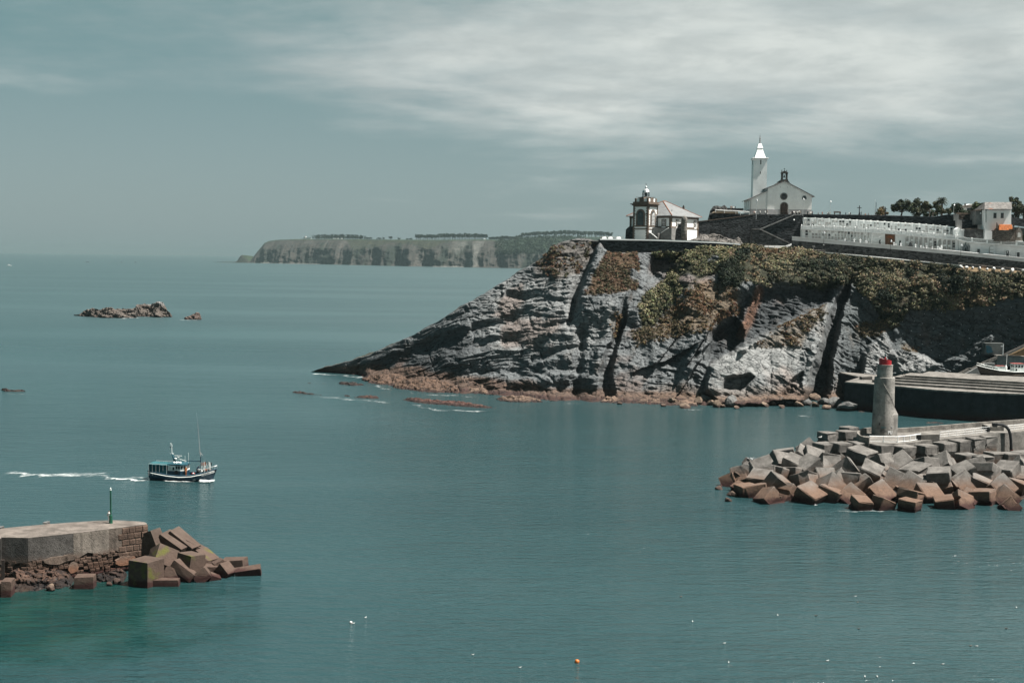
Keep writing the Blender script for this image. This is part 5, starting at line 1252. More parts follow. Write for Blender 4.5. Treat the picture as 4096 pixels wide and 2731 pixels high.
for x, mk, a in ((3629, 'grey', 1), (3648, 'grey', 0), (3667, 'mid', 0), (3685, 'mid', 1), (3704, 'mid', 0), (3723, 'grey', 1), (3741, 'dark', 0), (3760, 'grey', 1), (3779, 'mid', 1), (3797, 'mid', 0), (3815, 'dark', 0)):
    y0 = lo_top(x) + 5; y1 = band_t(x) + 3
    onlow(x, y0, y1, 15, mk if mk != 'dark' else 'mid', 'tomb_front', arch_=bool(a))
    for q in range(3): panel(e, x, y0 + (y1 - y0) * (0.3 + 0.24 * q), 9, 7.5, DN(x) - 0.2, 'dark' if (mk == 'dark' and q < 2) else ('white', 'grey', 'mid')[(q + int(x)) % 3], 'niche')
# right part: white tomb fronts
e = empty('tomb_row', P(3980, 1010, DN(3980)), 0, 'row of plain white tomb fronts with black doors at the right edge', 'tomb wall')
slab('wall', [(3838, 1016), (4210, 1052), (4210, 990), (4096, 983), (3950, 972), (3838, 962)], lambda q: DN(q) - 1.2, 2.5, WHITE, e)
slab('tomb_front', [(3982, 1024), (4205, 1046), (4205, 996), (3982, 978)], lambda q: DN(q) - 1.35, 0.3, mat('pale_marble', (0.66, 0.67, 0.66), var=0.08), e)
for x, y0, y1, w in ((3914, 996, 1014, 10), (4030, 1003, 1026, 10.5), (4073, 1009, 1031, 10.5)):
    panel(e, x, (y0 + y1) / 2 - 1, w + 5, y1 - y0 + 5, DN(x) - 1.5, 'white', 'door_frame'); panel(e, x, (y0 + y1) / 2, w, y1 - y0, DN(x) - 1.62, 'dark', 'door')
panel(e, 4030, 1009, 1.4, 9, DN(4030) - 1.8, 'white', 'door_cross'); panel(e, 4030, 1007, 5, 1.4, DN(4030) - 1.8, 'white', 'door_cross')
panel(e, 3967, 1000, 22, 34, DN(3967) - 1.36, 'grey', 'tomb_front', arch_=True)
for q in range(2): panel(e, 3967, 992 + q * 13, 13, 10, DN(3967) - 1.5, 'white')
GOTH = mat('blue_grey_stone', (0.25, 0.29, 0.30)); g0 = P(3862, 1010, DN(3862) - 1.8); sg = g0.y / F
g = empty('gothic_shrine', g0, 0, 'small blue grey gothic shrine with pinnacles against the white tombs', 'shrine')
MB().xz([(-12 * sg, 0), (12 * sg, 0), (12 * sg, 18 * sg), (6 * sg, 24 * sg), (0, 36 * sg), (-6 * sg, 24 * sg), (-12 * sg, 18 * sg)], 0, 0.8).build('gable', GOTH, g)
MB().xz([(x * sg, z * sg) for x, z in [(-4, 0), (4, 0), (4, 12), (2, 17), (0, 19), (-2, 17), (-4, 12)]], -0.06, 0.2).build('doorway', GLASS_D, g)
for x in (-14, -8.5, 8.5, 14): MB().lathe([(1.5 * sg, 0), (1.3 * sg, 20 * sg), (1.9 * sg, 21 * sg), (0.1, (36 if abs(x) < 10 else 30) * sg)], 6, (x * sg, -0.2, 0)).build('pinnacle', GOTH, g)
b = MB().box(-0.7 * sg, 0.7 * sg, 0.1, 0.3, 35 * sg, 44 * sg); b.box(-3 * sg, 3 * sg, 0.1, 0.3, 39.5 * sg, 41 * sg); b.build('cross', GOTH, g)
# whitewashed band and stone wall over the road
e = empty('cemetery_wall', P(3600, 1035, cem_D(3600)), 0, 'grey stone cemetery wall with a broad whitewashed top band', 'wall')
xs = list(np.linspace(3170, 4250, 14))
slab('whitewashed_band', [(x, band_t(x) + 15.5) for x in xs] + [(x, band_t(x)) for x in reversed(xs)], lambda q: cem_D(q) - 0.15, 1.0, mat('grey_whitewash', (0.58, 0.59, 0.59), var=0.12, scale=0.3), e)
slab('coping', [(x, band_t(x) + 1.4) for x in xs] + [(x, band_t(x) - 1.0) for x in reversed(xs)], lambda q: cem_D(q) - 0.35, 1.4, WHITE_T, e)
slab('masonry', [(x, band_t(x) + 60) for x in xs] + [(x, band_t(x) + 15) for x in reversed(xs)], cem_D, 0.8, STONE_G, e)
fr_ = [P(x, band_t(x) + 6, cem_D(x) + 0.8) for x in xs]; bk_ = [Vector((v.x * 1.02, v.y + 12, v.z)) for v in fr_]
ground_strip('cemetery_ground', fr_, bk_, PAVE)
# grave crosses standing behind the band
def cross_thing(px, py, hpx, D, label, m=WHITE_T, group='white grave crosses', base=True):
    s = D / F; h = hpx * s; e = empty('grave_cross', P(px, py, D), 0, label, 'cross', group)
    MB().box(-0.09 * h, 0.09 * h, -0.08, 0.08, 0, h).box(-0.30 * h, 0.30 * h, -0.085, 0.085, 0.62 * h, 0.76 * h).build('cross', m, e)
    if base: MB().box(-0.26 * h, 0.26 * h, -0.3, 0.3, -0.3, 0.16 * h).box(-0.18 * h, 0.18 * h, -0.2, 0.2, 0.16 * h, 0.26 * h).build('pedestal', m, e)
    return e
cr_ = [(905, 572, 14), (1072, 582, 15), (1180, 592, 17), (1283, 600, 13), (1305, 602, 10), (1790, 642, 15), (1826, 645, 10), (1915, 652, 15), (2178, 676, 15), (2275, 686, 12), (2325, 690, 9)]
for i, (x, y, h) in enumerate(cr_):
    a, c = Z5(x, y); cross_thing(a, c + 1, h, cem_D(a) + 2.5, 'white grave cross behind the whitewashed band, %s from the left' % ordinal(i + 1))
for i, (x, y, h) in enumerate([(490, 1080, 14), (595, 1088, 12), (697, 1098, 15)]):
    a, c = Z6(x, y); cross_thing(a, c + 1, h, cem_D(a) + 2.5, 'white grave cross behind the whitewashed band, %s from the left' % ordinal(12 + i))
tb = empty('black_tomb', P(*Z5(2085, 668), cem_D(3641) + 2.5), 0, 'black polished tombstone among the white crosses', 'tombstone')
MB().box(-0.75, 0.75, -0.4, 0.4, -0.3, 0.5).box(-0.5, 0.5, -0.25, 0.25, 0.5, 1.25).box(-0.3, 0.3, -0.2, 0.2, 1.25, 1.6).build('headstone', PANEL_M['dark'], tb)
wt_ = empty('white_tomb', P(*Z6(745, 1105), cem_D(3760) + 2.5), 0, 'tall plain white headstone right of the grave crosses', 'tombstone')
MB().box(-0.6, 0.6, -0.3, 0.3, -0.4, 0.9).box(0.15, 0.6, -0.28, 0.28, 0.9, 1.7).build('headstone', WHITE_T, wt_)
# big dark crosses on the terrace
for i, (zx, zt, zb, m_, lab) in enumerate([(795, 290, 375, IRON, 'tall dark cross on the terrace right of the church'), (1040, 303, 378, IRON, 'dark cross just right of the round yellow bush'), (1459, 318, 403, TRIM, 'taller of two stone crosses on the wall by the spreading trees'), (1491, 350, 405, TRIM, 'shorter of two stone crosses on the wall by the spreading trees')]):
    a, c = Z2(zx, zb); D = up_D(a) + 0.8; s = D / F; h = (zb - zt) / 2.3614 * s
    e = empty('stone_cross', P(a, c, D), 0, lab, 'cross')
    MB().box(-0.13, 0.13, -0.13, 0.13, -0.4, h).box(-0.23 * h, 0.23 * h, -0.12, 0.12, 0.72 * h, 0.79 * h).build('cross', m_, e)
    MB().box(-0.3, 0.3, -0.3, 0.3, -0.5, 0.25).build('base', m_, e)
# ================================================================ right-hand buildings
e = empty('white_house', P(3990, 950, 440), 0, 'white house with patched grey roof and two dark windows above the cemetery', 'house')
Dh = 440; z6 = lambda pts: mapped(Z6, pts)
slab('wall', z6([(1568, 905), (2052, 905), (2050, 345), (1568, 345)]), Dh, 9, WHITE, e)
ROOFP = NT('patched_roof'); rn = ROOFP.noise(0.9, 6, 0.65); rn2 = ROOFP.noise(0.35, 4, 0.6, stretch=(0.4, 1, 1.4))
ROOFP.base(ROOFP.mix(ROOFP.rng(rn2, 0.60, 0.68), ROOFP.mix(ROOFP.rng(rn, 0.35, 0.65), (0.15, 0.145, 0.14), (0.30, 0.285, 0.27)), (0.36, 0.12, 0.05)), 0.9, 0.1)
o_ = Vector(e.location); r0 = [P(*Z6(x, y), Dh - 0.6) - o_ for x, y in ((1558, 352), (2066, 352))]; r1 = [P(*Z6(x, y), Dh + 5) - o_ for x, y in ((1566, 224), (2056, 224))]
r2 = [v + Vector((0, 10.2, 0)) for v in r0]; dn_ = Vector((0, 0, -0.2))
MB().add(r0 + r1 + r2 + [v + dn_ for v in r0] + [v + dn_ for v in r2], [(0, 1, 3, 2), (2, 3, 5, 4), (6, 7, 1, 0), (0, 2, 4), (1, 5, 3), (8, 9, 7, 6), (4, 5, 9, 8)]).build('roof', ROOFP.m, e)
for x in (1751, 1885): 
    a, c = Z6(x, 473); w_ = panel(e, a, c, 11.4, 21, Dh - 0.02, 'dark', 'window'); 
slab('downpipe', z6([(1585, 600), (1593, 600), (1593, 360), (1585, 360)]), Dh - 0.15, 0.12, PLASTER, e)
e = empty('outbuilding', P(3920, 880, 446), 0, 'narrow plastered wing with a small window left of the white house', 'house')
slab('wall', z6([(1402, 640), (1572, 640), (1572, 375), (1402, 380)]), 443, 6, PLASTER, e)
slab('roof', z6([(1385, 384), (1580, 372), (1580, 350), (1390, 366)]), 442.4, 7.5, mat('old_tile', (0.30, 0.22, 0.17), var=0.5), e)
a, c = Z6(1487, 430); panel(e, a, c, 10, 9, 442.9, 'dark', 'window_frame'); panel(e, a, c, 6, 6, 442.8, 'white', 'pane')
e = empty('ruined_building', P(3860, 910, 448), 0, 'roofless grey ruin with broken walls beside the niche block', 'ruin')
slab('wall', z6([(1040, 560), (1400, 600), (1400, 425), (1040, 425)]), 450, 0.8, STONE_B, e)
slab('wall_cap', z6([(1040, 448), (1360, 450), (1355, 420), (1045, 418)]), 448, 0.9, mat('old_tile', (0.30, 0.22, 0.17), var=0.5), e)
slab('side_pier', z6([(1040, 560), (1085, 560), (1085, 450), (1040, 440)]), 446.5, 3.0, PLASTER, e)
slab('window', z6([(1308, 535), (1362, 535), (1362, 468), (1308, 468)]), 449.8, 0.2, mat('pale_green', (0.32, 0.36, 0.34)), e)
slab('front_wall', z6([(1040, 730), (1400, 760), (1640, 760), (1640, 600), (1480, 560), (1400, 590), (1350, 560), (1040, 530)]), 447, 1.0, STONE_D, e)
slab('front_pier', z6([(1040, 740), (1142, 740), (1142, 560), (1040, 540)]), 445.6, 1.2, PLASTER, e)
slab('sloping_wall', z6([(1575, 560), (1640, 740), (1650, 830), (1640, 850), (1600, 720), (1580, 640)]), 444, 0.8, STONE_B, e)
e = empty('white_pavilion', P(*Z6(1120, 870), 443), 0, 'small white gabled tomb standing at the end of the niche block', 'tomb')
slab('wall', z6([(1030, 880), (1205, 890), (1205, 735), (1120, 725), (1080, 690), (1035, 725)]), 443, 3, WHITE, e)
slab('cornice', z6([(1120, 742), (1212, 750), (1205, 728), (1120, 720)]), 442.6, 3.4, WHITE_T, e)
e = empty('flat_tomb', P(*Z6(1420, 890), 442), 0, 'long grey flat-topped tomb with a mottled front', 'tomb')
slab('body', z6([(1205, 890), (1645, 905), (1640, 760), (1390, 712), (1215, 720)]), 441.5, 3, mat('mottled_concrete', (0.16, 0.155, 0.15), var=0.5, scale=0.8, streak=0.3), e)
slab('worn_patch', z6([(1390, 890), (1635, 895), (1630, 800), (1380, 790)]), 441.4, 0.2, mat('worn_plaster', (0.27, 0.27, 0.26), var=0.7, scale=1.6), e)
slab('lid', z6([(1208, 728), (1392, 718), (1645, 770), (1640, 756), (1390, 703), (1215, 710)]), 441.2, 3.6, STONE_B, e)
e = empty('tiled_tomb', P(*Z6(1950, 935), 434), 0, 'square stone tomb with a bright orange tiled roof', 'tomb')
slab('wall', z6([(1790, 940), (2130, 950), (2125, 748), (1792, 745)]), 434, 4.5, stone_mat('tomb_stone', (0.20, 0.165, 0.14), 1.3, 0.5), e)
slab('eaves', z6([(1785, 752), (2133, 752), (2133, 742), (1785, 738)]), 433.7, 5, STONE_B, e)
o_ = Vector(e.location); q0 = [P(*Z6(x, y), 433.9) - o_ for x, y in ((1825, 742), (2085, 742))]; q1 = [P(*Z6(x, y), 436.5) - o_ for x, y in ((1832, 638), (2062, 638))]
rows_ = 6; rfm = mat('orange_tile', (0.50, 0.15, 0.035), var=0.5, scale=2.5)
for k in range(rows_):
    f0, f1 = k / rows_, (k + 1.06) / rows_
    a0, b0, a1, b1 = q0[0].lerp(q1[0], f0), q0[1].lerp(q1[1], f0), q0[0].lerp(q1[0], f1), q0[1].lerp(q1[1], f1)
    up = Vector((0, -0.06, 0.1)); MB().add([a0 + up, b0 + up, b1, a1, a0, b0], [(0, 1, 2, 3), (4, 5, 1, 0)]).build('tile_course', rfm, e)
MB().add([q1[0], q1[1], q0[1] + Vector((0, 5, 0)), q0[0] + Vector((0, 5, 0)), q0[0], q0[1]], [(1, 0, 3, 2), (0, 4, 3), (1, 2, 5)]).build('roof_back', rfm, e)
for x in (1795, 2100): slab('gable_pinnacle', z6([(x - 18, 745), (x + 18, 745), (x + 8, 690), (x + 12, 650), (x - 4, 600), (x - 10, 680)]), 433.6, 0.6, STONE_B, e)
e = empty('gothic_tomb', P(*Z6(2195, 940), 436), 0, 'pale gothic tomb front with pointed gable at the right edge', 'tomb')
slab('front', z6([(2135, 950), (2260, 955), (2255, 770), (2195, 680), (2145, 770)]), 436, 1.2, mat('sand_stone', (0.33, 0.29, 0.25), var=0.3), e)
slab('panel', z6([(2170, 870), (2225, 870), (2225, 800), (2198, 780), (2170, 800)]), 435.8, 0.3, PANEL_M['grey'], e)
slab('steps', z6([(2125, 965), (2270, 970), (2268, 935), (2120, 930)]), 434.5, 3, PANEL_M['grey'], e)
tag(slab('boundary_wall', z6([(2050, 640), (2400, 700), (2400, 560), (2200, 520), (2055, 500)]), 452, 0.8, STONE_D), 'dark sloping wall right of the white house at the picture edge', 'wall')
e = empty('distant_house', P(*Z2(1820, 335), 540), 0, 'low white villa among trees behind the terrace wall', 'house')
slab('wall', mapped(Z2, [(1760, 345), (1885, 345), (1880, 300), (1760, 300)]), 540, 8, WHITE, e)
slab('roof', mapped(Z2, [(1755, 304), (1890, 304), (1850, 284), (1775, 288)]), 539, 10, mat('beige_roof', (0.36, 0.32, 0.28)), e)
slab('dormer_roof', mapped(Z2, [(1800, 288), (1872, 290), (1866, 276), (1845, 273)]), 541, 5, WHITE_T, e)
slab('chimney', mapped(Z2, [(1795, 292), (1806, 292), (1806, 270), (1795, 270)]), 540.5, 1, PLASTER, e)
slab('window', mapped(Z2, [(1815, 332), (1872, 332), (1872, 314), (1815, 314)]), 539.8, 0.3, GLASS_D, e)
# ================================================================ trees on the hill
BARK = mat('bark', (0.09, 0.07, 0.055))
def tree(name, base, D, blobs, label, pal, size=0.36, nl=60, limbs=True, trunk_r=0.35, sub=4, cat='tree', seed=0, lean=None):
    """base in picture points; blobs: (px, py, radius px) parts of the crown"""
    r = np.random.default_rng(seed + 10)
    b0 = P(*base, D); s = D / F
    e = empty(name, b0, 0, label, cat)
    mb = MB(); cs, rs = [], []
    top = np.mean([b[:2] for b in blobs], 0)
    fork = P(base[0] + 0.35 * (top[0] - base[0]) + (lean or 0), base[1] + 0.42 * (top[1] - base[1]), D) - b0
    mb.tube([Vector((0, 0, -1.0)), fork * 0.5 + Vector((0.2, 0, 0)), fork], [trunk_r, trunk_r * 0.85, trunk_r * 0.7], 7)
    for x, y, rp in blobs:
        c = P(x, y, D) - b0 + Vector((0, float(r.normal()) * rp * s * 0.5, 0)); R = rp * s
        if limbs:
            mid = (fork + c) / 2 + Vector((float(r.normal()) * 0.3, 0, -0.12 * R)); mb.tube([fork, mid, c], [trunk_r * 0.55, trunk_r * 0.4, 0.05], 5)
        for k in range(sub):
            cs.append(np.array(c) + r.normal(size=3) * R * np.array((0.55, 0.5, 0.38))); rs.append(R * (0.62 + 0.35 * r.random()))
    if limbs or trunk_r > 0.05: mb.build('trunk', BARK, e)
    cs = np.array(cs); n = len(cs)
    cols = np.array(pal)[r.integers(0, len(pal), n)]
    V, Q, C = leaf_cloud(cs, np.tile((0, -0.2, 0.7), (n, 1)), np.array(rs), nl, size, cols, flat=0.85, seed=seed)
    np_mesh('crown', V, Q, LEAF, False, parent=e, attrs={'tint': C})
    return e
G1 = [(0.03, 0.045, 0.025), (0.055, 0.068, 0.036), (0.10, 0.105, 0.058)]; G2 = [(0.03, 0.045, 0.02), (0.09, 0.09, 0.045), (0.15, 0.135, 0.075)]; G3 = [(0.035, 0.055, 0.03), (0.05, 0.075, 0.04)]
z2b = lambda L: [(*Z2(x, y), r / 2.36) for x, y, r in L]
tree('spreading_tree', Z2(1182, 392), 470, z2b([(1125, 305, 30), (1115, 328, 22), (1165, 280, 34), (1215, 285, 40), (1160, 318, 26), (1255, 300, 34), (1190, 252, 18), (1240, 265, 24), (1275, 318, 22), (1200, 318, 24)]), 'windblown spreading tree with bare bent trunk, left of two', G1, nl=70, seed=31, lean=6)
tree('spreading_tree', Z2(1318, 396), 472, z2b([(1300, 285, 36), (1345, 268, 32), (1380, 288, 40), (1420, 282, 36), (1452, 300, 28), (1310, 320, 40), (1345, 345, 42), (1395, 322, 36), (1330, 375, 30), (1430, 310, 26)]), 'windblown spreading tree with dense dark crown, right of two', G1, nl=70, seed=32)
tree('round_bush', Z2(1003, 383), 472, z2b([(985, 335, 26), (1015, 335, 28), (1000, 362, 30), (975, 365, 20), (1035, 362, 18)]), 'round yellowish bush beside the dark cross on the terrace', [(0.10, 0.105, 0.05), (0.2, 0.165, 0.085), (0.26, 0.19, 0.09)], nl=60, limbs=False, trunk_r=0.15, cat='bush', seed=33)
tree('leafy_tree', Z2(1530, 400), 476, z2b([(1520, 275, 28), (1505, 300, 22), (1545, 265, 16)]), 'dark tree close behind the left side of the palm', G1, seed=34)
tree('flowering_shrub', Z2(1580, 400), 470, z2b([(1545, 315, 30), (1590, 330, 32), (1630, 345, 30), (1560, 355, 34), (1650, 362, 18)]), 'pale flowering shrub below the palm', G2, cat='shrub', limbs=False, trunk_r=0.2, seed=35)
tree('leafy_tree', Z2(1430, 405), 480, z2b([(1400, 360, 30), (1440, 340, 34), (1480, 355, 34), (1430, 380, 28), (1500, 380, 22)]), 'grey green leafy bush behind the two stone crosses', G3, cat='bush', limbs=False, trunk_r=0.2, seed=36)
tree('leafy_tree', Z2(1710, 400), 490, z2b([(1690, 300, 26), (1725, 295, 28), (1740, 330, 30), (1690, 340, 30), (1660, 330, 22), (1765, 345, 22)]), 'green tree between the palm and the low white villa', G3, seed=37)
tree('leafy_tree', Z2(1920, 345), 478, z2b([(1890, 295, 24), (1920, 280, 24), (1945, 300, 28), (1960, 285, 14), (1900, 318, 20)]), 'rounded green tree right of the low white villa', [(0.04, 0.06, 0.028), (0.09, 0.105, 0.05)], seed=38)
tree('leafy_tree', Z2(2270, 410), 462, z2b([(2235, 245, 24), (2265, 250, 24), (2300, 270, 22), (2250, 290, 32), (2285, 310, 30), (2265, 350, 34), (2310, 350, 30), (2330, 320, 24), (2280, 385, 30)]), 'tall dark tree behind the white house at the right edge', G1, nl=70, seed=39)
tree('leafy_tree', Z2(1840, 395), 500, z2b([(1790, 350, 26), (1840, 350, 30), (1880, 345, 24), (1820, 370, 28)]), 'pale green bushes in front of the low white villa', G3, cat='bush', limbs=False, trunk_r=0.2, seed=40)
tree('leafy_tree', Z2(2345, 400), 470, z2b([(2330, 300, 16), (2360, 330, 30), (2350, 370, 30), (2380, 300, 30)]), 'bushy tree cut off by the right picture edge', G1, seed=41)
# palm
pb = P(*Z2(1574, 330), 474); e = empty('palm_tree', pb, 0, 'tall palm with a round head of drooping fronds', 'palm')
sp_ = 474 / F / 2.3614
MB().tube([(0, 0, -4), (0.1, 0, 30 * sp_), (0, 0, 85 * sp_)], [0.42, 0.36, 0.34], 8).build('trunk', BARK, e)
fv = []
PALM = mat('palm_green', (0.035, 0.05, 0.025), var=0.4, scale=2); rp_ = random.Random(3)
for k in range(46):
    a = k * 2.39996; el = 1.35 - 2.0 * (k / 46); L = (52 + 10 * rp_.random()) * sp_
    b = MB(); pts = []
    for j in range(7):
        t = j / 6; r_ = L * t * math.cos(el * (1 - 0.2 * t)); z_ = L * (t * math.sin(el) - 0.38 * t * t)
        pts.append(Vector((r_ * math.cos(a), r_ * math.sin(a), 88 * sp_ + z_)))
    side = Vector((-math.sin(a), math.cos(a), 0))
    for j in range(6):
        w = 0.34 * math.sin(math.pi * (0.15 + 0.8 * j / 6)); p0, p1 = pts[j], pts[j + 1]
        for sg_ in (-1, 1):
            b.add([p0, p0 + side * sg_ * w * 0.15, p1 + side * sg_ * w + Vector((0, 0, -0.25)), p1], [(0, 1, 2, 3)])
    b.build('frond', PALM, e)
# ================================================================ lamps, poles, fences, road furniture
def lamp(base, h_px, D, label, style='post', m=METAL):
    s = D / F; h = h_px * s; e = empty('street_lamp', P(*base, D), 0, label, 'lamp', 'lamps around church and cemetery')
    if style == 'hook':
        pts = [(0, 0, -0.4), (0, 0, h * 0.8)] + [(-0.45 + 0.45 * math.cos(a), 0, h * 0.8 + 0.45 * math.sin(a)) for a in np.linspace(0.3, math.pi, 7)]
        MB().tube(pts, 0.06, 5).build('post', m, e); MB().lathe([(0.36, h * 0.8 - 0.55), (0.3, h * 0.8 - 0.4), (0.1, h * 0.8 - 0.1), (0.03, h * 0.8)], 10, (-0.9, 0, 0)).build('shade', METAL, e)
    else:
        MB().tube([(0, 0, -0.4), (0, 0, h * 0.5), (0, 0, h)], [0.09, 0.07, 0.05], 6).build('post', m, e)
        MB().lathe([(0.38, h * 0.86), (0.3, h * 0.9), (0.12, h * 0.95), (0.03, h * 0.97)], 10, (0.12, -0.1, 0)).build('shade', METAL, e)
        if style == 'box': MB().lathe([(0.2, h * 0.28), (0.2, h * 0.34)], 8).build('lamp_box', METAL, e)
    return e
for (zx, zt, zb, z, D, lab, st_) in [(1632, 768, 975, Z1, 466, 'lamp before the left half of the church front', 'box'), (2120, 760, 940, Z1, 468, 'lamp before the right half of the church front', 'post'), (2052, 970, 1030, Z1, 463, 'white hooked lamp on the dark wall by the zigzag stair', 'hook'),
                                 (519, 240, 372, Z2, 471, 'slim lamp on the terrace right of the church', 'post'), (1686, 275, 372, Z2, 466, 'lamp between the palm and the white house', 'post'), (458, 525, 720, Z2, 447, 'dark lamp leftmost along the cemetery road', 'box'), (1088, 605, 805, Z2, 436, 'dark lamp in the middle of the cemetery road', 'post'), (1751, 645, 845, Z2, 423, 'dark lamp rightmost along the cemetery road', 'post')]:
    a, t0 = z(zx, zt); _, b0 = z(zx, zb); lamp((a, b0), b0 - t0, D, lab, st_, IRON if 'dark' in lab else METAL)
for zx, zt, lab, m_ in ((941, 232, 'slim pale flagpole left of the dark pole on the terrace', METAL), (952, 260, 'dark stout pole beside the round yellow bush', IRON)):
    a, t0 = Z2(zx, zt); _, b0 = Z2(zx, 382); e = empty('flagpole', P(a, b0, 470.5), 0, lab, 'pole'); h = (b0 - t0) * 470 / F
    MB().tube([(0, 0, -0.4), (0, 0, h)], [0.11 if m_ is IRON else 0.06, 0.08 if m_ is IRON else 0.03], 6).build('shaft', m_, e); MB().lathe([(0.2, -0.4), (0.2, 0.25)], 8).build('base', m_, e)
def fence(pts, D, nposts, label, m):
    """posts with two sagging ropes or rails"""
    f = li([p_[0] for p_ in pts], [p_[1] for p_ in pts]); g = li([p_[0] for p_ in pts], [p_[2] for p_ in pts])
    xs = list(np.linspace(pts[0][0], pts[-1][0], nposts)); o_ = P(xs[0], g(xs[0]), D(xs[0]))
    e = empty('fence', o_, 0, label, 'fence')
    tops = []
    for x in xs:
        a, b = P(x, g(x), D(x)) - o_, P(x, f(x), D(x)) - o_; tops.append((a, b))
        MB().tube([a - Vector((0, 0, 0.3)), b], 0.07, 5).build('post', m, e)
    for fr in (0.9, 0.5):
        q = []
        for (a0, b0), (a1, b1) in zip(tops[:-1], tops[1:]):
            p0, p1 = a0.lerp(b0, fr), a1.lerp(b1, fr); q += [p0, (p0 + p1) / 2 - Vector((0, 0, 0.12))]
        q.append(tops[-1][0].lerp(tops[-1][1], fr)); MB().tube(q, 0.035, 4).build('rail', m, e)
RAILM = mat('weathered_rail', (0.30, 0.27, 0.24))
fence([(2998, 975, 990), (3150, 988, 1003), (3300, 1000, 1014)], lambda q: cop_D(q) - 1.6, 13, 'post and rope fence along the brown grass verge', RAILM)
fence([(3835, 1050, 1064), (4000, 1066, 1083), (4200, 1082, 1098)], lambda q: cop_D(q) - 3.0, 15, 'post and rope fence behind the whitewashed boulders', RAILM)
fence([(2403, 945, 956), (2493, 945, 956)], lambda q: 442, 5, 'low post and rope fence left of the lighthouse', RAILM)
wb = [(1118, 1418, 30, 44), (1150, 1432, 22, 20), (1230, 1425, 34, 30), (1345, 1435, 28, 26), (1468, 1437, 34, 32), (1605, 1458, 26, 22), (1735, 1462, 50, 34), (1895, 1475, 48, 20), (2068, 1480, 62, 34), (2265, 1490, 40, 30)]
for i, (x, y, rx, ry) in enumerate(wb):
    a, c = Z6(x, y); D = cop_D(a) - 1.2; s = D / F / 4.611; p_ = P(a, c, D)
    tag(inst(bmesh_[(i % 6) * 3 + 2], 'white_boulder', None, p_, (0.2 * i, 0, i * 1.3), (rx * s, rx * s * 0.9, ry * s)), 'whitewashed boulder lining the road edge at right, %s from the left' % ordinal(i + 1), 'boulder', 'whitewashed boulders along the road')
for i, (zx, lab) in enumerate(((45, 'small whitewashed block leftmost on the coping beside the lighthouse'), (110, 'small whitewashed block in the middle on the coping beside the lighthouse'), (195, 'largest whitewashed block on the coping beside the lighthouse'))):
    a, c = Z1(zx, 1192); D = 434.5
    MBk = MB().add([(-0.9, -0.5, 0), (0.9, -0.5, 0), (0.9, 0.5, 0), (-0.9, 0.5, 0), (-0.6, -0.35, 0.7), (0.5, -0.35, 0.8), (0.5, 0.35, 0.8), (-0.6, 0.35, 0.7)], [(3, 2, 1, 0), (4, 5, 6, 7), (0, 1, 5, 4), (1, 2, 6, 5), (2, 3, 7, 6), (3, 0, 4, 7)])
    tag(MBk.build('white_block', WHITE_T, loc=P(a, c, D)), lab, 'block', 'white blocks beside the lighthouse')
for i, (x0, x1, y, lab) in enumerate(((1450, 1635, 1365, 'dark bench against the road wall above an orange bin'), (1990, 2160, 1420, 'dark bench against the road wall at the right edge'))):
    a, c = Z6((x0 + x1) / 2, y + 45); D = 432 - 4 * i; s = D / F / 4.611; e = empty('road_bench', P(a, c, D), 0, lab, 'bench'); w = (x1 - x0) * s / 2
    MB().box(-w, w, -0.25, 0.25, 0.42, 0.5).build('seat', WOOD_D, e); MB().box(-w, w, 0.22, 0.3, 0.65, 1.0).build('backrest', WOOD_D, e)
    for sx in (-0.8, 0.8): MB().box(sx * w - 0.06, sx * w + 0.06, -0.22, 0.28, 0, 0.75).build('leg', IRON, e)
a, c = Z6(1542, 1450); e = empty('litter_bin', P(a, c, 424), 0, 'orange tinted box in front of the bench on the cemetery road', 'bin'); MB().box(-0.75, 0.75, -0.3, 0.3, 0, 0.9).build('body', mat('orange_wood', (0.34, 0.17, 0.09)), e); MB().box(-0.8, 0.8, -0.35, 0.35, 0.9, 0.98).build('lid', RAILM, e)
a, c = Z2(363, 690); e = empty('stone_urn', P(a, c + 4, 447), 0, 'pale stone box on a post behind the rope fence', 'planter'); MB().box(-0.45, 0.45, -0.35, 0.35, 0.7, 1.2).build('box', PLASTER, e); MB().box(-0.12, 0.12, -0.12, 0.12, -0.3, 0.7).build('post', PLASTER, e)
# parked roofs and benches on the terrace
a, c = Z2(588, 372); e = empty('terrace_bench', P(a, c, 471.5), 0, 'pale stone bench on the terrace edge among the visitors', 'bench'); MB().box(-1.3, 1.3, -0.3, 0.3, 0.55, 0.7).build('seat', PAVE, e); MB().box(-1.3, 1.3, 0.15, 0.3, 0.75, 1.15).build('backrest', PAVE, e)
for sx in (-1, 1): MB().box(sx - 0.15, sx + 0.15, -0.25, 0.25, -0.2, 0.55).build('leg', PAVE, e)
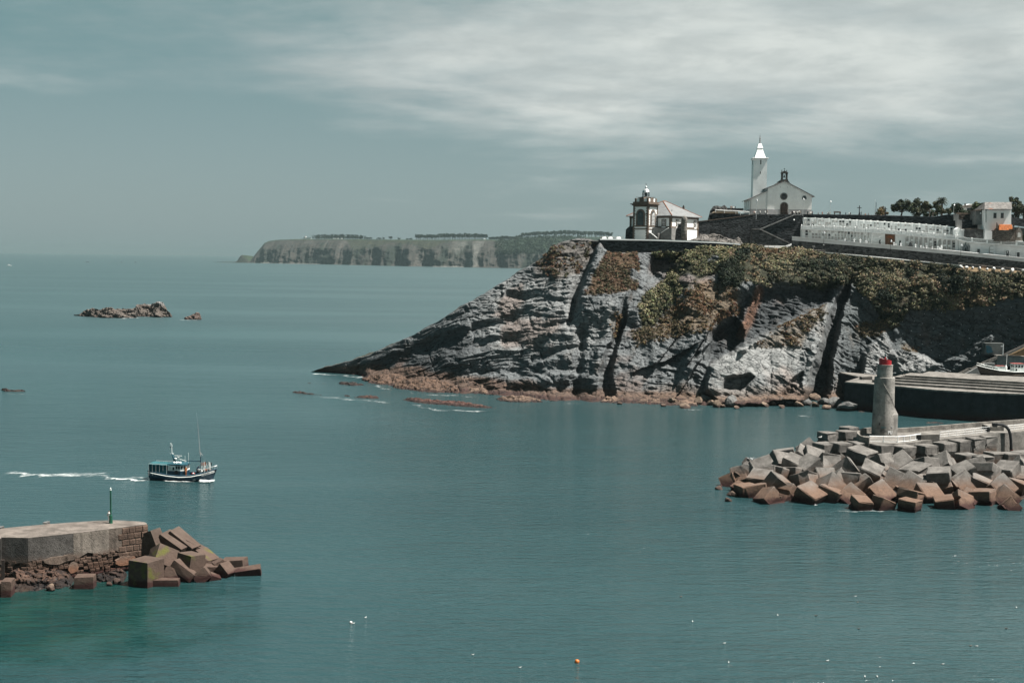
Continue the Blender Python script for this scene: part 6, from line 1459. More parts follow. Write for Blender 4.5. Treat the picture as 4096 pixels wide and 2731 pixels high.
# ---------------------------------------------------------------- people
def skin_body(joints, bones, radii, sub=1):
    me = bpy.data.meshes.new('body'); me.from_pydata(joints, bones, [])
    o = bpy.data.objects.new('body', me); COL.objects.link(o)
    sk = o.modifiers.new('skin', 'SKIN'); sk.use_smooth_shade = True
    for v, r in zip(me.skin_vertices[0].data, radii): v.radius = (r, r) if not isinstance(r, tuple) else r
    me.skin_vertices[0].data[0].use_root = True
    ss = o.modifiers.new('sub', 'SUBSURF'); ss.levels = sub; ss.render_levels = sub
    dg = bpy.context.evaluated_depsgraph_get(); dg.update()
    out = bpy.data.meshes.new_from_object(o.evaluated_get(dg))
    bpy.data.objects.remove(o); return out
def pose(kind):
    # joints: pelvis, spine, chest, neck, head low, head top, shoulders/elbows/hands, hips/knees/ankles/toes
    J = [(0, 0, 0.95), (0, 0, 1.12), (0, 0, 1.32), (0, 0, 1.47), (0, -0.01, 1.55), (0, 0, 1.70)]
    R = [(0.15, 0.11), (0.14, 0.10), (0.17, 0.11), 0.055, 0.085, 0.075]
    arms = {'stand': [(-0.20, 0, 1.40), (-0.25, 0.02, 1.13), (-0.24, -0.06, 0.88), (-0.24, -0.10, 0.80), (0.20, 0, 1.40), (0.25, 0.02, 1.13), (0.24, -0.06, 0.88), (0.24, -0.10, 0.80)],
            'lean': [(-0.20, 0, 1.40), (-0.30, -0.16, 1.18), (-0.20, -0.38, 1.12), (-0.18, -0.46, 1.10), (0.20, 0, 1.40), (0.30, -0.16, 1.18), (0.20, -0.38, 1.12), (0.18, -0.46, 1.10)],
            'walk': [(-0.20, 0, 1.40), (-0.25, 0.14, 1.16), (-0.24, 0.16, 0.92), (-0.24, 0.14, 0.84), (0.20, 0, 1.40), (0.25, -0.10, 1.16), (0.24, -0.26, 0.98), (0.24, -0.32, 0.92)]}
    arms['hold'] = [(-0.20, 0, 1.40), (-0.28, -0.06, 1.15), (-0.10, -0.26, 1.22), (-0.04, -0.30, 1.26), (0.20, 0, 1.40), (0.28, -0.06, 1.15), (0.10, -0.26, 1.22), (0.04, -0.30, 1.26)]
    arms['bend'] = arms['lean']
    legs = {'walk': [(-0.10, 0, 0.86), (-0.11, -0.22, 0.50), (-0.11, -0.20, 0.09), (-0.11, -0.36, 0.04), (0.10, 0, 0.86), (0.11, 0.08, 0.47), (0.11, 0.36, 0.14), (0.11, 0.26, 0.04)]}
    ls = legs.get(kind, [(-0.10, 0, 0.86), (-0.11, -0.02, 0.48), (-0.11, 0.02, 0.09), (-0.12, -0.14, 0.04), (0.10, 0, 0.86), (0.11, -0.02, 0.48), (0.11, 0.02, 0.09), (0.12, -0.14, 0.04)])
    J = J + arms[kind] + ls
    R = R + [0.065, 0.048, 0.036, 0.04] * 2 + [0.095, 0.068, 0.045, 0.04] * 2
    B = [(0, 1), (1, 2), (2, 3), (3, 4), (4, 5), (2, 6), (6, 7), (7, 8), (8, 9), (2, 10), (10, 11), (11, 12), (12, 13), (0, 14), (14, 15), (15, 16), (16, 17), (0, 18), (18, 19), (19, 20), (20, 21)]
    if kind == 'bend':
        a = 0.75; J = [p if (i == 0 or i > 13) else (p[0], (p[1]) * math.cos(a) - (p[2] - 0.95) * math.sin(a), 0.95 + p[1] * math.sin(a) + (p[2] - 0.95) * math.cos(a)) for i, p in enumerate(J)]
    return J, B, R
BODY = {k: skin_body(*[pose(k)[i] for i in (0, 1, 2)]) for k in ('stand', 'lean', 'walk', 'hold', 'bend')}
SKIN = mat('skin', (0.42, 0.27, 0.19), 0.6); HAIR = {'dark': mat('dark_hair', (0.02, 0.016, 0.013)), 'brown': mat('brown_hair', (0.10, 0.06, 0.035)), 'grey': mat('grey_hair', (0.4, 0.39, 0.37)), 'cap': mat('pale_hat', (0.65, 0.62, 0.55))}
CLOTH = {n: mat('cloth_' + n, c, 0.85, 0.1, 0.12) for n, c in {'white': (0.78, 0.77, 0.74), 'black': (0.02, 0.02, 0.024), 'navy': (0.03, 0.045, 0.09), 'orange': (0.5, 0.17, 0.06), 'teal': (0.07, 0.2, 0.22), 'grey': (0.28, 0.28, 0.29), 'pink': (0.55, 0.30, 0.27), 'beige': (0.42, 0.34, 0.25), 'blue': (0.12, 0.2, 0.33), 'green': (0.05, 0.13, 0.07), 'denim': (0.06, 0.09, 0.14)}.items()}
_pm = {}
def person(loc, rz, kind, top, legs, hair, label, h=1.72, group=None, name='person', sit=0.0, long=False):
    key = (kind, top, legs, hair, long)
    if key not in _pm:
        me = BODY[kind].copy()
        for m_ in (CLOTH[legs], CLOTH[top], SKIN, HAIR[hair]): me.materials.append(m_)
        zmax = max(v.co.z for v in me.vertices); J = pose(kind)[0]
        hd = Vector(J[5]); nk = Vector(J[3])
        for p_ in me.polygons:
            c = p_.center; mi = 1 if c.z > 0.93 else 0
            if kind == 'bend' and (c - Vector(J[0])).dot((nk - Vector(J[0])).normalized()) > 0: mi = 1
            if (c - (nk + hd) / 2).length < 0.17 and (c - nk).dot(hd - nk) > 0: mi = 3 if (c - hd).dot(hd - nk) > -0.012 or c.y > (nk.y + hd.y) / 2 + 0.02 else 2
            for ji in (9, 13, 8, 12):
                if (c - Vector(J[ji])).length < (0.13 if ji in (9, 13) else 0.05): mi = 2
            if not long and kind != 'bend' and abs(c.x) > 0.2 and c.z < 1.18: mi = 2
            if c.z < 0.07: mi = 0
            p_.material_index = mi; p_.use_smooth = True
        _pm[key] = me
    o = bpy.data.objects.new(name, _pm[key]); o.location = loc; o.rotation_euler = (0, 0, rz); s = h / 1.74; o.scale = (s, s, s); link(o)
    return tag(o, label, 'person', group)
G_T = 'visitors on the church terrace'
def tp(zx, z, D, off=0.0, zy=None):
    a, c = z(zx, zy or 0); v = P(a, 858, D); return v
terr_people = [  # zoom 4 column, head row, pose, top, legs, hair, label
    (20, 1310, 'stand', 'orange', 'beige', 'brown', 'person in orange top leftmost on the lookout'), (48, 1308, 'stand', 'grey', 'black', 'dark', 'person in grey top in the middle of the lookout group'), (64, 1322, 'lean', 'white', 'denim', 'grey', 'person in white leaning beside the grey one on the lookout'), (95, 1312, 'stand', 'black', 'black', 'dark', 'person in black at the right of the lookout group'),
    (432, 1400, 'lean', 'pink', 'beige', 'brown', 'person in pink leaning left of the lamp before the church'), (452, 1402, 'stand', 'white', 'grey', 'cap', 'person in white right beside the lamp before the church'), (540, 1392, 'walk', 'white', 'black', 'dark', 'person in white top and black trousers left of the church door, nearer the lamp'),
    (632, 1397, 'stand', 'white', 'navy', 'brown', 'person in white alone left of the church door, middle of three'), (672, 1388, 'stand', 'beige', 'white', 'dark', 'tall person in beige nearest the church door on its left'),
    (1040, 1408, 'stand', 'grey', 'navy', 'grey', 'grey clad person just right of the church door'), (1080, 1410, 'bend', 'white', 'beige', 'grey', 'bending person in white right of the church door'), (1108, 1398, 'stand', 'black', 'black', 'dark', 'person in black among the group right of the church door'), (1128, 1396, 'stand', 'navy', 'navy', 'brown', 'person in navy among the group right of the church door'), (1147, 1398, 'lean', 'white', 'grey', 'dark', 'person in white at the end of the group right of the church door'),
    (1185, 1398, 'stand', 'grey', 'black', 'brown', 'person in grey top left in the group by the right lamp'), (1203, 1400, 'hold', 'white', 'black', 'cap', 'person with pale hat in the group by the right lamp'), (1240, 1390, 'stand', 'white', 'black', 'grey', 'person in white with grey hair in the group by the right lamp'), (1254, 1398, 'walk', 'beige', 'denim', 'dark', 'person in beige at the right of the group by the right lamp'),
    (1392, 1398, 'stand', 'teal', 'black', 'dark', 'person in teal at the right corner of the church'), (1438, 1410, 'stand', 'white', 'grey', 'brown', 'person in white just past the church corner, left of two'), (1453, 1412, 'lean', 'white', 'beige', 'dark', 'person in white just past the church corner, right of two'), (1478, 1396, 'stand', 'grey', 'navy', 'dark', 'slim person in grey alone past the church corner'),
    (1583, 1425, 'lean', 'grey', 'denim', 'dark', 'low person in grey leaning on the parapet by pale benches'), (1655, 1412, 'stand', 'pink', 'beige', 'brown', 'person in pink standing alone left of the slim terrace lamp')]
for i, (zx, zy, kd, tc_, lc_, hc_, lab) in enumerate(terr_people):
    D = 478 if zx < 120 else 472.6
    a, c = Z4(zx, zy); hd = P(a, c, D); zg = hd.z - 1.72
    if zx > 120: zg = min(max(zg, 59.6), 60.6)
    person((hd.x, hd.y, zg), (i * 1.37) % 6.28 if kd not in ('lean', 'hold') else 0.3 * (i % 5 - 2), kd, tc_, lc_, hc_, lab, h=hd.z - zg, group=G_T)
terr2 = [(498, 348, 'stand', 'white', 'grey', 'brown', 'person in white left in the group beyond the slim terrace lamp'), (508, 346, 'walk', 'grey', 'black', 'dark', 'person in grey in the group beyond the slim terrace lamp'), (520, 346, 'stand', 'beige', 'beige', 'cap', 'person with a pale hat in the group beyond the slim terrace lamp'), (617, 345, 'walk', 'black', 'denim', 'dark', 'dark clad person at the right end of the stone bench'),
         (668, 350, 'lean', 'navy', 'navy', 'dark', 'person in navy leaning right of the stone bench'), (700, 348, 'stand', 'white', 'beige', 'brown', 'person in white left of a pair before the tall dark cross'), (713, 350, 'walk', 'black', 'grey', 'dark', 'person in black right of a pair before the tall dark cross'), (802, 348, 'stand', 'navy', 'black', 'dark', 'person standing right at the foot of the tall dark cross'), (818, 342, 'hold', 'black', 'navy', 'brown', 'person in black right of the tall dark cross'),
         (853, 360, 'stand', 'orange', 'beige', 'brown', 'small person in orange right of the tall dark cross'), (883, 357, 'walk', 'grey', 'navy', 'dark', 'person in grey walking left of the flagpoles'), (1123, 373, 'stand', 'grey', 'denim', 'dark', 'lone small figure at the wall left of the spreading trees')]
for i, (zx, zy, kd, tc_, lc_, hc_, lab) in enumerate(terr2):
    a, c = Z2(zx, zy); D = up_D(a) + 2.4; hd = P(a, c, D); s = 1.68
    person((hd.x, hd.y, hd.z - s), (i * 2.1) % 6.28, kd, tc_, lc_, hc_, lab, h=s, group=G_T)
# ---------------------------------------------------------------- harbour works on the right
ZB = Zm(2800, 1400, 1.8148); ZC = Zm(3400, 1650, 3.3793); ZE = Zm(3300, 1350, 2.9548)
def concrete(name, c, stain=True, streak=0.35, z0=0.9, z1=4.3, low=(0.155, 0.095, 0.066)):
    """weathered concrete: pale above, brown in the splash zone, dark weed at the water"""
    t = NT(name)
    n1 = t.noise(0.45, 7, 0.62); n2 = t.noise(2.2, 6, 0.65); n3 = t.noise(0.8, 5, 0.6, stretch=(1.8, 1.8, 0.14)); n4 = t.noise(9.0, 3, 0.6)
    col = t.mix(t.rng(n1, 0.3, 0.7), tuple(x * 0.56 for x in c), tuple(x * 1.22 for x in c))
    col = t.mix(t.rng(n2, 0.48, 0.70, 0, 0.6), col, tuple(x * 0.42 for x in c))
    col = t.mix(t.rng(n3, 0.5, 0.72, 0, streak), col, tuple(x * 0.35 for x in c))
    z = t.math('ADD', t.sepz()[2], t.math('MULTIPLY', t.math('SUBTRACT', n1, 0.5), 1.6))
    if stain:
        col = t.mix(t.rng(z, z0 + 0.9, z1, 0.92, 0.0), col, t.mix(t.rng(n2, 0.3, 0.7), low, tuple(x * 1.5 for x in low)))
        col = t.mix(t.rng(z, 0.5, z0 + 0.75, 0.95, 0.0), col, t.mix(n2, (0.02, 0.012, 0.012), (0.085, 0.03, 0.026)))
    t.bump(t.math('ADD', t.math('MULTIPLY', n2, 0.7), t.math('MULTIPLY', n4, 0.5)), 0.8, 0.2)
    return t.base(col, 0.9, 0.2)
CONC_B = concrete('block_concrete', (0.235, 0.22, 0.204)); CONC = concrete('pier_concrete', (0.30, 0.278, 0.25), stain=False); CONC_T = concrete('tower_concrete', (0.42, 0.40, 0.37), stain=False, streak=0.25)
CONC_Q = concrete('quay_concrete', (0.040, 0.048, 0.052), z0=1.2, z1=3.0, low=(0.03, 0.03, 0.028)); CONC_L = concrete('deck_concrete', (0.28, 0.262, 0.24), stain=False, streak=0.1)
WRAIL = mat('white_rail', (0.72, 0.73, 0.73), 0.5, 0.4, 0.05)
# --- deck
ZD_ = 6.0
edge_f = [(3425, 1744), (3428, 1756), (3442, 1766), (3474, 1772), (3590, 1774), (3640, 1770), (3682, 1763), (3760, 1757), (3830, 1749), (3958, 1735), (4020, 1731), (4110, 1724), (4250, 1714)]
edge_b = [(4250, 1682), (4096, 1694), (3900, 1708), (3700, 1724), (3590, 1731), (3490, 1729), (3445, 1733)]
deck = [W(a, c, ZD_) for a, c in edge_f] + [W(a, c, ZD_) for a, c in edge_b]
BW = empty('breakwater', W(3531, 1739, 0), 0, 'concrete breakwater head with parapet, white railings and curved end', 'breakwater')
bo = Vector(BW.location)
MB().prism([(v.x - bo.x, v.y - bo.y) for v in deck], -1.0, ZD_).build('deck', CONC_L, BW)
def wall_run(pts, th, z0, z1, name, m, parent, seg=None):
    """a wall along ground points, cut into cast lengths"""
    pts = [Vector((p_.x, p_.y, 0)) for p_ in pts]
    for a, b in zip(pts[:-1], pts[1:]):
        L = (b - a).length; n = max(1, round(L / seg)) if seg else 1; d = (b - a) / L; nr = Vector((-d.y, d.x, 0)) * th / 2
        for k in range(n):
            p0 = a + d * (L * k / n + (0.03 if seg else 0)); p1 = a + d * (L * (k + 1) / n - (0.03 if seg else 0)); mb = MB()
            q = [p0 - nr, p1 - nr, p1 + nr, p0 + nr]; cap = 0.06
            mb.add([Vector((v.x, v.y, z)) - Vector((bo.x, bo.y, 0)) if parent is BW else Vector((v.x, v.y, z)) - Vector(parent.location) for z in (z0, z1 - cap) for v in q] + [(Vector((v.x, v.y, z1)) + (((p0 + p1) / 2 - v) * 0.02)) - (Vector((bo.x, bo.y, 0)) if parent is BW else Vector(parent.location)) for v in q],
                   [(3, 2, 1, 0), (0, 1, 5, 4), (1, 2, 6, 5), (2, 3, 7, 6), (3, 0, 4, 7), (4, 5, 9, 8), (5, 6, 10, 9), (6, 7, 11, 10), (7, 4, 8, 11), (8, 9, 10, 11)])
            mb.build(name, m, parent)
wall_run([W(3582, 1731, ZD_), W(3700, 1723.5, ZD_), W(3900, 1707, ZD_), W(4096, 1693, ZD_), W(4240, 1682, ZD_)], 0.7, ZD_ - 0.5, ZD_ + 1.0, 'parapet', CONC, BW, 4.0)
# curved parapet at the head
arc = [(3476, 1772), (3455, 1769), (3438, 1763), (3428, 1754), (3427, 1746), (3436, 1737), (3452, 1732), (3482, 1729)]
aw = [W(a, c, ZD_) for a, c in arc]; th = 0.5; ctr = W(3531, 1745, ZD_)
vs = []; 
for z in (ZD_ - 1.6, ZD_ + 1.15):
    for v in aw: vs.append(Vector((v.x, v.y, z)) - Vector((bo.x, bo.y, 0)))
    for v in aw: vs.append(Vector((v.x, v.y, z)) + (Vector((ctr.x, ctr.y, 0)) - Vector((v.x, v.y, 0))).normalized() * th - Vector((bo.x, bo.y, 0)))
n = len(aw); fs = []
for i in range(n - 1): fs += [(i, 2 * n + i, 2 * n + i + 1, i + 1), (n + i + 1, 3 * n + i + 1, 3 * n + i, n + i), (2 * n + i, 3 * n + i, 3 * n + i + 1, 2 * n + i + 1)]
fs += [(0, n, 3 * n, 2 * n), (n - 1, 3 * n - 1, 4 * n - 1, 2 * n - 1)]
MB().add(vs, fs).build('curved_parapet', CONC, BW)
def railing(px_pts, z0, h, label_part, parent, nper=4, r=0.07, bars=1):
    pts = [W(a, c, z0) - Vector((bo.x, bo.y, 0)) for a, c in px_pts]; run = []
    for a, b in zip(pts[:-1], pts[1:]):
        for k in range(nper): run.append(a.lerp(b, k / nper))
    run.append(pts[-1]); up = Vector((0, 0, h)); rt = MB()
    rail = MB().tube([p_ + up for p_ in run], r, 5)
    for q in range(bars): rail.tube([p_ + up * (0.12 + 0.44 * q) for p_ in run], r * 0.6, 4)
    o = rail.build(label_part, WRAIL, parent)
    for p_ in run: MB().tube([p_, p_ + up], r, 5).build('post', WRAIL, o)
railing([(3477, 1767), (3590, 1769.5), (3640, 1765), (3681, 1758)], ZD_, 1.25, 'railing', BW, 2, 0.085)
railing([(3760, 1748), (3860, 1738), (3958, 1726)], ZD_, 1.15, 'railing', BW, 3, 0.04, 2)
railing([(4030, 1722), (4110, 1713), (4240, 1703)], ZD_, 1.15, 'railing', BW, 3, 0.04, 2)
def bw_slab(name, pts, D, th_, m): 
    o = slab(name, mapped(ZC, pts), D, th_, m, BW); return o
bw_slab('low_wall', [(962, 380), (1212, 380), (1212, 292), (962, 300)], 263, 0.8, CONC)
bw_slab('gate_post', [(900, 385), (958, 385), (958, 305), (900, 305)], 262.4, 0.3, IRON)
bw_slab('gate_post', [(1838, 275), (1890, 275), (1890, 205), (1838, 205)], 277, 0.3, IRON)
bw_slab('pier_block', [(1898, 560), (2080, 560), (2080, 185), (1898, 192)], 279, 5, CONC)
bw_slab('side_wall', [(2083, 600), (2700, 570), (2700, 215), (2083, 268)], lambda p_: 277 + (p_ - 4020) * 0.03, 3, CONC)
bw_slab('ledge', [(1900, 600), (2700, 600), (2700, 540), (1900, 555)], 274.5, 4, CONC_L)
bw_slab('lower_road', [(2240, 760), (2700, 760), (2700, 600), (2240, 610)], 268, 6, mat('asphalt', (0.06, 0.06, 0.062)))
for k in range(9): bw_slab('stair_step', [(1915 + k * 11, 545), (1926 + k * 11, 545), (1926 + k * 11, 455 + k * 9), (1915 + k * 11, 455 + k * 9)], 276.5, 1.2, CONC_L)
st_ = MB().tube([P(*ZC(1912, 425), 276) - bo, P(*ZC(2005, 520), 276) - bo], 0.05, 4); st_.tube([P(*ZC(1912, 460), 276) - bo, P(*ZC(1985, 535), 276) - bo], 0.05, 4); st_.build('stair_rail', WRAIL, BW)
# --- curved black pipe arm and round sign
e = empty('pipe_arm', P(*ZC(2180, 556), 275.5), 0, 'black curved pipe arm with a red foot over the breakwater wall', 'pipe'); eo = Vector(e.location)
pp = [(1925, 165), (2000, 160), (2060, 165), (2110, 190), (2145, 230), (2165, 290), (2175, 370), (2178, 450), (2178, 500)]
MB().tube([P(*ZC(x, y), 275.5) - eo for x, y in pp], 0.33, 8).build('arm', IRON, e)
MB().box(-0.45, 0.45, -0.5, 0.5, -0.38, 0.38, Matrix.Translation(P(*ZC(1955, 165), 275.5) - eo)).build('head_box', IRON, e)
MB().lathe([(0.36, -0.1), (0.36, 1.0)], 10).build('foot', mat('red_oxide', (0.16, 0.025, 0.02)), e)
MB().box(-0.03, 0.03, 0.2, 0.3, 0, 0.01).build('bolt', IRON, e)
e = empty('round_sign', P(*ZC(1928, 390), 275), 0, 'small round white sign with a red rim on the breakwater wall', 'sign')
Ms = Matrix.Translation((0, 0, 0.3)) @ Matrix.Rotation(math.pi / 2, 4, 'X')
MB().lathe([(0.42, -0.03), (0.42, 0.03)], 20, M=Ms).build('rim', mat('sign_red', (0.45, 0.03, 0.03), 0.5), e); MB().lathe([(0.32, -0.03), (0.32, 0.05)], 20, M=Ms).build('face', WRAIL, e)
MB().box(-0.05, 0.05, -0.08, -0.05, 0.1, 0.5).box(-0.14, 0.14, -0.08, -0.05, 0.38, 0.46).build('symbol', IRON, e); MB().tube([(0, 0.1, -3.2), (0, 0.1, 0.3)], 0.04, 5).build('post', METAL, e)
# --- light tower
T0 = W(3531, 1740, ZD_); sT = T0.y / F / 2.9548
LT = empty('light_tower', T0, 0, 'round grey concrete harbour light tower with a red top', 'tower')
zt = lambda y: (1150 - y) * sT
for k, (ya, yb, ra, rb) in enumerate(((1158, 1056, 2.40, 2.39), (1054, 896, 2.38, 2.32), (894, 756, 2.30, 2.22), (754, 618, 2.21, 2.17), (616, 456, 2.16, 2.14))):
    mb = MB().lathe([(ra, zt(ya)), (rb, zt(yb) - 0.04), (rb - 0.04, zt(yb))], 40); o = mb.build('shaft_drum', CONC_T, LT)
MB().lathe([(1.64, zt(456)), (1.62, zt(316)), (1.66, zt(314)), (1.66, zt(308))], 36).build('upper_shaft', CONC_T, LT)
RED = mat('signal_red', (0.50, 0.012, 0.022), 0.45, 0.4, 0.15)
n = 36; vs = [(1.30 * math.cos(2 * math.pi * k / n), 1.30 * math.sin(2 * math.pi * k / n), zt(309)) for k in range(n)] + [(1.30 * math.cos(2 * math.pi * k / n), 1.30 * math.sin(2 * math.pi * k / n), zt(244) - 0.28 * math.cos(2 * math.pi * k / n)) for k in range(n)]
vs += [(1.2 * math.cos(2 * math.pi * k / n), 1.2 * math.sin(2 * math.pi * k / n), zt(250) - 0.26 * math.cos(2 * math.pi * k / n)) for k in range(n)]
MB().add(vs, [(k, (k + 1) % n, n + (k + 1) % n, n + k) for k in range(n)] + [(n + k, n + (k + 1) % n, 2 * n + (k + 1) % n, 2 * n + k) for k in range(n)] + [tuple(2 * n + k for k in range(n))]).build('red_cap', RED, LT)
lm = MB().lathe([(0.12, zt(250)), (0.12, zt(235)), (0.2, zt(232)), (0.2, zt(228)), (0.1, zt(226)), (0.1, zt(212))], 10).build('lamp_stem', RED, LT)
MB().lathe([(0.17, zt(212)), (0.17, zt(190)), (0.08, zt(182)), (0.02, zt(172))], 10).build('lantern', mat('lens_glass', (0.08, 0.14, 0.14), 0.1, 0.6), lm)
# flare at the right foot
fl = [(1.2, -1.9), (2.9, -0.9), (2.9, 0.9), (1.2, 1.9)]
MB().add([(x, y, zt(1158)) for x, y in fl] + [(x, y, zt(896)) for x, y in fl] + [(1.1, -1.8, zt(808)), (2.22, -0.3, zt(808)), (2.22, 0.3, zt(808)), (1.1, 1.8, zt(808))], [(0, 1, 5, 4), (1, 2, 6, 5), (2, 3, 7, 6), (4, 5, 9, 8), (5, 6, 10, 9), (6, 7, 11, 10), (8, 9, 10, 11), (3, 0, 4, 7), (7, 4, 8, 11)]).build('flare', CONC_T, LT)
pts = []
for k in range(13):
    t = k / 12; a = math.radians(-128 + 96 * t); y = 462 + 350 * t; R_ = np.interp(y, [456, 618, 756, 896], [2.16, 2.19, 2.24, 2.34]); pts.append((R_ * math.cos(a), R_ * math.sin(a), zt(y)))
MB().tube(pts, 0.035, 4).build('cable', mat('pale_cable', (0.5, 0.47, 0.42)), LT)
MB().tube([(1.5, -0.7, zt(402)), (1.9, -1.0, zt(400))], 0.05, 5).box(1.75, 2.05, -1.15, -0.85, zt(404), zt(395)).build('wall_lamp', METAL, LT)
def on_drum(txt, size, a0, z, R_, m, name='graffiti', ext=0.0):
    """lettering laid round the drum"""
    cu = bpy.data.curves.new('lettering', 'FONT'); cu.body = txt; cu.size = size; cu.resolution_u = 2; cu.align_x = 'CENTER'; cu.offset = ext
    o = bpy.data.objects.new('lettering', cu); COL.objects.link(o); dg = bpy.context.evaluated_depsgraph_get(); dg.update()
    me = bpy.data.meshes.new_from_object(o.evaluated_get(dg)); bpy.data.objects.remove(o)
    for v in me.vertices:
        a = a0 + v.co.x / R_; v.co = Vector((R_ * math.cos(a), R_ * math.sin(a), z + v.co.y))
    me.materials.clear(); me.materials.append(m); return inst(me, name, LT)
GW = mat('spray_white', (0.66, 0.67, 0.66), 0.7); GK = mat('spray_dark', (0.05, 0.05, 0.06), 0.7); GT = mat('spray_teal', (0.04, 0.20, 0.22), 0.7)
on_drum('PU', 1.0, math.radians(-68), zt(1118), 2.44, GW, ext=0.03); on_drum('VE', 0.5, math.radians(-92), zt(1098), 2.44, GK)
def scribble(a0, a1, z, amp, m, seed):
    r = random.Random(seed); MB().tube([(2.44 * math.cos(math.radians(a)), 2.44 * math.sin(math.radians(a)), z + amp * (r.random() - 0.5)) for a in np.linspace(a0, a1, 22)], 0.022, 4).build('graffiti', m, LT)
scribble(-116, -92, zt(1038), 0.35, GT, 1); scribble(-116, -94, zt(1052), 0.08, GT, 2); scribble(-122, -100, zt(1078), 0.5, GK, 3); scribble(-128, -121, zt(1000), 0.8, GK, 4); scribble(-66, -50, zt(1035), 0.35, GW, 5); scribble(-118, -96, zt(1100), 0.35, GK, 6); scribble(-96, -70, zt(1140), 0.25, mat('spray_rust', (0.25, 0.09, 0.06)), 7)
# ---------------------------------------------------------------- concrete blocks
def block_mesh(seed, sx=3.0, sy=3.0, sz=3.0, groove=True):
    """cast cube with a groove round the middle of two sides and knocked edges"""
    r = random.Random(seed); w, d, h = sx / 2, sy / 2, sz / 2; g = 0.28 if groove else 0.0; c = 0.10
    prof = [(-w + c, -h), (w - c, -h), (w, -h + c)]
    if groove: prof += [(w, -0.38), (w - g, -0.22), (w - g, 0.22), (w, 0.38)]
    prof += [(w, h - c), (w - c, h), (-w + c, h), (-w, h - c)]
    if groove: prof += [(-w, 0.38), (-w + g, 0.22), (-w + g, -0.22), (-w, -0.38)]
    prof += [(-w, -h + c)]
    rows = []
    for y, k in ((-d, 1 - c / w), (-d + c, 1.0), (0, 1.0), (d - c, 1.0), (d, 1 - c / w)):
        rows.append([Vector((x * k + r.uniform(-0.05, 0.05), y + r.uniform(-0.05, 0.05), z * k + r.uniform(-0.05, 0.05))) for x, z in prof])
    # a knocked-off corner
    ci = r.choice([i for i, p_ in enumerate(prof) if abs(p_[1]) > h * 0.8])
    for rr in rows[:2]: rr[ci] = rr[ci] * r.uniform(0.72, 0.92)
    for q in range(4): rr = rows[r.choice((0, 1, 3, 4))]; cj = r.randrange(len(prof)); rr[cj] = rr[cj] * r.uniform(0.86, 0.96)
    n = len(prof); fs = [tuple(range(n - 1, -1, -1))[::-1]]
    for i in range(4):
        for k in range(n): fs.append((i * n + k, (i + 1) * n + k, (i + 1) * n + (k + 1) % n, i * n + (k + 1) % n))
    fs.append(tuple(4 * n + k for k in range(n - 1, -1, -1)))
    return MB().add([v for rr in rows for v in rr], fs).mesh('concrete_block', CONC_B)
BLK = [block_mesh(200 + k, 3.0, 3.0, 3.2) for k in range(6)] + [block_mesh(210 + k, 3.0, 3.0, 3.0, False) for k in range(3)]
rb = random.Random(11)
WORDS = {'neat': 'level grey block in the neat top row under the light tower', 'back': 'level pale block behind the neat top row of the breakwater', 'low': 'level block in the lower tidy row at right', 'upper': 'tumbled grey block in the upper loose row', 'mid': 'tumbled brownish block in the middle loose row', 'water': 'tumbled brown block along the right waterline'}
def put_blocks(key, pts, z, size, tilt, zmap=ZB, yaw=None):
    for i, p_ in enumerate(sorted(pts)):
        x, y = zmap(p_[0], p_[1]); s = p_[2] if len(p_) > 2 else 1.0
        c = W(x, y, z); me = BLK[rb.randrange(len(BLK))]
        if tilt: rot = (rb.uniform(-tilt, tilt), rb.uniform(-tilt, tilt), rb.uniform(-0.7, 0.9)) 
        else: rot = (0, 0, (yaw if yaw is not None else 0.42) + rb.uniform(-0.08, 0.08))
        k = size * s / 3.0
        o = inst(me, 'concrete_block', None, c, rot, (k * rb.uniform(0.94, 1.06), k * rb.uniform(0.94, 1.06), k * rb.uniform(0.94, 1.06)))
        tag(o, '%s, %s from the left' % (WORDS[key], ordinal(i + 1)), 'block', 'concrete blocks of the right breakwater')
put_blocks('neat', [(905, 735), (1020, 740), (1150, 735), (1320, 750), (1480, 755), (1640, 755), (1775, 735), (1885, 715), (1990, 695), (2075, 680)], 4.0, 3.55, 0)
put_blocks('back', [(925, 650), (1060, 640), (1080, 612), (1190, 690), (1400, 690), (1510, 690), (1610, 690), (1720, 670), (1840, 650), (1960, 640), (2060, 625)], 3.9, 3.4, 0, yaw=0.5)
put_blocks('low', [(1730, 815), (1935, 815), (2040, 825), (2140, 800), (2245, 805), (2340, 800)], 2.5, 3.5, 0, yaw=0.3)
put_blocks('upper', [(345, 870, 0.9), (455, 875), (575, 830), (625, 790), (680, 855), (735, 790, 0.9), (800, 745), (815, 800), (800, 870), (930, 850), (1060, 880), (1165, 800, 1.15), (1320, 850), (1465, 850), (1230, 910), (1570, 915, 1.1), (1640, 870), (1770, 850), (1740, 950), (1920, 915), (2005, 880), (2075, 915), (2235, 905), (2335, 880)], 3.0, 4.05, 0.7)
put_blocks('mid', [(300, 925, 0.8), (370, 930, 0.85), (445, 965), (560, 930), (565, 1000, 1.05), (690, 930), (765, 975), (900, 960), (940, 1010), (1010, 980), (1100, 985), (1200, 1000, 0.9), (1290, 965), (1420, 985, 1.15), (1540, 1000), (1650, 1000, 1.05), (1760, 1010, 0.8), (1890, 1000, 1.1), (2030, 1000), (2170, 1020), (2330, 960, 1.1)], 1.5, 4.05, 0.8)
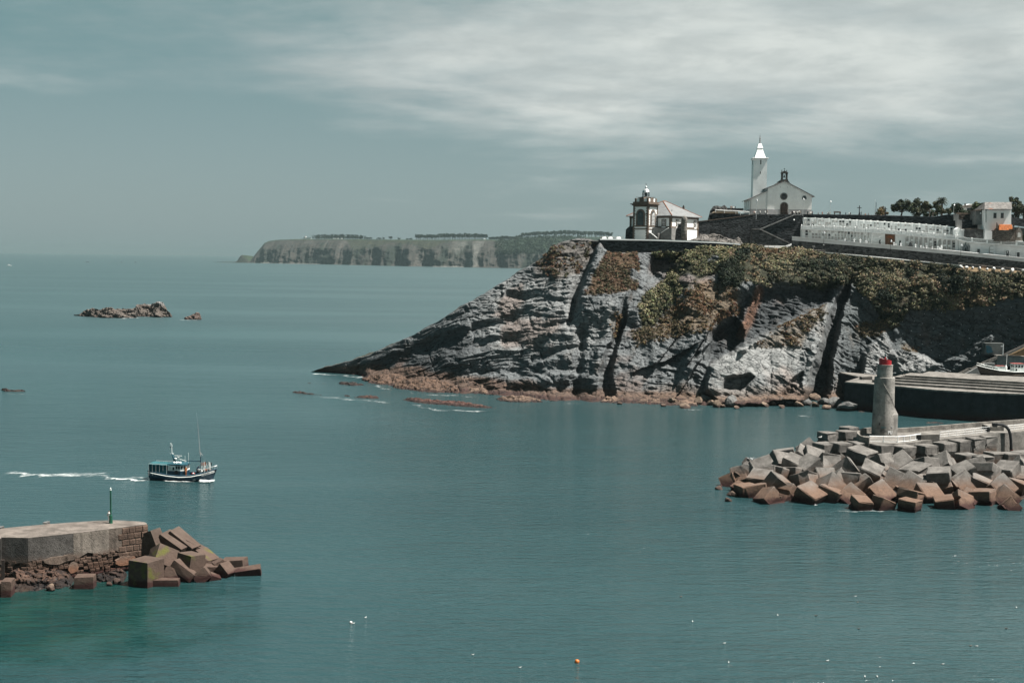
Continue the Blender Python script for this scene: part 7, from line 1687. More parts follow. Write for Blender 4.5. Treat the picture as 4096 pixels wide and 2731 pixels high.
put_blocks('water', [(220, 972, 0.75), (285, 1010, 0.6), (335, 1045, 0.9), (410, 1050), (500, 1090, 0.85), (620, 1065), (790, 1085, 1.1), (935, 1080, 1.1), (1085, 1085), (1165, 1140, 0.8), (1290, 1070, 1.1), (1320, 1140, 0.85), (1520, 1150, 0.8), (1525, 1095), (1650, 1080, 1.1), (1775, 1130, 0.85), (1890, 1125, 0.9), (1955, 1095, 0.8), (2060, 1100), (2200, 1095, 1.05), (2250, 1140, 0.7), (2330, 1040, 1.1)], 0.3, 3.85, 0.75)
core = islet('rubble_core', mapped(ZB, [(230, 1020), (330, 1000), (480, 970), (640, 940), (800, 900), (900, 860), (1100, 850), (1500, 860), (1900, 860), (2352, 870), (2600, 860)]), mapped(ZB, [(230, 1030), (350, 1080), (600, 1110), (1000, 1140), (1500, 1140), (2000, 1130), (2600, 1100)]), 22, 0.25, (0.03, 0.026, 0.023), seed=71, res=3, mat_=ROCK)
tag(core, 'dark rubble core under the tumbled breakwater blocks', 'rubble', kind='stuff')
for i, (x, y, s, lab) in enumerate(((140, 1006, 0.9, 'small dark rock awash left of the breakwater tip, upper of two'), (205, 1090, 0.8, 'small dark rock awash left of the breakwater tip, lower of two'), (240, 1050, 1.3, 'red weedy rock at the breakwater tip'))):
    c = W(*ZB(x, y), 0.1); tag(inst(bmesh_[(i % 6) * 3], 'shore_rock', None, c, (0.3, 0.2, i), (s, s, s * 0.6)), lab, 'rock')
# ---------------------------------------------------------------- quay under the cliff
QZ = 8.1
qe = mapped(ZE, [(232, 520), (550, 546), (790, 566), (1300, 615), (1900, 650), (2352, 665), (2700, 680)]); qw = [W(a, c, QZ) for a, c in qe]
QY = empty('quay', Vector((qw[2].x, qw[2].y, 0)), 0, 'dark shaded harbour quay wall with broad sunlit terrace steps', 'quay'); qo = Vector(QY.location)
qb = [Vector((qw[0].x + 9, qw[0].y + 16, QZ))] + [Vector((v.x, v.y + 40, QZ)) for v in qw[1:]]
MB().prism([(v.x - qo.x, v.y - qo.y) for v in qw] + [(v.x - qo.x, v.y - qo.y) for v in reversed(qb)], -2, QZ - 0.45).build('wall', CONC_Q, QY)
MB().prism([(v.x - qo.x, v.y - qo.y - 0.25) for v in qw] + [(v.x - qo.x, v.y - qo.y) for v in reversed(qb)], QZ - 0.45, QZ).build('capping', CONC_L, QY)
dirs = (qw[5] - qw[2]); dirs.z = 0; dirs.normalize()
for k, x0 in enumerate((795, 800, 960, 1240)):
    a = W(*ZE(x0, 566 + (x0 - 790) * 0.09), QZ); pts_ = []
    base = [a + Vector((0, 3.4 * (k + 1), 0))]; L_ = 75
    p0 = base[0]; p1 = p0 + dirs * L_; nrm_ = Vector((-dirs.y, dirs.x, 0)) * 18
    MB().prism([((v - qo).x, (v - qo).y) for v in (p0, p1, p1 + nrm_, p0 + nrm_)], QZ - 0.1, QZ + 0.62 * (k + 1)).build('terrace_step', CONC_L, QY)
    for q in range(3):
        w_ = 4 + 0; m0 = p0 + dirs * (0.6 * q) ; MB().prism([((v - qo).x, (v - qo).y) for v in (m0 - dirs * 4, m0, m0 + nrm_ * 0.1, m0 - dirs * 4 + nrm_ * 0.1)], QZ, QZ + 0.62 * k + 0.2 * (q + 1)).build('small_step', CONC_L, QY)
slab('end_block', mapped(ZE, [(440, 528), (560, 532), (560, 458), (440, 466), (438, 478)]), 376, 3, CONC_L, QY)
# stairs up the slope, retaining walls, graffiti wall
e = empty('slope_stairs', P(*ZE(1700, 470), 394), 0, 'concrete stair climbing right along the cliff above the quay', 'stairs'); eo = Vector(e.location)
slab('flank_wall', mapped(ZE, [(1560, 480), (2010, 480), (2010, 300), (1900, 300), (1740, 385), (1590, 462)]), 392, 1.0, PLASTER, e)
def flight(x0, y0, x1, y1, n, D):
    for k in range(n):
        f = k / n; a, c = ZE(x0 + (x1 - x0) * f, y0 + (y1 - y0) * f); p_ = P(a, c, D); sw = (x1 - x0) / n / 2.9548 * D / F
        MB().box(0, sw * 1.05, -0.1, 2.2, -0.5, 0.0, Matrix.Translation(p_ - eo)).build('tread', CONC_L, e)
flight(1530, 465, 1710, 375, 14, 393); flight(1745, 372, 1900, 295, 12, 394); flight(1930, 290, 2035, 232, 9, 395); flight(2120, 205, 2420, 60, 24, 396)
o = slab('upper_wall', mapped(ZE, [(2028, 330), (2420, 345), (2420, 225), (2150, 212), (2035, 212)]), 397, 2, PLASTER, e)
slab('wall_cap', mapped(ZE, [(2025, 216), (2420, 232), (2420, 224), (2025, 206)]), 396.7, 2.5, CONC_L, e)
slab('bank', mapped(ZE, [(2150, 215), (2700, 225), (2700, 80), (2352, 130), (2250, 180)]), 399, 4, GRASS, e)
tag(slab('stair_parapet', mapped(ZE, [(1500, 462), (1530, 462), (1700, 372), (1745, 368), (1890, 292), (2040, 228), (2040, 218), (1885, 282), (1740, 358), (1690, 362)]), 396.4, 0.5, CONC_L, e), kind=None)
e = empty('graffiti_wall', P(*ZE(2000, 205), 401), 0, 'pale concrete panel with blue spray paint on the shaded cliff', 'wall')
slab('panel', mapped(ZE, [(1885, 200), (2115, 205), (2118, 68), (1900, 64)]), 401, 3, mat('panel_concrete', (0.15, 0.165, 0.16), var=0.3), e)
slab('spray_paint', mapped(ZE, [(1905, 165), (1925, 185), (1990, 172), (1975, 145), (1965, 110), (1930, 90), (1900, 100), (1912, 130)]), 400.93, 0.05, mat('spray_blue', (0.02, 0.10, 0.14)), e)
lp = empty('quay_lamp', P(*ZE(2102, 212), 396), 0, 'white lamp post with short arm in front of the sprayed panel', 'lamp'); hl = 137 / 2.9548 * 396 / F
MB().tube([(0, 0, 0), (0, 0, hl)], 0.1, 6).build('post', WRAIL, lp); MB().box(-0.75, 0.1, -0.1, 0.1, hl * 0.78, hl * 0.82).build('arm', WRAIL, lp)
# rock bolts of the netted cliff
V_, N_, PX_, PY_, _ = HL; mb = MB(); rr = random.Random(4)
fi = (PX_ > 3560) & (PX_ < 4096) & (PY_ > 1225) & (PY_ < 1440); ii = np.argwhere(fi)
for k in range(70):
    tx2, ty2 = 3570 + (k % 14) * 39 + rr.uniform(-8, 8), 1235 + (k // 14) * 42 + rr.uniform(-8, 8) + (k % 2) * 20
    d_ = (PX_[fi] - tx2) ** 2 + (PY_[fi] - ty2) ** 2; q = ii[int(np.argmin(d_))]
    p_ = Vector(V_[q[0], q[1]]) + Vector(N_[q[0], q[1]]) * 0.2; mb.cbox(p_, (0.13, 0.13, 0.13))
tag(mb.build('rock_bolts', WRAIL), 'white bolt plates of the rockfall net on the dark cliff', 'bolts', kind='stuff')
# ---------------------------------------------------------------- boat on the slip
SB = empty('slipway_boat', P(*ZE(2150, 490), 371), math.radians(186), 'dark wooden boat with white deckhouses propped up on the quay', 'boat')
def hull_mesh(L, Bm, stations, keel=0.0, n=9):
    """stations: (x 0..1 from stern to bow, half beam, sheer height, keel height, stem rake); returns MB with outside only, closed by a deck"""
    b = MB(); rows = []
    for x, hb, sh, kz, dxb in stations:
        row = []
        for k in range(n):
            t = k / (n - 1); z = kz + (sh - kz) * t; w = hb * (1 - (1 - t) ** 2.2) ** 0.62 if hb > 0 else 0.0
            row.append((L * (x - 0.5) + dxb * t, w, z))
        rows.append(row)
    vs = []
    for row in rows: vs += [(x, -w, z) for x, w, z in row] + [(x, w, z) for x, w, z in row]
    m = 2 * n; fs = []
    for i in range(len(rows) - 1):
        for k in range(n - 1):
            fs.append((i * m + k, (i + 1) * m + k, (i + 1) * m + k + 1, i * m + k + 1)); fs.append((i * m + n + k + 1, (i + 1) * m + n + k + 1, (i + 1) * m + n + k, i * m + n + k))
    fs.append(tuple(list(range(n)) + [n + k for k in range(n - 1, -1, -1)]))
    b.add(vs, fs); return b, rows, m, n
def ring(rows, dz, inset, n):
    L_ = [(r[n - 1][0], -max(r[n - 1][1] - inset, 0), r[n - 1][2] + dz) for r in rows]; R_ = [(r[n - 1][0], max(r[n - 1][1] - inset, 0), r[n - 1][2] + dz) for r in rows]
    return L_, R_
HB = mat('dark_hull', (0.045, 0.036, 0.03), 0.5, 0.4); LTW = mat('boat_white', (0.72, 0.74, 0.72), 0.5, 0.4, 0.1); MINT = mat('deck_mint', (0.42, 0.50, 0.46))
hb_, rows_h, m_h, n_h = hull_mesh(17, 2.6, [(0, 1.7, 2.6, 0.9, -0.2), (0.2, 2.4, 2.35, 0.3, 0), (0.45, 2.6, 2.35, 0.1, 0), (0.7, 2.2, 2.7, 0.1, 0.1), (0.87, 1.25, 3.3, 0.3, 0.4), (0.96, 0.45, 3.8, 0.9, 0.8), (1.0, 0.02, 4.1, 1.6, 1.1)])
hb_.build('hull', HB, SB, True)
def deck_of(rows, n, dz, m, parent, name='deck'):
    L_, R_ = ring(rows, dz, 0.05, n); k = len(L_); return MB().add(L_ + R_, [(i, i + 1, k + i + 1, k + i) for i in range(k - 1)]).build(name, m, parent)
deck_of(rows_h, n_h, -0.45, MINT, SB)
for side in (0, 1): MB().tube(ring(rows_h, 0.03, -0.02, n_h)[side], 0.12, 6).build('gunwale', LTW, SB)
for side in (0, 1): MB().tube([Vector(p_) - Vector((0, 0, 0.9)) for p_ in ring(rows_h[:-1], 0, -0.02, n_h)[side]], 0.05, 5).build('rubbing_strake', mat('bare_wood', (0.3, 0.24, 0.17)), SB)
MB().box(1.2, 3.4, -0.9, 0.9, 2.0, 3.9).build('fore_cabin', LTW, SB); MB().box(1.0, 3.6, -1.0, 1.0, 3.9, 4.0).build('cabin_roof', mat('boat_red', (0.38, 0.10, 0.09)), SB)
wh = MB().box(-4.6, -1.6, -1.3, 1.3, 2.0, 4.6).build('wheelhouse', LTW, SB); MB().box(-4.8, -1.3, -1.45, 1.45, 4.6, 4.75).build('wheelhouse_roof', mat('boat_red', (0.38, 0.10, 0.09)), SB)
for x in (-2.1, -3.0, -3.9):
    for y in (-1.32, 1.32): MB().box(x - 0.28, x + 0.28, y - 0.02, y + 0.02, 3.6, 4.3).build('window', GLASS_D, wh)
for y in (-0.7, 0.0, 0.7): MB().box(-1.6, -1.57, y - 0.25, y + 0.25, 3.6, 4.3).build('window', GLASS_D, wh)
MB().box(-2.4, -1.9, 1.3, 1.34, 2.6, 3.2).build('lifebuoy_box', IRON, wh)
MB().tube([(0.4, 0, 2), (0.3, 0, 7.4)], 0.07, 6).build('mast', LTW, SB); MB().lathe([(0.45, 2.0), (0.4, 3.6), (0.1, 4.2)], 8, (0.5, 0, 0)).build('funnel', LTW, SB)
rl = MB()
for side in (0, 1):
    L_ = ring(rows_h[3:], 0.75, 0.05, n_h)[side]; rl.tube(L_, 0.04, 4)
    for p_ in L_: rl.tube([p_, Vector(p_) - Vector((0, 0, 0.75))], 0.04, 4)
rl.build('bow_rail', LTW, SB)
e = empty('boat_cradle', P(*ZE(2200, 522), 371), math.radians(186), 'grey metal cradle carrying the dark boat on the quay', 'cradle')
b = MB().box(-6, 6, -1.6, -1.4, -0.2, 0.05).box(-6, 6, 1.4, 1.6, -0.2, 0.05)
for x in (-5, -1.5, 2, 5.2): b.box(x - 0.1, x + 0.1, -1.6, 1.6, -0.25, 0.0)
b.build('frame', METAL, e)
for x in (-5, -1.5, 2, 5.2):
    for y in (-1.5, 1.5): MB().tube([(x, y, -1.4), (x, y * 1.1, 0.8)], 0.08, 5).build('leg', METAL, e)
person(P(*ZE(925, 491), 386), math.radians(75), 'walk', 'grey', 'white', 'dark', 'lone person walking along the sunlit quay left of the terrace steps', h=1.75)
# ---------------------------------------------------------------- near jetty on the left
ZJ = Zm(0, 1930, 3.1367); ZK = Zm(550, 2080, 4.2764); JZ = 6.2
jf = mapped(ZJ, [(-300, 705), (12, 700), (16, 683), (352, 690), (680, 656), (1000, 622), (1200, 600), (1450, 568), (1620, 545), (1740, 531), (1810, 522), (1842, 514)]); jb = mapped(ZJ, [(1840, 505), (1815, 495), (1760, 486), (1650, 477), (1520, 471), (1400, 469), (1200, 475), (600, 517), (0, 571), (-300, 600)])
jfw = [W(a, c, JZ) for a, c in jf]; jbw = [W(a, c, JZ) for a, c in jb]
JT = empty('jetty', Vector((jfw[3].x, jfw[3].y, 0)), 0, 'old concrete jetty with crumbling stone base at the lower left', 'jetty'); jo = Vector(JT.location)
allp = jfw + jbw
CONC_J = concrete('jetty_concrete', (0.30, 0.262, 0.232), z0=0.6, z1=3.9, streak=0.55, low=(0.20, 0.115, 0.08)); CONC_JT = concrete('jetty_deck', (0.25, 0.215, 0.19), stain=False, streak=0.0)
def shift(ps, d):
    """move the outline inwards"""
    c = Vector((sum(p_.x for p_ in ps) / len(ps), sum(p_.y for p_ in ps) / len(ps) + 4, 0)); return [Vector((p_.x, p_.y, 0)) + (c - Vector((p_.x, p_.y, 0))).normalized() * d for p_ in ps]
MB().prism([(v.x - jo.x, v.y - jo.y) for v in shift(allp, 0.45)], -1.5, 3.3).build('core', mat('jetty_core', (0.05, 0.038, 0.032), var=0.4), JT)
# upper concrete, ragged along its lower edge
rj = random.Random(8); ov = [Vector((v.x - jo.x, v.y - jo.y, 0)) for v in allp]; n = len(ov)
dense = []
for i in range(n):
    a, b = ov[i], ov[(i + 1) % n]; L_ = (b - a).length; k = max(1, int(L_ / 0.7)) if i < len(jfw) - 1 else 2
    for q in range(k): dense.append(a.lerp(b, q / k))
nd = len(dense); zlow = [2.95 + 0.35 * rj.uniform(-1, 1) + 0.25 * math.sin(i * 0.7) for i in range(nd)]
vs = [Vector((v.x, v.y, z)) for v, z in zip(dense, zlow)] + [Vector((v.x, v.y, JZ - 0.05)) for v in dense] + [Vector((v.x, v.y, JZ)) * 1 for v in dense]
TONES = [concrete('jetty_panel_%d' % k, c_, z0=0.6, z1=3.9, streak=s_, low=(0.20, 0.125, 0.09)) for k, (c_, s_) in enumerate((((0.29, 0.25, 0.215), 0.6), ((0.19, 0.155, 0.13), 0.75), ((0.31, 0.28, 0.25), 0.5), ((0.13, 0.12, 0.112), 0.5)))]
ub = MB(); arcl = 0.0
for i in range(nd):
    q = i + 1 if i + 1 < nd else 0
    k = 3 if arcl < 12.5 else 0 if arcl < 17 else 1 if arcl < 24.5 else 2
    arcl += (dense[q] - dense[i]).length; ub.use(TONES[k]).add([vs[i], vs[q], vs[nd + q], vs[nd + i]], [(0, 1, 2, 3)])
ub.build('upper_wall', None, JT)
MB().prism([(v.x, v.y) for v in ov], JZ - 0.06, JZ).build('deck', CONC_JT, JT)
# stone courses below, each stone its own piece
STN = concrete('jetty_stone', (0.15, 0.10, 0.076), z0=0.5, z1=2.6, streak=0.2, low=(0.085, 0.05, 0.036))
sm = []
for k in range(5):
    r = random.Random(60 + k); j = lambda a: a + r.uniform(-0.035, 0.035)
    sm.append(MB().add([(j(-0.5), j(-0.42), j(-0.5)), (j(0.5), j(-0.42), j(-0.5)), (j(0.5), 0.5, j(-0.5)), (j(-0.5), 0.5, j(-0.5)), (j(-0.5), j(-0.42), j(0.5)), (j(0.5), j(-0.42), j(0.5)), (j(0.5), 0.5, j(0.5)), (j(-0.5), 0.5, j(0.5)), (j(-0.38), -0.55, j(-0.36)), (j(0.38), -0.55, j(-0.36)), (j(0.38), -0.55, j(0.36)), (j(-0.38), -0.55, j(0.36))],
        [(3, 2, 1, 0), (4, 5, 6, 7), (1, 2, 6, 5), (2, 3, 7, 6), (3, 0, 4, 7), (0, 1, 9, 8), (1, 5, 10, 9), (5, 4, 11, 10), (4, 0, 8, 11), (8, 9, 10, 11)]).mesh('stone', STN))
path = [Vector((v.x, v.y, 0)) for v in jfw[1:]] + [Vector((v.x, v.y, 0)) for v in jbw[:3]]
acc = [0.0]
for a, b in zip(path[:-1], path[1:]): acc.append(acc[-1] + (b - a).length)
def along(s):
    for i in range(len(path) - 1):
        if s <= acc[i + 1] or i == len(path) - 2:
            d = (path[i + 1] - path[i]).normalized(); return path[i] + d * (s - acc[i]), d
courses = [0.55, 0.95, 1.36, 1.76, 2.16, 2.55, 2.92]
for ci, zc in enumerate(courses):
    s = 0.2 + 0.3 * (ci % 2)
    while s < acc[-1] - 0.4:
        Ls = rj.uniform(0.48, 0.82); p_, d = along(s + Ls / 2)
        if rj.random() > (0.20 if zc < 1.2 else 0.07):
            nrm = Vector((d.y, -d.x, 0)); dep = rj.uniform(-0.18, 0.08)
            inst(sm[rj.randrange(5)], 'stone', JT, Vector((p_.x, p_.y, zc + rj.uniform(-0.03, 0.03))) - nrm * (0.32 - dep) - jo, (rj.uniform(-0.04, 0.04), rj.uniform(-0.04, 0.04), math.atan2(d.y, d.x)), (Ls * 0.95, 0.62, 0.385))
        s += Ls
# dressed courses round the head
for ci, zc in enumerate((2.3, 3.15, 4.0, 4.85, 5.65)):
    s = acc[-1] - 5.6 - 0.5 * (ci % 2)
    while s < acc[-1] - 0.3:
        Ls = rj.uniform(0.8, 1.25); p_, d = along(s + Ls / 2); nrm = Vector((d.y, -d.x, 0))
        o = inst(sm[rj.randrange(5)], 'stone', JT, Vector((p_.x, p_.y, zc)) - nrm * 0.20 - jo, (0, 0, math.atan2(d.y, d.x)), (Ls * 0.965, 0.5, 0.80)); s += Ls
# plaster patches left on the stone
for x0, y0, x1, y1 in ((545, 925, 860, 1030), (850, 990, 975, 1150), (1465, 930, 1740, 1060), (760, 905, 950, 985)):
    cx_, cy_ = (x0 + x1) / 2, (y0 + y1) / 2; a = ZJ(cx_, 690 - (cx_ - 350) * 0.105); pw = W(*a, JZ)
    s_, best = 0, 1e9
    for q in range(300):
        p_, d = along(acc[-1] * q / 300); dd = (p_ - Vector((pw.x, pw.y, 0))).length
        if dd < best: best, s_, dr_ = dd, acc[-1] * q / 300, d
    p_, d = along(s_); nrm = Vector((d.y, -d.x, 0)); sc_ = pw.y / F / 3.1367; w_ = (x1 - x0) * sc_ * 1.05; h_ = (y1 - y0) * sc_; zc = JZ - (cy_ - (690 - (cx_ - 350) * 0.105)) * sc_
    r = random.Random(int(x0)); m = 9; poly = [(w_ / 2 * math.cos(t) * r.uniform(0.85, 1.1), zc + h_ / 2 * math.sin(t) * r.uniform(0.85, 1.15)) for t in np.linspace(0, 2 * math.pi, m, endpoint=False)]
    M_ = Matrix.Translation(p_ + nrm * 0.10 - jo) @ Matrix.Rotation(math.atan2(d.y, d.x), 4, 'Z'); MB().xz(poly, -0.03, 0.35, M_).build('plaster_patch', concrete('patch_plaster_%d' % x0, (0.24, 0.18, 0.145), z0=0.4, z1=2.4, low=(0.24, 0.12, 0.075)), JT)
for x, y, s, lab in ((600, 508, 0.5, 'pale stone lying on the far edge of the jetty, right of two'), (30, 566, 0.45, 'pale stone lying on the far edge of the jetty, left of two')):
    c = W(*ZJ(x, y), JZ); tag(inst(bmesh_[4], 'loose_stone', None, c + Vector((0, -0.3, 0.12)), (0, 0, 0.5), (s * 1.3, s * 0.6, s * 0.5)), lab, 'stone')
# rubble at the foot
wet = (0.028, 0.018, 0.015)
o = islet('rubble_heap', mapped(ZJ, [(128, 1260), (140, 1130), (200, 1085), (300, 1072), (360, 1080), (395, 1125), (480, 1100), (620, 1092), (780, 1100), (860, 1130), (900, 1190), (918, 1260), (925, 1300)]), mapped(ZJ, [(128, 1395), (300, 1400), (560, 1395), (760, 1365), (925, 1330)]), 4.0, 0.85, (0.12, 0.07, 0.05), wet, seed=81, res=2.0, nv=46, zwet=1.2)
tag(o, 'large brown crumbling rubble mass under the jetty corner', 'rubble')
o = islet('rubble_heap', mapped(ZJ, [(1195, 1230), (1240, 1150), (1380, 1120), (1450, 1105), (1520, 1080), (1556, 1100), (1565, 1200)]), mapped(ZJ, [(1195, 1295), (1400, 1305), (1565, 1290)]), 3.0, 0.8, (0.10, 0.06, 0.045), wet, seed=82, res=2.0, nv=30, zwet=1.3)
tag(o, 'dark rubble between two square blocks under the jetty', 'rubble')
o = islet('rubble_heap', mapped(ZJ, [(-80, 1140), (0, 1142), (60, 1135), (130, 1140), (138, 1200)]), mapped(ZJ, [(-80, 1240), (138, 1260)]), 3.0, 0.5, (0.16, 0.10, 0.07), wet, seed=83, res=2.0, nv=24)
tag(o, 'brown broken rock at the extreme left under the jetty', 'rubble')
for i, (x, y, rx, ry, lab) in enumerate(((625, 1320, 60, 55, 'pointed tan stone at the water before the rubble mass'), (912, 1310, 30, 36, 'small tan stone beside the square block under the jetty'), (1365, 1270, 42, 34, 'flat tan stone under the dark jetty rubble'), (1450, 1235, 55, 50, 'pale speckled stone left of the tall dark cube'))):
    c = W(*ZJ(x, y + ry * 0.7), 0.0); s = c.y / F / 3.1367
    tag(inst(bmesh_[(i * 2 % 6) * 3], 'boulder', None, (c.x, c.y + 0.3, ry * s * 0.5), (0.2, 0.1 * i, i * 1.1), (rx * s * 1.2, rx * s, ry * s * 1.2)), lab, 'boulder')
# square blocks: picture place, size, turn, name
MOSS = concrete('mossy_block', (0.135, 0.104, 0.086), z0=0.35, z1=7.0, low=(0.098, 0.066, 0.052))
WEEDY = concrete('weedy_block', (0.135, 0.104, 0.086), z0=0.35, z1=7.0, low=(0.098, 0.066, 0.052))
_nt = WEEDY.node_tree; _b = _nt.nodes['Principled BSDF']; _src = _b.inputs['Base Color'].links[0].from_socket; _n = _nt.nodes.new('ShaderNodeTexNoise'); _n.inputs['Scale'].default_value = 0.55; _n.inputs['Detail'].default_value = 5
_r = _nt.nodes.new('ShaderNodeMapRange'); _r.inputs[1].default_value = 0.57; _r.inputs[2].default_value = 0.70; _nt.links.new(_n.outputs[0], _r.inputs[0]); _g = _nt.nodes.new('ShaderNodeNewGeometry'); _nt.links.new(_g.outputs['Position'], _n.inputs['Vector'])
_m = _nt.nodes.new('ShaderNodeMix'); _m.data_type = 'RGBA'; _nt.links.new(_r.outputs[0], _m.inputs[0]); _nt.links.new(_src, _m.inputs[6]); _m.inputs[7].default_value = (0.075, 0.075, 0.02, 1); _nt.links.new(_m.outputs[2], _b.inputs['Base Color'])
def jblock(size, seed):
    r = random.Random(seed); w, d, h = [q / 2 for q in size]; c = 0.07; vs = []
    for sx in (-1, 1):
        for sy in (-1, 1):
            for sz in (-1, 1):
                jx, jy, jz = [r.uniform(-0.06, 0.06) for _ in range(3)]; k = c * r.uniform(0.7, 2.2)
                vs += [((w - k) * sx + jx, d * sy + jy, h * sz + jz), (w * sx + jx, (d - k) * sy + jy, h * sz + jz), (w * sx + jx, d * sy + jy, (h - k) * sz + jz)]
    import bmesh
    bm = bmesh.new(); [bm.verts.new(v) for v in vs]; bmesh.ops.convex_hull(bm, input=bm.verts); me = bpy.data.meshes.new('concrete_block'); bm.to_mesh(me); bm.free(); me.materials.append(MOSS); return me
R_ = math.radians
jb_list = [(150, 885, 1.6, (3.3, 3.0, 3.3), (0, 0, -26), 'tall upright cube with a black front and green right side below the jetty head'),
    (255, 370, 3.6, (2.3, 2.6, 3.0), (0, -24, -14), 'leaning brown block touching the jetty head'), (620, 425, 3.1, (4.0, 2.3, 2.0), (6, 27, -20), 'long dark sided block sloping right in the upper pile'), (770, 380, 3.3, (4.2, 2.2, 1.8), (4, 32, -18), 'uppermost long block sloping right behind the dark one'),
    (430, 660, 2.2, (3.0, 2.8, 2.6), (-32, 28, 30), 'broad block with a patch of yellow green weed facing up'), (905, 735, 1.9, (2.6, 2.6, 2.6), (-6, 4, -32), 'big cube with a weedy top in the middle of the near pile'), (800, 860, 1.35, (3.4, 1.5, 1.2), (-8, 34, -14), 'clean long slab tilted across the near pile'),
    (660, 960, 0.5, (3.4, 2.0, 1.6), (-15, 30, 5), 'wet slab under the clean tilted slab'), (490, 1065, 0.35, (3.4, 1.4, 1.0), (0, 0, 4), 'low flat block lying at the water before the black cube'), (1110, 945, 0.6, (2.0, 2.2, 1.7), (-10, -38, 15), 'tan block tilted left at the middle waterline'),
    (1160, 640, 1.6, (2.6, 2.4, 1.4), (0, 32, -25), 'dark block half hidden right of the weedy cube'), (1290, 820, 0.9, (2.1, 1.8, 0.8), (0, 4, 10), 'flat slab behind the roof shaped block'), (1395, 755, 1.2, (1.4, 1.4, 1.2), (0, -20, 30), 'small wet brown block before the far box'),
    (1490, 880, 0.55, (1.9, 2.0, 1.9), (0, 42, -22), 'roof shaped block standing on edge at the water'), (1660, 745, 1.0, (3.1, 2.2, 1.4), (0, -4, -6), 'level box shaped block second from the right end'), (1895, 890, 0.35, (3.4, 1.4, 1.3), (14, -6, 8), 'low block at the extreme right end of the near pile'),
    (1310, 985, 0.2, (1.4, 1.3, 0.9), (10, 24, 30), 'small weedy block at the water left of the roof shaped one'), (340, 1010, 0.2, (1.2, 1.2, 0.9), (0, 0, 20), 'small dark block in the gap behind the low flat block'), (950, 480, 2.4, (3.0, 2.2, 1.6), (0, 33, 15), 'tan block peeping out at the right of the upper pile'), (1090, 760, 1.0, (2.0, 2.0, 1.6), (0, 20, 50), 'shaded block wedged under the dark right hand block')]
for i, (x, y, z, sz_, rt, lab) in enumerate(jb_list):
    c = W(*ZK(x, y), z); o = inst(jblock(sz_, 400 + i), 'concrete_block', None, c, tuple(R_(q) for q in rt)); tag(o, lab, 'block', 'square blocks tipped off the near jetty')
    if 'weed' in lab or 'green' in lab: o.data.materials[0] = WEEDY
for x, y, z, sz_, rt, lab in ((1070, 1235, 0.8, (2.4, 1.8, 1.5), (0, 0, 4), 'square tan block standing alone under the middle of the jetty'), (100, 1320, 0.9, (1.2, 2.2, 2.2), (0, 0, 10), 'dark square block at the extreme left waterline'), (15, 1330, 0.5, (1.8, 1.6, 1.8), (0, 0, 0), 'black block cut by the left picture edge')):
    c = W(*ZJ(x, y), z); tag(inst(jblock(sz_, int(x)), 'concrete_block', None, c, tuple(R_(q) for q in rt)), lab, 'block', 'square blocks tipped off the near jetty')
# ---------------------------------------------------------------- green light post and the person beside it
pb_ = W(*ZJ(1390, 508), JZ); sJ = pb_.y / F / 3.1367
GP = empty('light_post', pb_, 0, 'slim green harbour light post on the jetty head', 'light post')
GRN = mat('signal_green', (0.006, 0.105, 0.058), 0.5, 0.4, 0.2)
MB().lathe([(25 * sJ, 0), (24 * sJ, 6 * sJ), (20 * sJ, 80 * sJ), (21 * sJ, 82 * sJ), (21 * sJ, 100 * sJ), (11 * sJ, 104 * sJ)], 16).build('base', GRN, GP)
MB().lathe([(10.5 * sJ, 100 * sJ), (9.5 * sJ, 425 * sJ)], 14).build('pole', GRN, GP)
for k in range(7): MB().tube([(6 * sJ, -8 * sJ, (140 + k * 40) * sJ), (17 * sJ, -9 * sJ, (140 + k * 40) * sJ)], 0.022, 4).build('rung', GRN, GP)
MB().lathe([(12 * sJ, 425 * sJ), (12 * sJ, 436 * sJ), (8 * sJ, 437 * sJ), (8 * sJ, 450 * sJ), (5 * sJ, 456 * sJ)], 12).build('lantern', LTW, GP); MB().lathe([(8.6 * sJ, 437 * sJ), (8.6 * sJ, 446 * sJ)], 10).build('lens', GLASS_D, GP)
pp_ = W(*ZJ(1356, 508), JZ) + Vector((0, 0.35, 0))
wp = person(pp_, math.radians(150), 'stand', 'white', 'white', 'dark', 'person in white shirt and white trousers leaning by the green light post', h=1.70)
# ---------------------------------------------------------------- fishing boat under way
ZF = Zm(500, 1640, 4.9)
FB_W = W(*ZF(1090, 1392), 0)
FB = empty('fishing_boat', FB_W + Vector((0, 1.6, 0)), math.radians(-7), 'blue fishing boat with green tarpaulin heading right with a white bow wave', 'boat')
u_ = FB_W.y / F / 4.9
BLUE = mat('hull_blue', (0.012, 0.060, 0.105), 0.4, 0.45, 0.2, scale=0.8, streak=0.15); TEAL = mat('tarpaulin', (0.010, 0.095, 0.118), 0.7, 0.2, 0.18, scale=0.9); TEALT = mat('tarpaulin_top', (0.04, 0.15, 0.17), 0.7, 0.2, 0.15)
bx_ = lambda zx: (zx - 1090) * u_ * 1.01
bz_ = lambda zy: (1385 - zy) * u_
L_ = bx_(1740) - bx_(445)
hb2, rows2, m2, n2 = hull_mesh(L_, 2.0, [(0, 1.5, 1.78, -0.3, -0.12), (0.12, 1.85, 1.58, -0.5, 0), (0.3, 2.05, 1.28, -0.6, 0), (0.5, 2.1, 1.12, -0.6, 0), (0.68, 1.95, 1.25, -0.6, 0.05), (0.82, 1.45, 1.65, -0.5, 0.25), (0.91, 0.85, 2.05, -0.4, 0.5), (0.955, 0.35, 2.28, -0.3, 0.7), (0.965, 0.02, 2.36, -0.2, 0.95)], n=11)
hull_o = hb2.build('hull', BLUE, FB, True)
deck_of(rows2, n2, -0.5, mat('deck_green', (0.05, 0.10, 0.085)), FB)
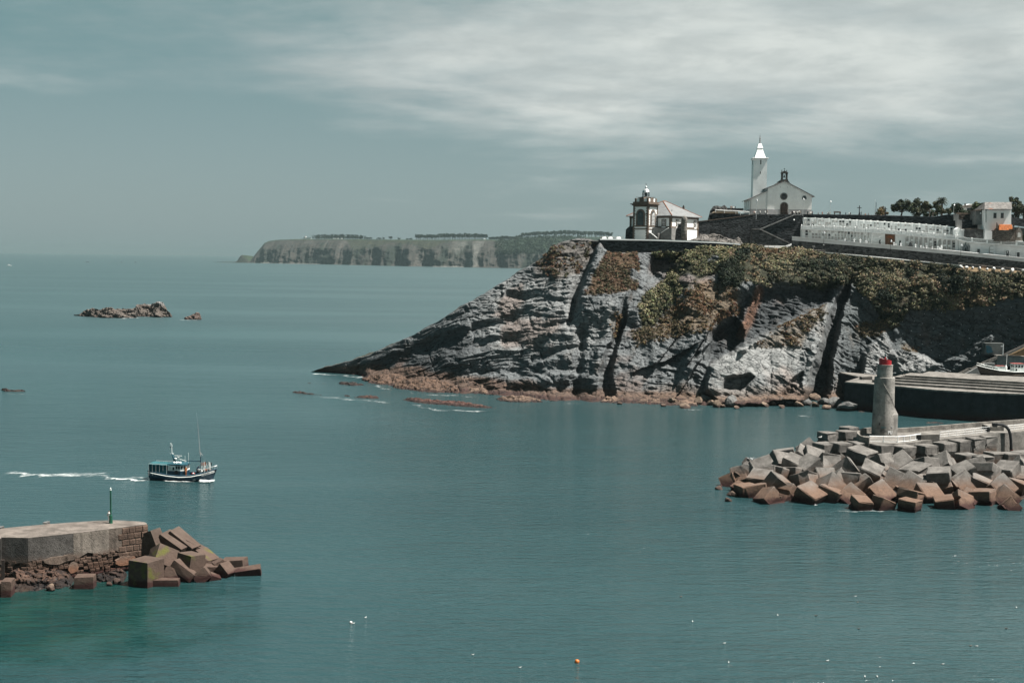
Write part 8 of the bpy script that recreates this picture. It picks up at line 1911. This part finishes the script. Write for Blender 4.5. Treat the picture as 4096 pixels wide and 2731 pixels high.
for side in (0, 1):
    MB().tube(ring(rows2, 0.02, -0.02, n2)[side], 0.07, 5).build('gunwale', mat('pale_blue', (0.05, 0.13, 0.19)), FB)
    MB().tube([Vector(p_) + Vector((0, math.copysign(0.02, p_[1]), -0.27)) for p_ in ring(rows2[:6], 0, -0.05, n2)[side]], 0.085, 6).build('white_strake', LTW, FB)
    for k in range(3): MB().tube([Vector(p_) - Vector((0, 0, 0.22 + 0.16 * k)) for p_ in ring(rows2[5:8], 0, -0.05 + 0.035 * k, n2)[side]], 0.028, 4).build('bow_line', LTW, FB)
# number on the bow
def text_mesh(txt, size):
    cu = bpy.data.curves.new('lettering', 'FONT'); cu.body = txt; cu.size = size; cu.resolution_u = 2; cu.offset = 0.012
    o = bpy.data.objects.new('lettering', cu); COL.objects.link(o); dg = bpy.context.evaluated_depsgraph_get(); dg.update()
    me = bpy.data.meshes.new_from_object(o.evaluated_get(dg)); bpy.data.objects.remove(o); me.materials.clear(); return me
tm = text_mesh('3GI-8-1-97', 0.46); tm.materials.append(LTW)
R2 = np.array(rows2)
def hull_y(x, z):
    best = None
    xs = R2[:, :, 0]; zs = R2[:, :, 2]; d = (xs - x) ** 2 + 2.0 * (zs - z) ** 2; w = 1 / (d + 0.01) ** 2; return float((w * R2[:, :, 1]).sum() / w.sum())
for v in tm.vertices:
    x = bx_(1360) + v.co.x * 0.62; z = bz_(1368) + v.co.y + (x - bx_(1360)) * 0.20; v.co = Vector((x, -hull_y(x, z) - 0.06, z))
inst(tm, 'hull_number', FB)
# tarpaulin shelter aft
xa, xb = bx_(468), bx_(832)
tp_ = MB().add([(xa, -1.75, 1.25), (xb, -1.9, 0.85), (xb, 1.9, 0.85), (xa, 1.75, 1.25), (xa - 0.05, -1.7, bz_(1065)), (xb, -1.75, bz_(1078)), (xb, 1.75, bz_(1078)), (xa - 0.05, 1.7, bz_(1065))], [(0, 1, 5, 4), (1, 2, 6, 5), (2, 3, 7, 6), (3, 0, 4, 7)]).build('tarpaulin', TEAL, FB)
nx = 8; vs = []; 
for i in range(nx + 1):
    for j in range(5):
        x = xa - 0.05 + (xb + 0.6 - xa) * i / nx; y = -1.75 + 3.5 * j / 4; vs.append((x, y, bz_(1066) + 0.22 * (1 - (y / 1.75) ** 2) + 0.04 * math.sin(i * 2.1) - 0.01 * i))
MB().add(vs, [(i * 5 + j, (i + 1) * 5 + j, (i + 1) * 5 + j + 1, i * 5 + j + 1) for i in range(nx) for j in range(4)]).build('tarpaulin_top', TEALT, FB)
b = MB()
for i in range(6):
    x = xa + (xb - xa) * i / 5
    for y in (-1.78, 1.78): b.tube([(x, y, 0.9), (x, y, bz_(1050))], 0.03, 4)
tag(b.build('frame_poles', METAL, FB), kind='stuff')
MB().tube([(xa, -1.78, bz_(1050)), (xb, -1.78, bz_(1062))], 0.035, 4).tube([(xa, 1.78, bz_(1050)), (xb, 1.78, bz_(1062))], 0.035, 4).build('frame_rail', METAL, FB)
# wheelhouse
wa, wb_ = bx_(842), bx_(1098); wf = bx_(1195)
lowp = [(wa, -1.45), (wb_, -1.45), (wf, -0.9), (wf, 0.9), (wb_, 1.45), (wa, 1.45)]
MB().prism(lowp, 0.5, bz_(1185)).build('wheelhouse_base', BLUE, FB)
whs = MB().prism(lowp, bz_(1185), bz_(1075)).build('wheelhouse', LTW, FB)
MB().prism([(x * 1.0 + (0.12 if x > wb_ - 0.1 else -0.05), y * 1.08) for x, y in lowp], bz_(1075), bz_(1050)).build('wheelhouse_roof', mat('roof_blue', (0.03, 0.12, 0.16)), FB)
for zx in (1022, 1072): MB().box(bx_(zx - 20), bx_(zx + 20), -1.49, -1.44, bz_(1150), bz_(1085)).build('window', GLASS_D, whs)
MB().box(bx_(940), bx_(978), -1.49, -1.44, bz_(1172), bz_(1112)).build('window', GLASS_D, whs); MB().box(bx_(872), bx_(926), -1.49, -1.44, bz_(1175), bz_(1108)).build('door', mat('cream_paint', (0.6, 0.6, 0.56)), whs)
fd = Vector((wf - wb_, 0.55, 0)); fl2 = fd.length; ang = math.atan2(fd.y, fd.x)
for t in (0.25, 0.75):
    c = Vector((wb_, -1.45, 0)) + fd * t; M_ = Matrix.Translation((c.x, c.y, 0)) @ Matrix.Rotation(ang, 4, 'Z'); MB().box(-0.2, 0.2, -0.04, 0.02, bz_(1150), bz_(1085), M_).build('window', GLASS_D, whs)
for y in (-0.55, 0.0, 0.55): MB().box(wf - 0.02, wf + 0.04, y - 0.2, y + 0.2, bz_(1150), bz_(1085)).build('window', GLASS_D, whs)
nm = text_mesh('S', 0.2)
bpy.data.meshes.remove(nm)
MB().lathe([(0.16, -0.06), (0.36, -0.08), (0.36, 0.08), (0.16, 0.06)], 18, M=Matrix.Translation((bx_(1022), -1.56, bz_(1208))) @ Matrix.Rotation(math.pi / 2, 4, 'X')).build('tyre_fender', IRON, FB)
# mast aft of the wheelhouse, radar, aerials
MB().tube([(bx_(930), 0, bz_(1045)), (bx_(905), 0, bz_(960)), (bx_(868), 0, bz_(872))], [0.24, 0.19, 0.12], 8).build('funnel_mast', mat('roof_blue', (0.03, 0.12, 0.16)), FB)
b = MB().tube([(bx_(868), 0, bz_(872)), (bx_(862), 0, bz_(672))], 0.05, 5); b.tube([(bx_(835), 0, bz_(865)), (bx_(905), 0, bz_(868))], 0.05, 4); b.tube([(bx_(830), 0, bz_(865)), (bx_(826), 0, bz_(770)), (bx_(845), 0, bz_(660))], 0.025, 4); b.lathe([(0.08, bz_(675)), (0.08, bz_(655))], 6, (bx_(842), 0, 0)); b.lathe([(0.08, bz_(718)), (0.08, bz_(700))], 6, (bx_(868), 0, 0)); b.build('pole_mast', LTW, FB)
MB().box(bx_(828), bx_(850), -0.02, 0.02, bz_(750), bz_(728)).build('flag', mat('flag_maroon', (0.12, 0.02, 0.03)), FB)
b = MB().box(bx_(918), bx_(1070), -0.08, 0.08, bz_(914), bz_(903)); b.tube([(bx_(994), 0, bz_(910)), (bx_(994), 0, bz_(940))], 0.06, 5); b.lathe([(0.22, bz_(945)), (0.24, bz_(935)), (0.1, bz_(926))], 12, (bx_(1000), 0.1, 0)); b.lathe([(0.28, bz_(972)), (0.28, bz_(955)), (0.1, bz_(948))], 12, (bx_(945), 0, 0)); b.box(bx_(920), bx_(1010), -0.1, 0.1, bz_(975), bz_(968)); b.build('radar', LTW, FB)
b = MB()
for zx, t0 in ((1120, 905), (1190, 840)): b.tube([(bx_(zx), 0.4, bz_(1050)), (bx_(zx), 0.4, bz_(t0))], 0.02, 4)
b.tube([(bx_(1045), -0.5, bz_(965)), (bx_(1180), -0.4, bz_(1000))], 0.03, 4); tag(b.build('aerials', LTW, FB), kind='stuff')
b = MB()
for zx, r in ((975, 0.28), (1010, 0.22), (1050, 0.25), (925, 0.2)): b.lathe([(r, bz_(1052)), (r, bz_(1035)), (r * 0.4, bz_(1018))], 8, (bx_(zx), -0.3, 0))
tag(b.build('roof_gear', LTW, FB), kind='stuff')
# foremast, boom and stays
fx = bx_(1458)
MB().tube([(fx, 0, 0.6), (fx, 0, bz_(908))], 0.09, 7).build('foremast', BLUE, FB)
b = MB().tube([(fx, 0, bz_(908)), (bx_(1440), 0, bz_(830)), (bx_(1428), 0, bz_(645)), (bx_(1400), 0, bz_(275))], [0.08, 0.06, 0.045, 0.03], 6); b.tube([(bx_(1400), 0, bz_(275)), (bx_(1374), 0, bz_(30))], 0.012, 4); b.tube([(bx_(1412), 0, bz_(828)), (bx_(1465), 0, bz_(828))], 0.05, 4); b.tube([(fx, 0, bz_(905)), (bx_(1440), 0.3, bz_(835))], 0.05, 4); b.tube([(bx_(1500), 0, bz_(885)), (bx_(1450), 0, bz_(830))], 0.05, 4); b.build('topmast', mat('pole_grey', (0.42, 0.43, 0.43)), FB)
MB().tube([(bx_(1172), 0, bz_(1000)), (bx_(1450), 0, bz_(1002))], 0.08, 6).build('boom', BLUE, FB)
b = MB()
for p0, p1 in (((1480, 835), (1590, 1015)), ((1425, 860), (1260, 1000)), ((1478, 900), (1500, 1000))): b.tube([(bx_(p0[0]), 0, bz_(p0[1])), (bx_(p1[0]), 0, bz_(p1[1]))], 0.015, 3)
tag(b.build('stays', IRON, FB), kind='stuff')
# foredeck: winch, buoy flags, nets, rail
r = random.Random(21); MB().lathe([(0.3, 0), (0.3, 0.5), (0.42, 0.5), (0.42, 0.62), (0.2, 0.62)], 10, (bx_(1440), -0.5, bz_(1215))).build('winch', METAL, FB)
FLAGM = [mat('flag_orange', (0.42, 0.12, 0.05)), IRON, LTW]
for k in range(14):
    x = bx_(1465 + 185 * r.random()); y = r.uniform(-0.8, 0.8); h = r.uniform(0.9, 1.6); z0 = bz_(1170) + (x - bx_(1465)) * 0.12
    o = MB().tube([(x, y, z0 - 0.4), (x + r.uniform(-0.15, 0.2), y, z0 + h)], 0.02, 4).build('buoy_pole', LTW, FB)
    MB().add([(x, y, z0 + h), (x + 0.22, y + 0.05, z0 + h - 0.05), (x + 0.16, y, z0 + h - 0.75), (x - 0.05, y, z0 + h - 0.6)], [(0, 1, 2, 3)]).build('pennant', FLAGM[k % 3], o)
for k in range(12):
    x = bx_(1420 + 240 * r.random()); y = r.uniform(-0.9, 0.7); z0 = bz_(1195) + (x - bx_(1420)) * 0.14; q = r.uniform(0.16, 0.3)
    MB().lathe([(q * 0.5, -q), (q, -0.3 * q), (q, 0.4 * q), (q * 0.4, q)], 8, (x, y, z0)).build('net_float', FLAGM[r.randrange(3)] if k % 3 else mat('net_grey', (0.25, 0.24, 0.22)), FB)
b = MB(); RR = ring(rows2[5:], 0.62, 0.03, n2); 
for side in (0, 1):
    b.tube(RR[side], 0.03, 4)
    for p_ in RR[side]: b.tube([p_, Vector(p_) - Vector((0, 0, 0.62))], 0.03, 4)
b.build('bow_rail', METAL, FB)
for zx, m_ in ((1325, mat('float_red', (0.4, 0.03, 0.04))), (1345, LTW), (1360, mat('float_pink', (0.5, 0.2, 0.2)))): MB().lathe([(0.1, -0.2), (0.2, -0.1), (0.2, 0.1), (0.08, 0.22)], 10, (bx_(zx), -0.9, bz_(1240))).build('fender', m_, FB)
Mb = Matrix.Rotation(math.radians(-7), 4, 'Z')
def onboat(zx, y, z): return Vector(FB.location) + Mb @ Vector((bx_(zx), y, z))
person(onboat(1198, -1.05, bz_(1278)), math.radians(60), 'stand', 'orange', 'orange', 'dark', 'fisherman in orange oilskins standing beside the wheelhouse', h=1.2 / 0.0097 * u_ if False else 1.72, long=True)
person(onboat(1405, -0.6, bz_(1235)), math.radians(70), 'bend', 'navy', 'black', 'dark', 'fisherman in dark clothes bending over the bow gear', h=1.72, long=True)
# ---------------------------------------------------------------- gulls and buoys
GWH = mat('gull_white', (0.5, 0.5, 0.49)); GGR = mat('gull_grey', (0.30, 0.31, 0.32)); GBR = mat('gull_brown', (0.16, 0.13, 0.11)); GYL = mat('beak_yellow', (0.5, 0.3, 0.03))
def gull(loc, rz, label, brown=False, fly=False, s=1.0):
    e = empty('gull', loc, rz, label, 'bird', 'gulls'); e.scale = (s, s, s); m1 = GBR if brown else GWH; m2_ = GBR if brown else GGR
    k = [(-0.30, 0.01, 0.13), (-0.22, 0.05, 0.12), (-0.08, 0.11, 0.10), (0.08, 0.115, 0.10), (0.18, 0.08, 0.14), (0.22, 0.045, 0.20), (0.245, 0.05, 0.25), (0.28, 0.045, 0.27), (0.31, 0.012, 0.262)]
    vs = []; fs = []; n = 8
    for x, r_, z in k: vs += [(x, r_ * math.cos(2 * math.pi * q / n), z + r_ * 0.9 * math.sin(2 * math.pi * q / n)) for q in range(n)]
    for i in range(len(k) - 1): fs += [(i * n + q, (i + 1) * n + q, (i + 1) * n + (q + 1) % n, i * n + (q + 1) % n) for q in range(n)]
    MB().add(vs, fs).build('body', m1, e, True)
    MB().add([(0.30, -0.015, 0.262), (0.30, 0.015, 0.262), (0.36, 0, 0.252), (0.30, 0, 0.245)], [(0, 2, 1), (0, 3, 2), (1, 2, 3)]).build('beak', GYL, e)
    for sg_ in (-1, 1):
        if fly: pts_ = [(0.10, 0.05, 0.17), (0.16, 0.36, 0.32), (0.02, 0.72, 0.26), (-0.04, 0.70, 0.25), (-0.02, 0.36, 0.30), (-0.10, 0.06, 0.16)]
        else: pts_ = [(0.12, 0.10, 0.15), (0.02, 0.125, 0.17), (-0.36, 0.03, 0.17), (-0.20, 0.10, 0.10), (0.05, 0.12, 0.09)]
        v_ = [(x, sg_ * y, z) for x, y, z in pts_]; q = len(v_); v_ += [(x, y, z + 0.015) for x, y, z in v_]
        MB().add(v_, [tuple(range(q)), tuple(range(2 * q - 1, q - 1, -1))] + [(i, q + i, q + (i + 1) % q, (i + 1) % q) for i in range(q)]).build('wing', m2_, e)
    return e
zg = Zm(1300, 2400, 1.96); zh = Zm(2500, 2300, 1.4737)
gl_ = [(zg(318, 138), 1, 'gull floating farthest left beyond the white and orange buoy', 0), (zg(222, 184), 0.3, 'gull floating against the white and orange buoy', 0), (zg(1158, 430), 0, 'gull floating below the flying gull near the bottom centre', 0), (zg(1528, 530), 0.3, 'gull floating left of the orange buoy at the bottom', 0)]
hl_ = [(330, 128, 0.4, 1), (398, 275, 1.5, 0), (585, 403, 0.2, 0), (611, 516, 1.4, 0), (900, 238, 1.6, 0), (1125, 240, 2.8, 1), (1193, 506, 0.3, 0), (1357, 127, 0.2, 0), (1372, 162, 1.2, 1), (1376, 317, 2.9, 1), (1414, 600, 1.3, 0), (1487, 600, 1.5, 0), (1873, 526, 0.1, 0), (2037, 418, 0.2, 1), (2072, 420, 0.0, 0), (2246, 315, 2.9, 1), (2307, 193, 1.4, 0)]
for (a, c), rz, lab, br in gl_: gull(W(a, c, -0.02), rz, lab, bool(br), s=0.62)
for i, (x, y, rz, br) in enumerate(hl_): gull(W(*zh(x, y), -0.02), rz, '%s gull floating in the lower right water, %s from the left' % ('brown' if br else 'white', ordinal(i + 1)), bool(br), s=0.62)
gull(P(*zg(1158, 228), 155), 0.3, 'gull flying low over the water with raised wings at bottom centre', fly=True, s=0.85)
gull(P(*Zm(2850, 1700, 3.6185)(567, 503), 222), 1.9, 'gull flying past the left end of the breakwater blocks', fly=True, s=1.3)
gull(W(*ZB(872, 638), 5.7), 0.5, 'gull standing on the leftmost top block of the breakwater', s=1.6)
gull(W(*ZB(840, 1130), 1.2), 0.2, 'gull flying low beside the brown waterline blocks', fly=True, s=0.85)
def buoy(px, py, r_, label, m, band=None, tilt=0.25):
    p_ = W(px, py, 0.0); s = p_.y / F; e = empty('buoy', p_, 0, label, 'buoy'); R0 = r_ * s
    pr = [(0.25 * R0, -0.8 * R0), (0.75 * R0, -0.5 * R0), (0.98 * R0, 0.0), (1.0 * R0, 0.7 * R0), (0.86 * R0, 1.15 * R0), (0.4 * R0, 1.38 * R0), (0.1 * R0, 1.42 * R0)]
    M_ = Matrix.Rotation(tilt, 4, 'Y'); MB().lathe(pr, 18, M=M_).build('float', m, e, True)
    if band: MB().lathe([(1.005 * R0, 0.1 * R0), (1.03 * R0, 0.5 * R0), (0.9 * R0, 1.17 * R0), (0.42 * R0, 1.42 * R0)], 18, M=M_).build('top', band, e, True)
    MB().tube([M_ @ Vector((0.55 * R0, 0, 0.1 * R0)), M_ @ Vector((1.3 * R0, -0.2, -0.2 * R0)), M_ @ Vector((1.25 * R0, -0.2, 0.15 * R0))], 0.05, 5).build('rope', LTW, e)
ORG = mat('buoy_orange', (0.68, 0.19, 0.03), 0.45, 0.4, 0.12)
buoy(*zg(1974, 487), 9.5, 'bright orange mooring buoy at the bottom centre', ORG); buoy(*zg(203, 178), 5.5, 'small white topped orange buoy left of bottom centre', ORG, GWH, 0.05)
# distant motor boat
zm_ = Zm(0, 1000, 2.613); c = W(*zm_(90, 166), 0); e = empty('motor_boat', c, 0, 'tiny white motor boat with its wash near the horizon at left', 'boat'); s = c.y / F / 2.613
MB().add([(-22 * s, -1.5, 0), (20 * s, -1.5, 0), (34 * s, 0, 5 * s), (20 * s, 1.5, 0), (-22 * s, 1.5, 0), (-22 * s, -1.7, 6 * s), (20 * s, -1.7, 7 * s), (20 * s, 1.7, 7 * s), (-22 * s, 1.7, 6 * s)], [(0, 1, 6, 5), (1, 2, 6), (2, 3, 7), (3, 4, 8, 7), (4, 0, 5, 8), (5, 6, 7, 8), (6, 2, 7)]).build('hull', LTW, e); MB().box(-8 * s, 8 * s, -1, 1, 6 * s, 14 * s).build('cabin', LTW, e)
for x, y, w_, lab in ((915, 130, 26, 'low dark rock far out near the horizon, leftmost of three'), (1270, 132, 10, 'low dark rock far out near the horizon, middle of three'), (1415, 132, 12, 'low dark rock far out near the horizon, rightmost of three')):
    a, c_ = zm_(x, y); o = islet('offshore_rock', [(a - w_ / 2.6, c_ - 0.4), (a - w_ / 6, c_ - 2.4), (a + w_ / 8, c_ - 2.6), (a + w_ / 2.6, c_ - 0.3)], [(a - w_ / 2.6, c_), (a + w_ / 2.6, c_)], 12, 0.6, (0.07, 0.065, 0.06), seed=int(x), res=0.8, nv=8); tag(o, lab, 'rock')
# ---------------------------------------------------------------- foam on the water
def foam_material():
    t = NT('sea_foam')
    at = t.n('ShaderNodeAttribute', attribute_name='tint')
    n1 = t.noise(0.55, 6, 0.72, stretch=(0.5, 1.0, 1.0)); n2 = t.noise(2.6, 4, 0.7, stretch=(0.6, 1, 1))
    s = t.n('ShaderNodeSeparateColor'); t.set(s.inputs[0], at.outputs['Color'])
    v = t.math('ADD', t.math('MULTIPLY', n1, 0.65), t.math('MULTIPLY', n2, 0.35))
    a = t.rng(t.math('ADD', v, t.math('MULTIPLY', s.outputs[0], 0.30)), 0.66, 0.98, 0.0, 0.85)
    t.base((0.50, 0.53, 0.53), 0.9, 0.1); t.set(t.b.inputs['Alpha'], a)
    return t.m
FOAM = foam_material()
def foam(path, width, strength=1.0, label=None, z=0.05, seed=0, lump=0.0):
    """a ragged strip of foam along picture points on the water; width in metres"""
    pts = [W(a, c, 0) for a, c in path]; r = np.random.default_rng(seed); L = [0]
    for a, b in zip(pts[:-1], pts[1:]): L.append(L[-1] + (b - a).length)
    n = max(8, int(L[-1] / max(0.6, (width[0] if isinstance(width, tuple) else width) * 0.25))); n = min(n, 400); V = []; C = []
    for i in range(n + 1):
        d = L[-1] * i / n; k = min(len(pts) - 2, max(0, int(np.searchsorted(L, d)) - 1)); f = (d - L[k]) / max(1e-6, L[k + 1] - L[k]); p_ = pts[k].lerp(pts[k + 1], f); t = (pts[k + 1] - pts[k]).normalized(); q = Vector((-t.y, t.x, 0))
        w = (width[0] + (width[1] - width[0]) * i / n if isinstance(width, tuple) else width) * (0.45 + 1.1 * r.random()); en = min(1, 6 * min(i, n - i) / n + 0.05)
        off_ = float(fbm(np.array([i * 0.13]), np.array([seed * 7.3]), 0, seed, 3)[0]) * w * 1.3; brk = float(sstep(fbm(np.array([i * 0.09]), np.array([seed * 3.1 + 50]), 0, seed, 2), -0.35, 0.25)[0]); p_ = p_ + q * off_
        for j in range(5):
            e = j / 4 * 2 - 1; V.append((p_.x + q.x * e * w / 2, p_.y + q.y * e * w / 2, z + lump * max(0, 1 - abs(e) * 1.3) * (0.5 + r.random()))); C.append(strength * (1 - abs(e) ** 1.6) * en * (0.35 + 0.65 * brk if strength < 1.0 else 0.75 + 0.25 * brk))
    Cc = np.repeat(np.array(C)[:, None], 3, 1)
    o = np_mesh('foam', np.array(V), grid_quads(n + 1, 5), FOAM, True, attrs={'tint': Cc}); return tag(o, label, 'foam', kind='stuff')
sh_y = lambda px: float(np.interp(px, FOOT[:, 0], FOOT[:, 1]))
foam([(x, sh_y(x) + 3) for x in (1240, 1270, 1310, 1350, 1400, 1450)], 5.0, 1.2, 'white wash round the tip of the headland', seed=1)
foam([(x, sh_y(x) + 4) for x in range(1460, 2500, 60)], 3.2, 0.95, 'thin wash along the foot of the slate slope', seed=2)
foam([(x, sh_y(x) + 6) for x in range(2500, 3380, 60)], 2.4, 0.85, 'thin wash along the boulders of the cliff foot', seed=3)
foam([(1280, 1552), (1340, 1548), (1420, 1553)], 3.5, 0.8, 'patch of foam between the headland tip rocks', seed=4); foam([(1240, 1588), (1320, 1592), (1400, 1600), (1500, 1607), (1600, 1612)], 5.0, 1.05, 'line of foam along the reef strips', seed=5); foam([(1610, 1612), (1700, 1628), (1800, 1638), (1900, 1646), (1990, 1644)], 3.5, 1.05, 'foam along the long red reef', seed=6)
foam([(1388, 1524), (1420, 1530), (1465, 1532)], 3.0, 0.7, 'foam patch beside the dark shore rock', seed=7); foam([(1700, 1580), (1780, 1584), (1850, 1586)], 1.8, 0.7, 'foam at the middle shore rocks', seed=8)
foam(zz([(70, 356), (200, 366), (350, 382), (500, 396), (700, 400), (900, 402), (1115, 402)], 280, 1180, 4.2), 9, 0.85, 'wash at the foot of the long islet', seed=9); foam(zz([(760, 402), (900, 400), (1000, 396), (1110, 402)], 280, 1180, 4.2), 14, 1.1, 'white breaking wave in front of the long islet', seed=10, lump=0.5); foam(zz([(1120, 370), (1300, 378), (1500, 388), (1700, 388)], 280, 1180, 4.2), 7, 0.75, 'wash at the right part of the long islet', seed=11); foam(zz([(1830, 410), (1900, 416), (2000, 428), (2215, 430)], 280, 1180, 4.2), 9, 0.95, 'wash round the small pointed rock', seed=12)
foam([(0, 1570), (20, 1573), (60, 1575), (115, 1573)], 2.5, 0.7, 'wash at the dark rock on the left edge', seed=13)
foam(zz([(50, 166), (90, 168), (130, 166)], 0, 1000, 2.613), 16, 1.0, 'white wash round the distant motor boat', seed=14)
# boat: bow wave, side wash, wake
foam(mapped(ZF, [(1420, 1405), (1560, 1400), (1680, 1392), (1790, 1388)]), (1.6, 3.4), 1.7, 'white bow wave of the fishing boat', seed=15, lump=0.35, z=0.08); foam(mapped(ZF, [(660, 1380), (800, 1398), (1000, 1412), (1200, 1412), (1430, 1408)]), 1.5, 1.3, 'strip of foam along the fishing boat hull', seed=16, lump=0.12)
foam(mapped(ZF, [(500, 1345), (300, 1335), (100, 1330), (-150, 1310), (-500, 1290), (-900, 1275)]), (3.5, 6.0), 1.12, 'broad white wake behind the fishing boat', seed=17, lump=0.08); foam(mapped(ZF, [(560, 1372), (400, 1362), (200, 1350), (0, 1345), (-400, 1330)]), (1.8, 2.6), 1.3, 'bright line of the wake behind the fishing boat', seed=18, lump=0.1); foam(mapped(ZF, [(-300, 1300), (-1000, 1240), (-2400, 1180)]), (7, 6), 1.05, 'fading wake trail to the left edge', seed=19)
# harbour
foam(mapped(ZB, [(160, 990), (220, 1060), (330, 1095), (500, 1120), (700, 1140), (900, 1158), (1200, 1170), (1500, 1178), (1800, 1172), (2100, 1160), (2352, 1165)]), 1.6, 0.75, 'thin foam line at the breakwater blocks', seed=20); foam(mapped(ZB, [(690, 475), (760, 478), (870, 485)]), 3, 0.75, 'foam streak in the dark water before the cleft', seed=21); foam(mapped(ZB, [(1420, 520), (1560, 530), (1700, 540), (1860, 548)]), 3.0, 0.55, 'broken foam behind the breakwater', seed=22)
foam(mapped(ZK, [(-2300, 1390), (-1500, 1300), (-600, 1140), (0, 1130), (700, 1130), (1300, 1060), (2100, 990)]), 0.7, 0.42, 'thin scum line at the near jetty blocks', seed=23)
# ---------------------------------------------------------------- air
def build_haze():
    b = MB().box(-30500, 30500, -400, 36500, -1.5, 172)
    o = b.build('haze')
    m = bpy.data.materials.new('haze_air'); m.use_nodes = True
    nt = m.node_tree; nt.nodes.clear()
    v = nt.nodes.new('ShaderNodeVolumePrincipled')
    v.inputs['Color'].default_value = (0.205, 0.285, 0.30, 1)
    v.inputs['Density'].default_value = 0.000048
    v.inputs['Anisotropy'].default_value = 0.0
    out = nt.nodes.new('ShaderNodeOutputMaterial')
    nt.links.new(v.outputs[0], out.inputs['Volume'])
    o.data.materials.append(m)
    tag(o, label='pale teal sea haze over the water and the far coast', cat='haze', kind='stuff')
build_haze()
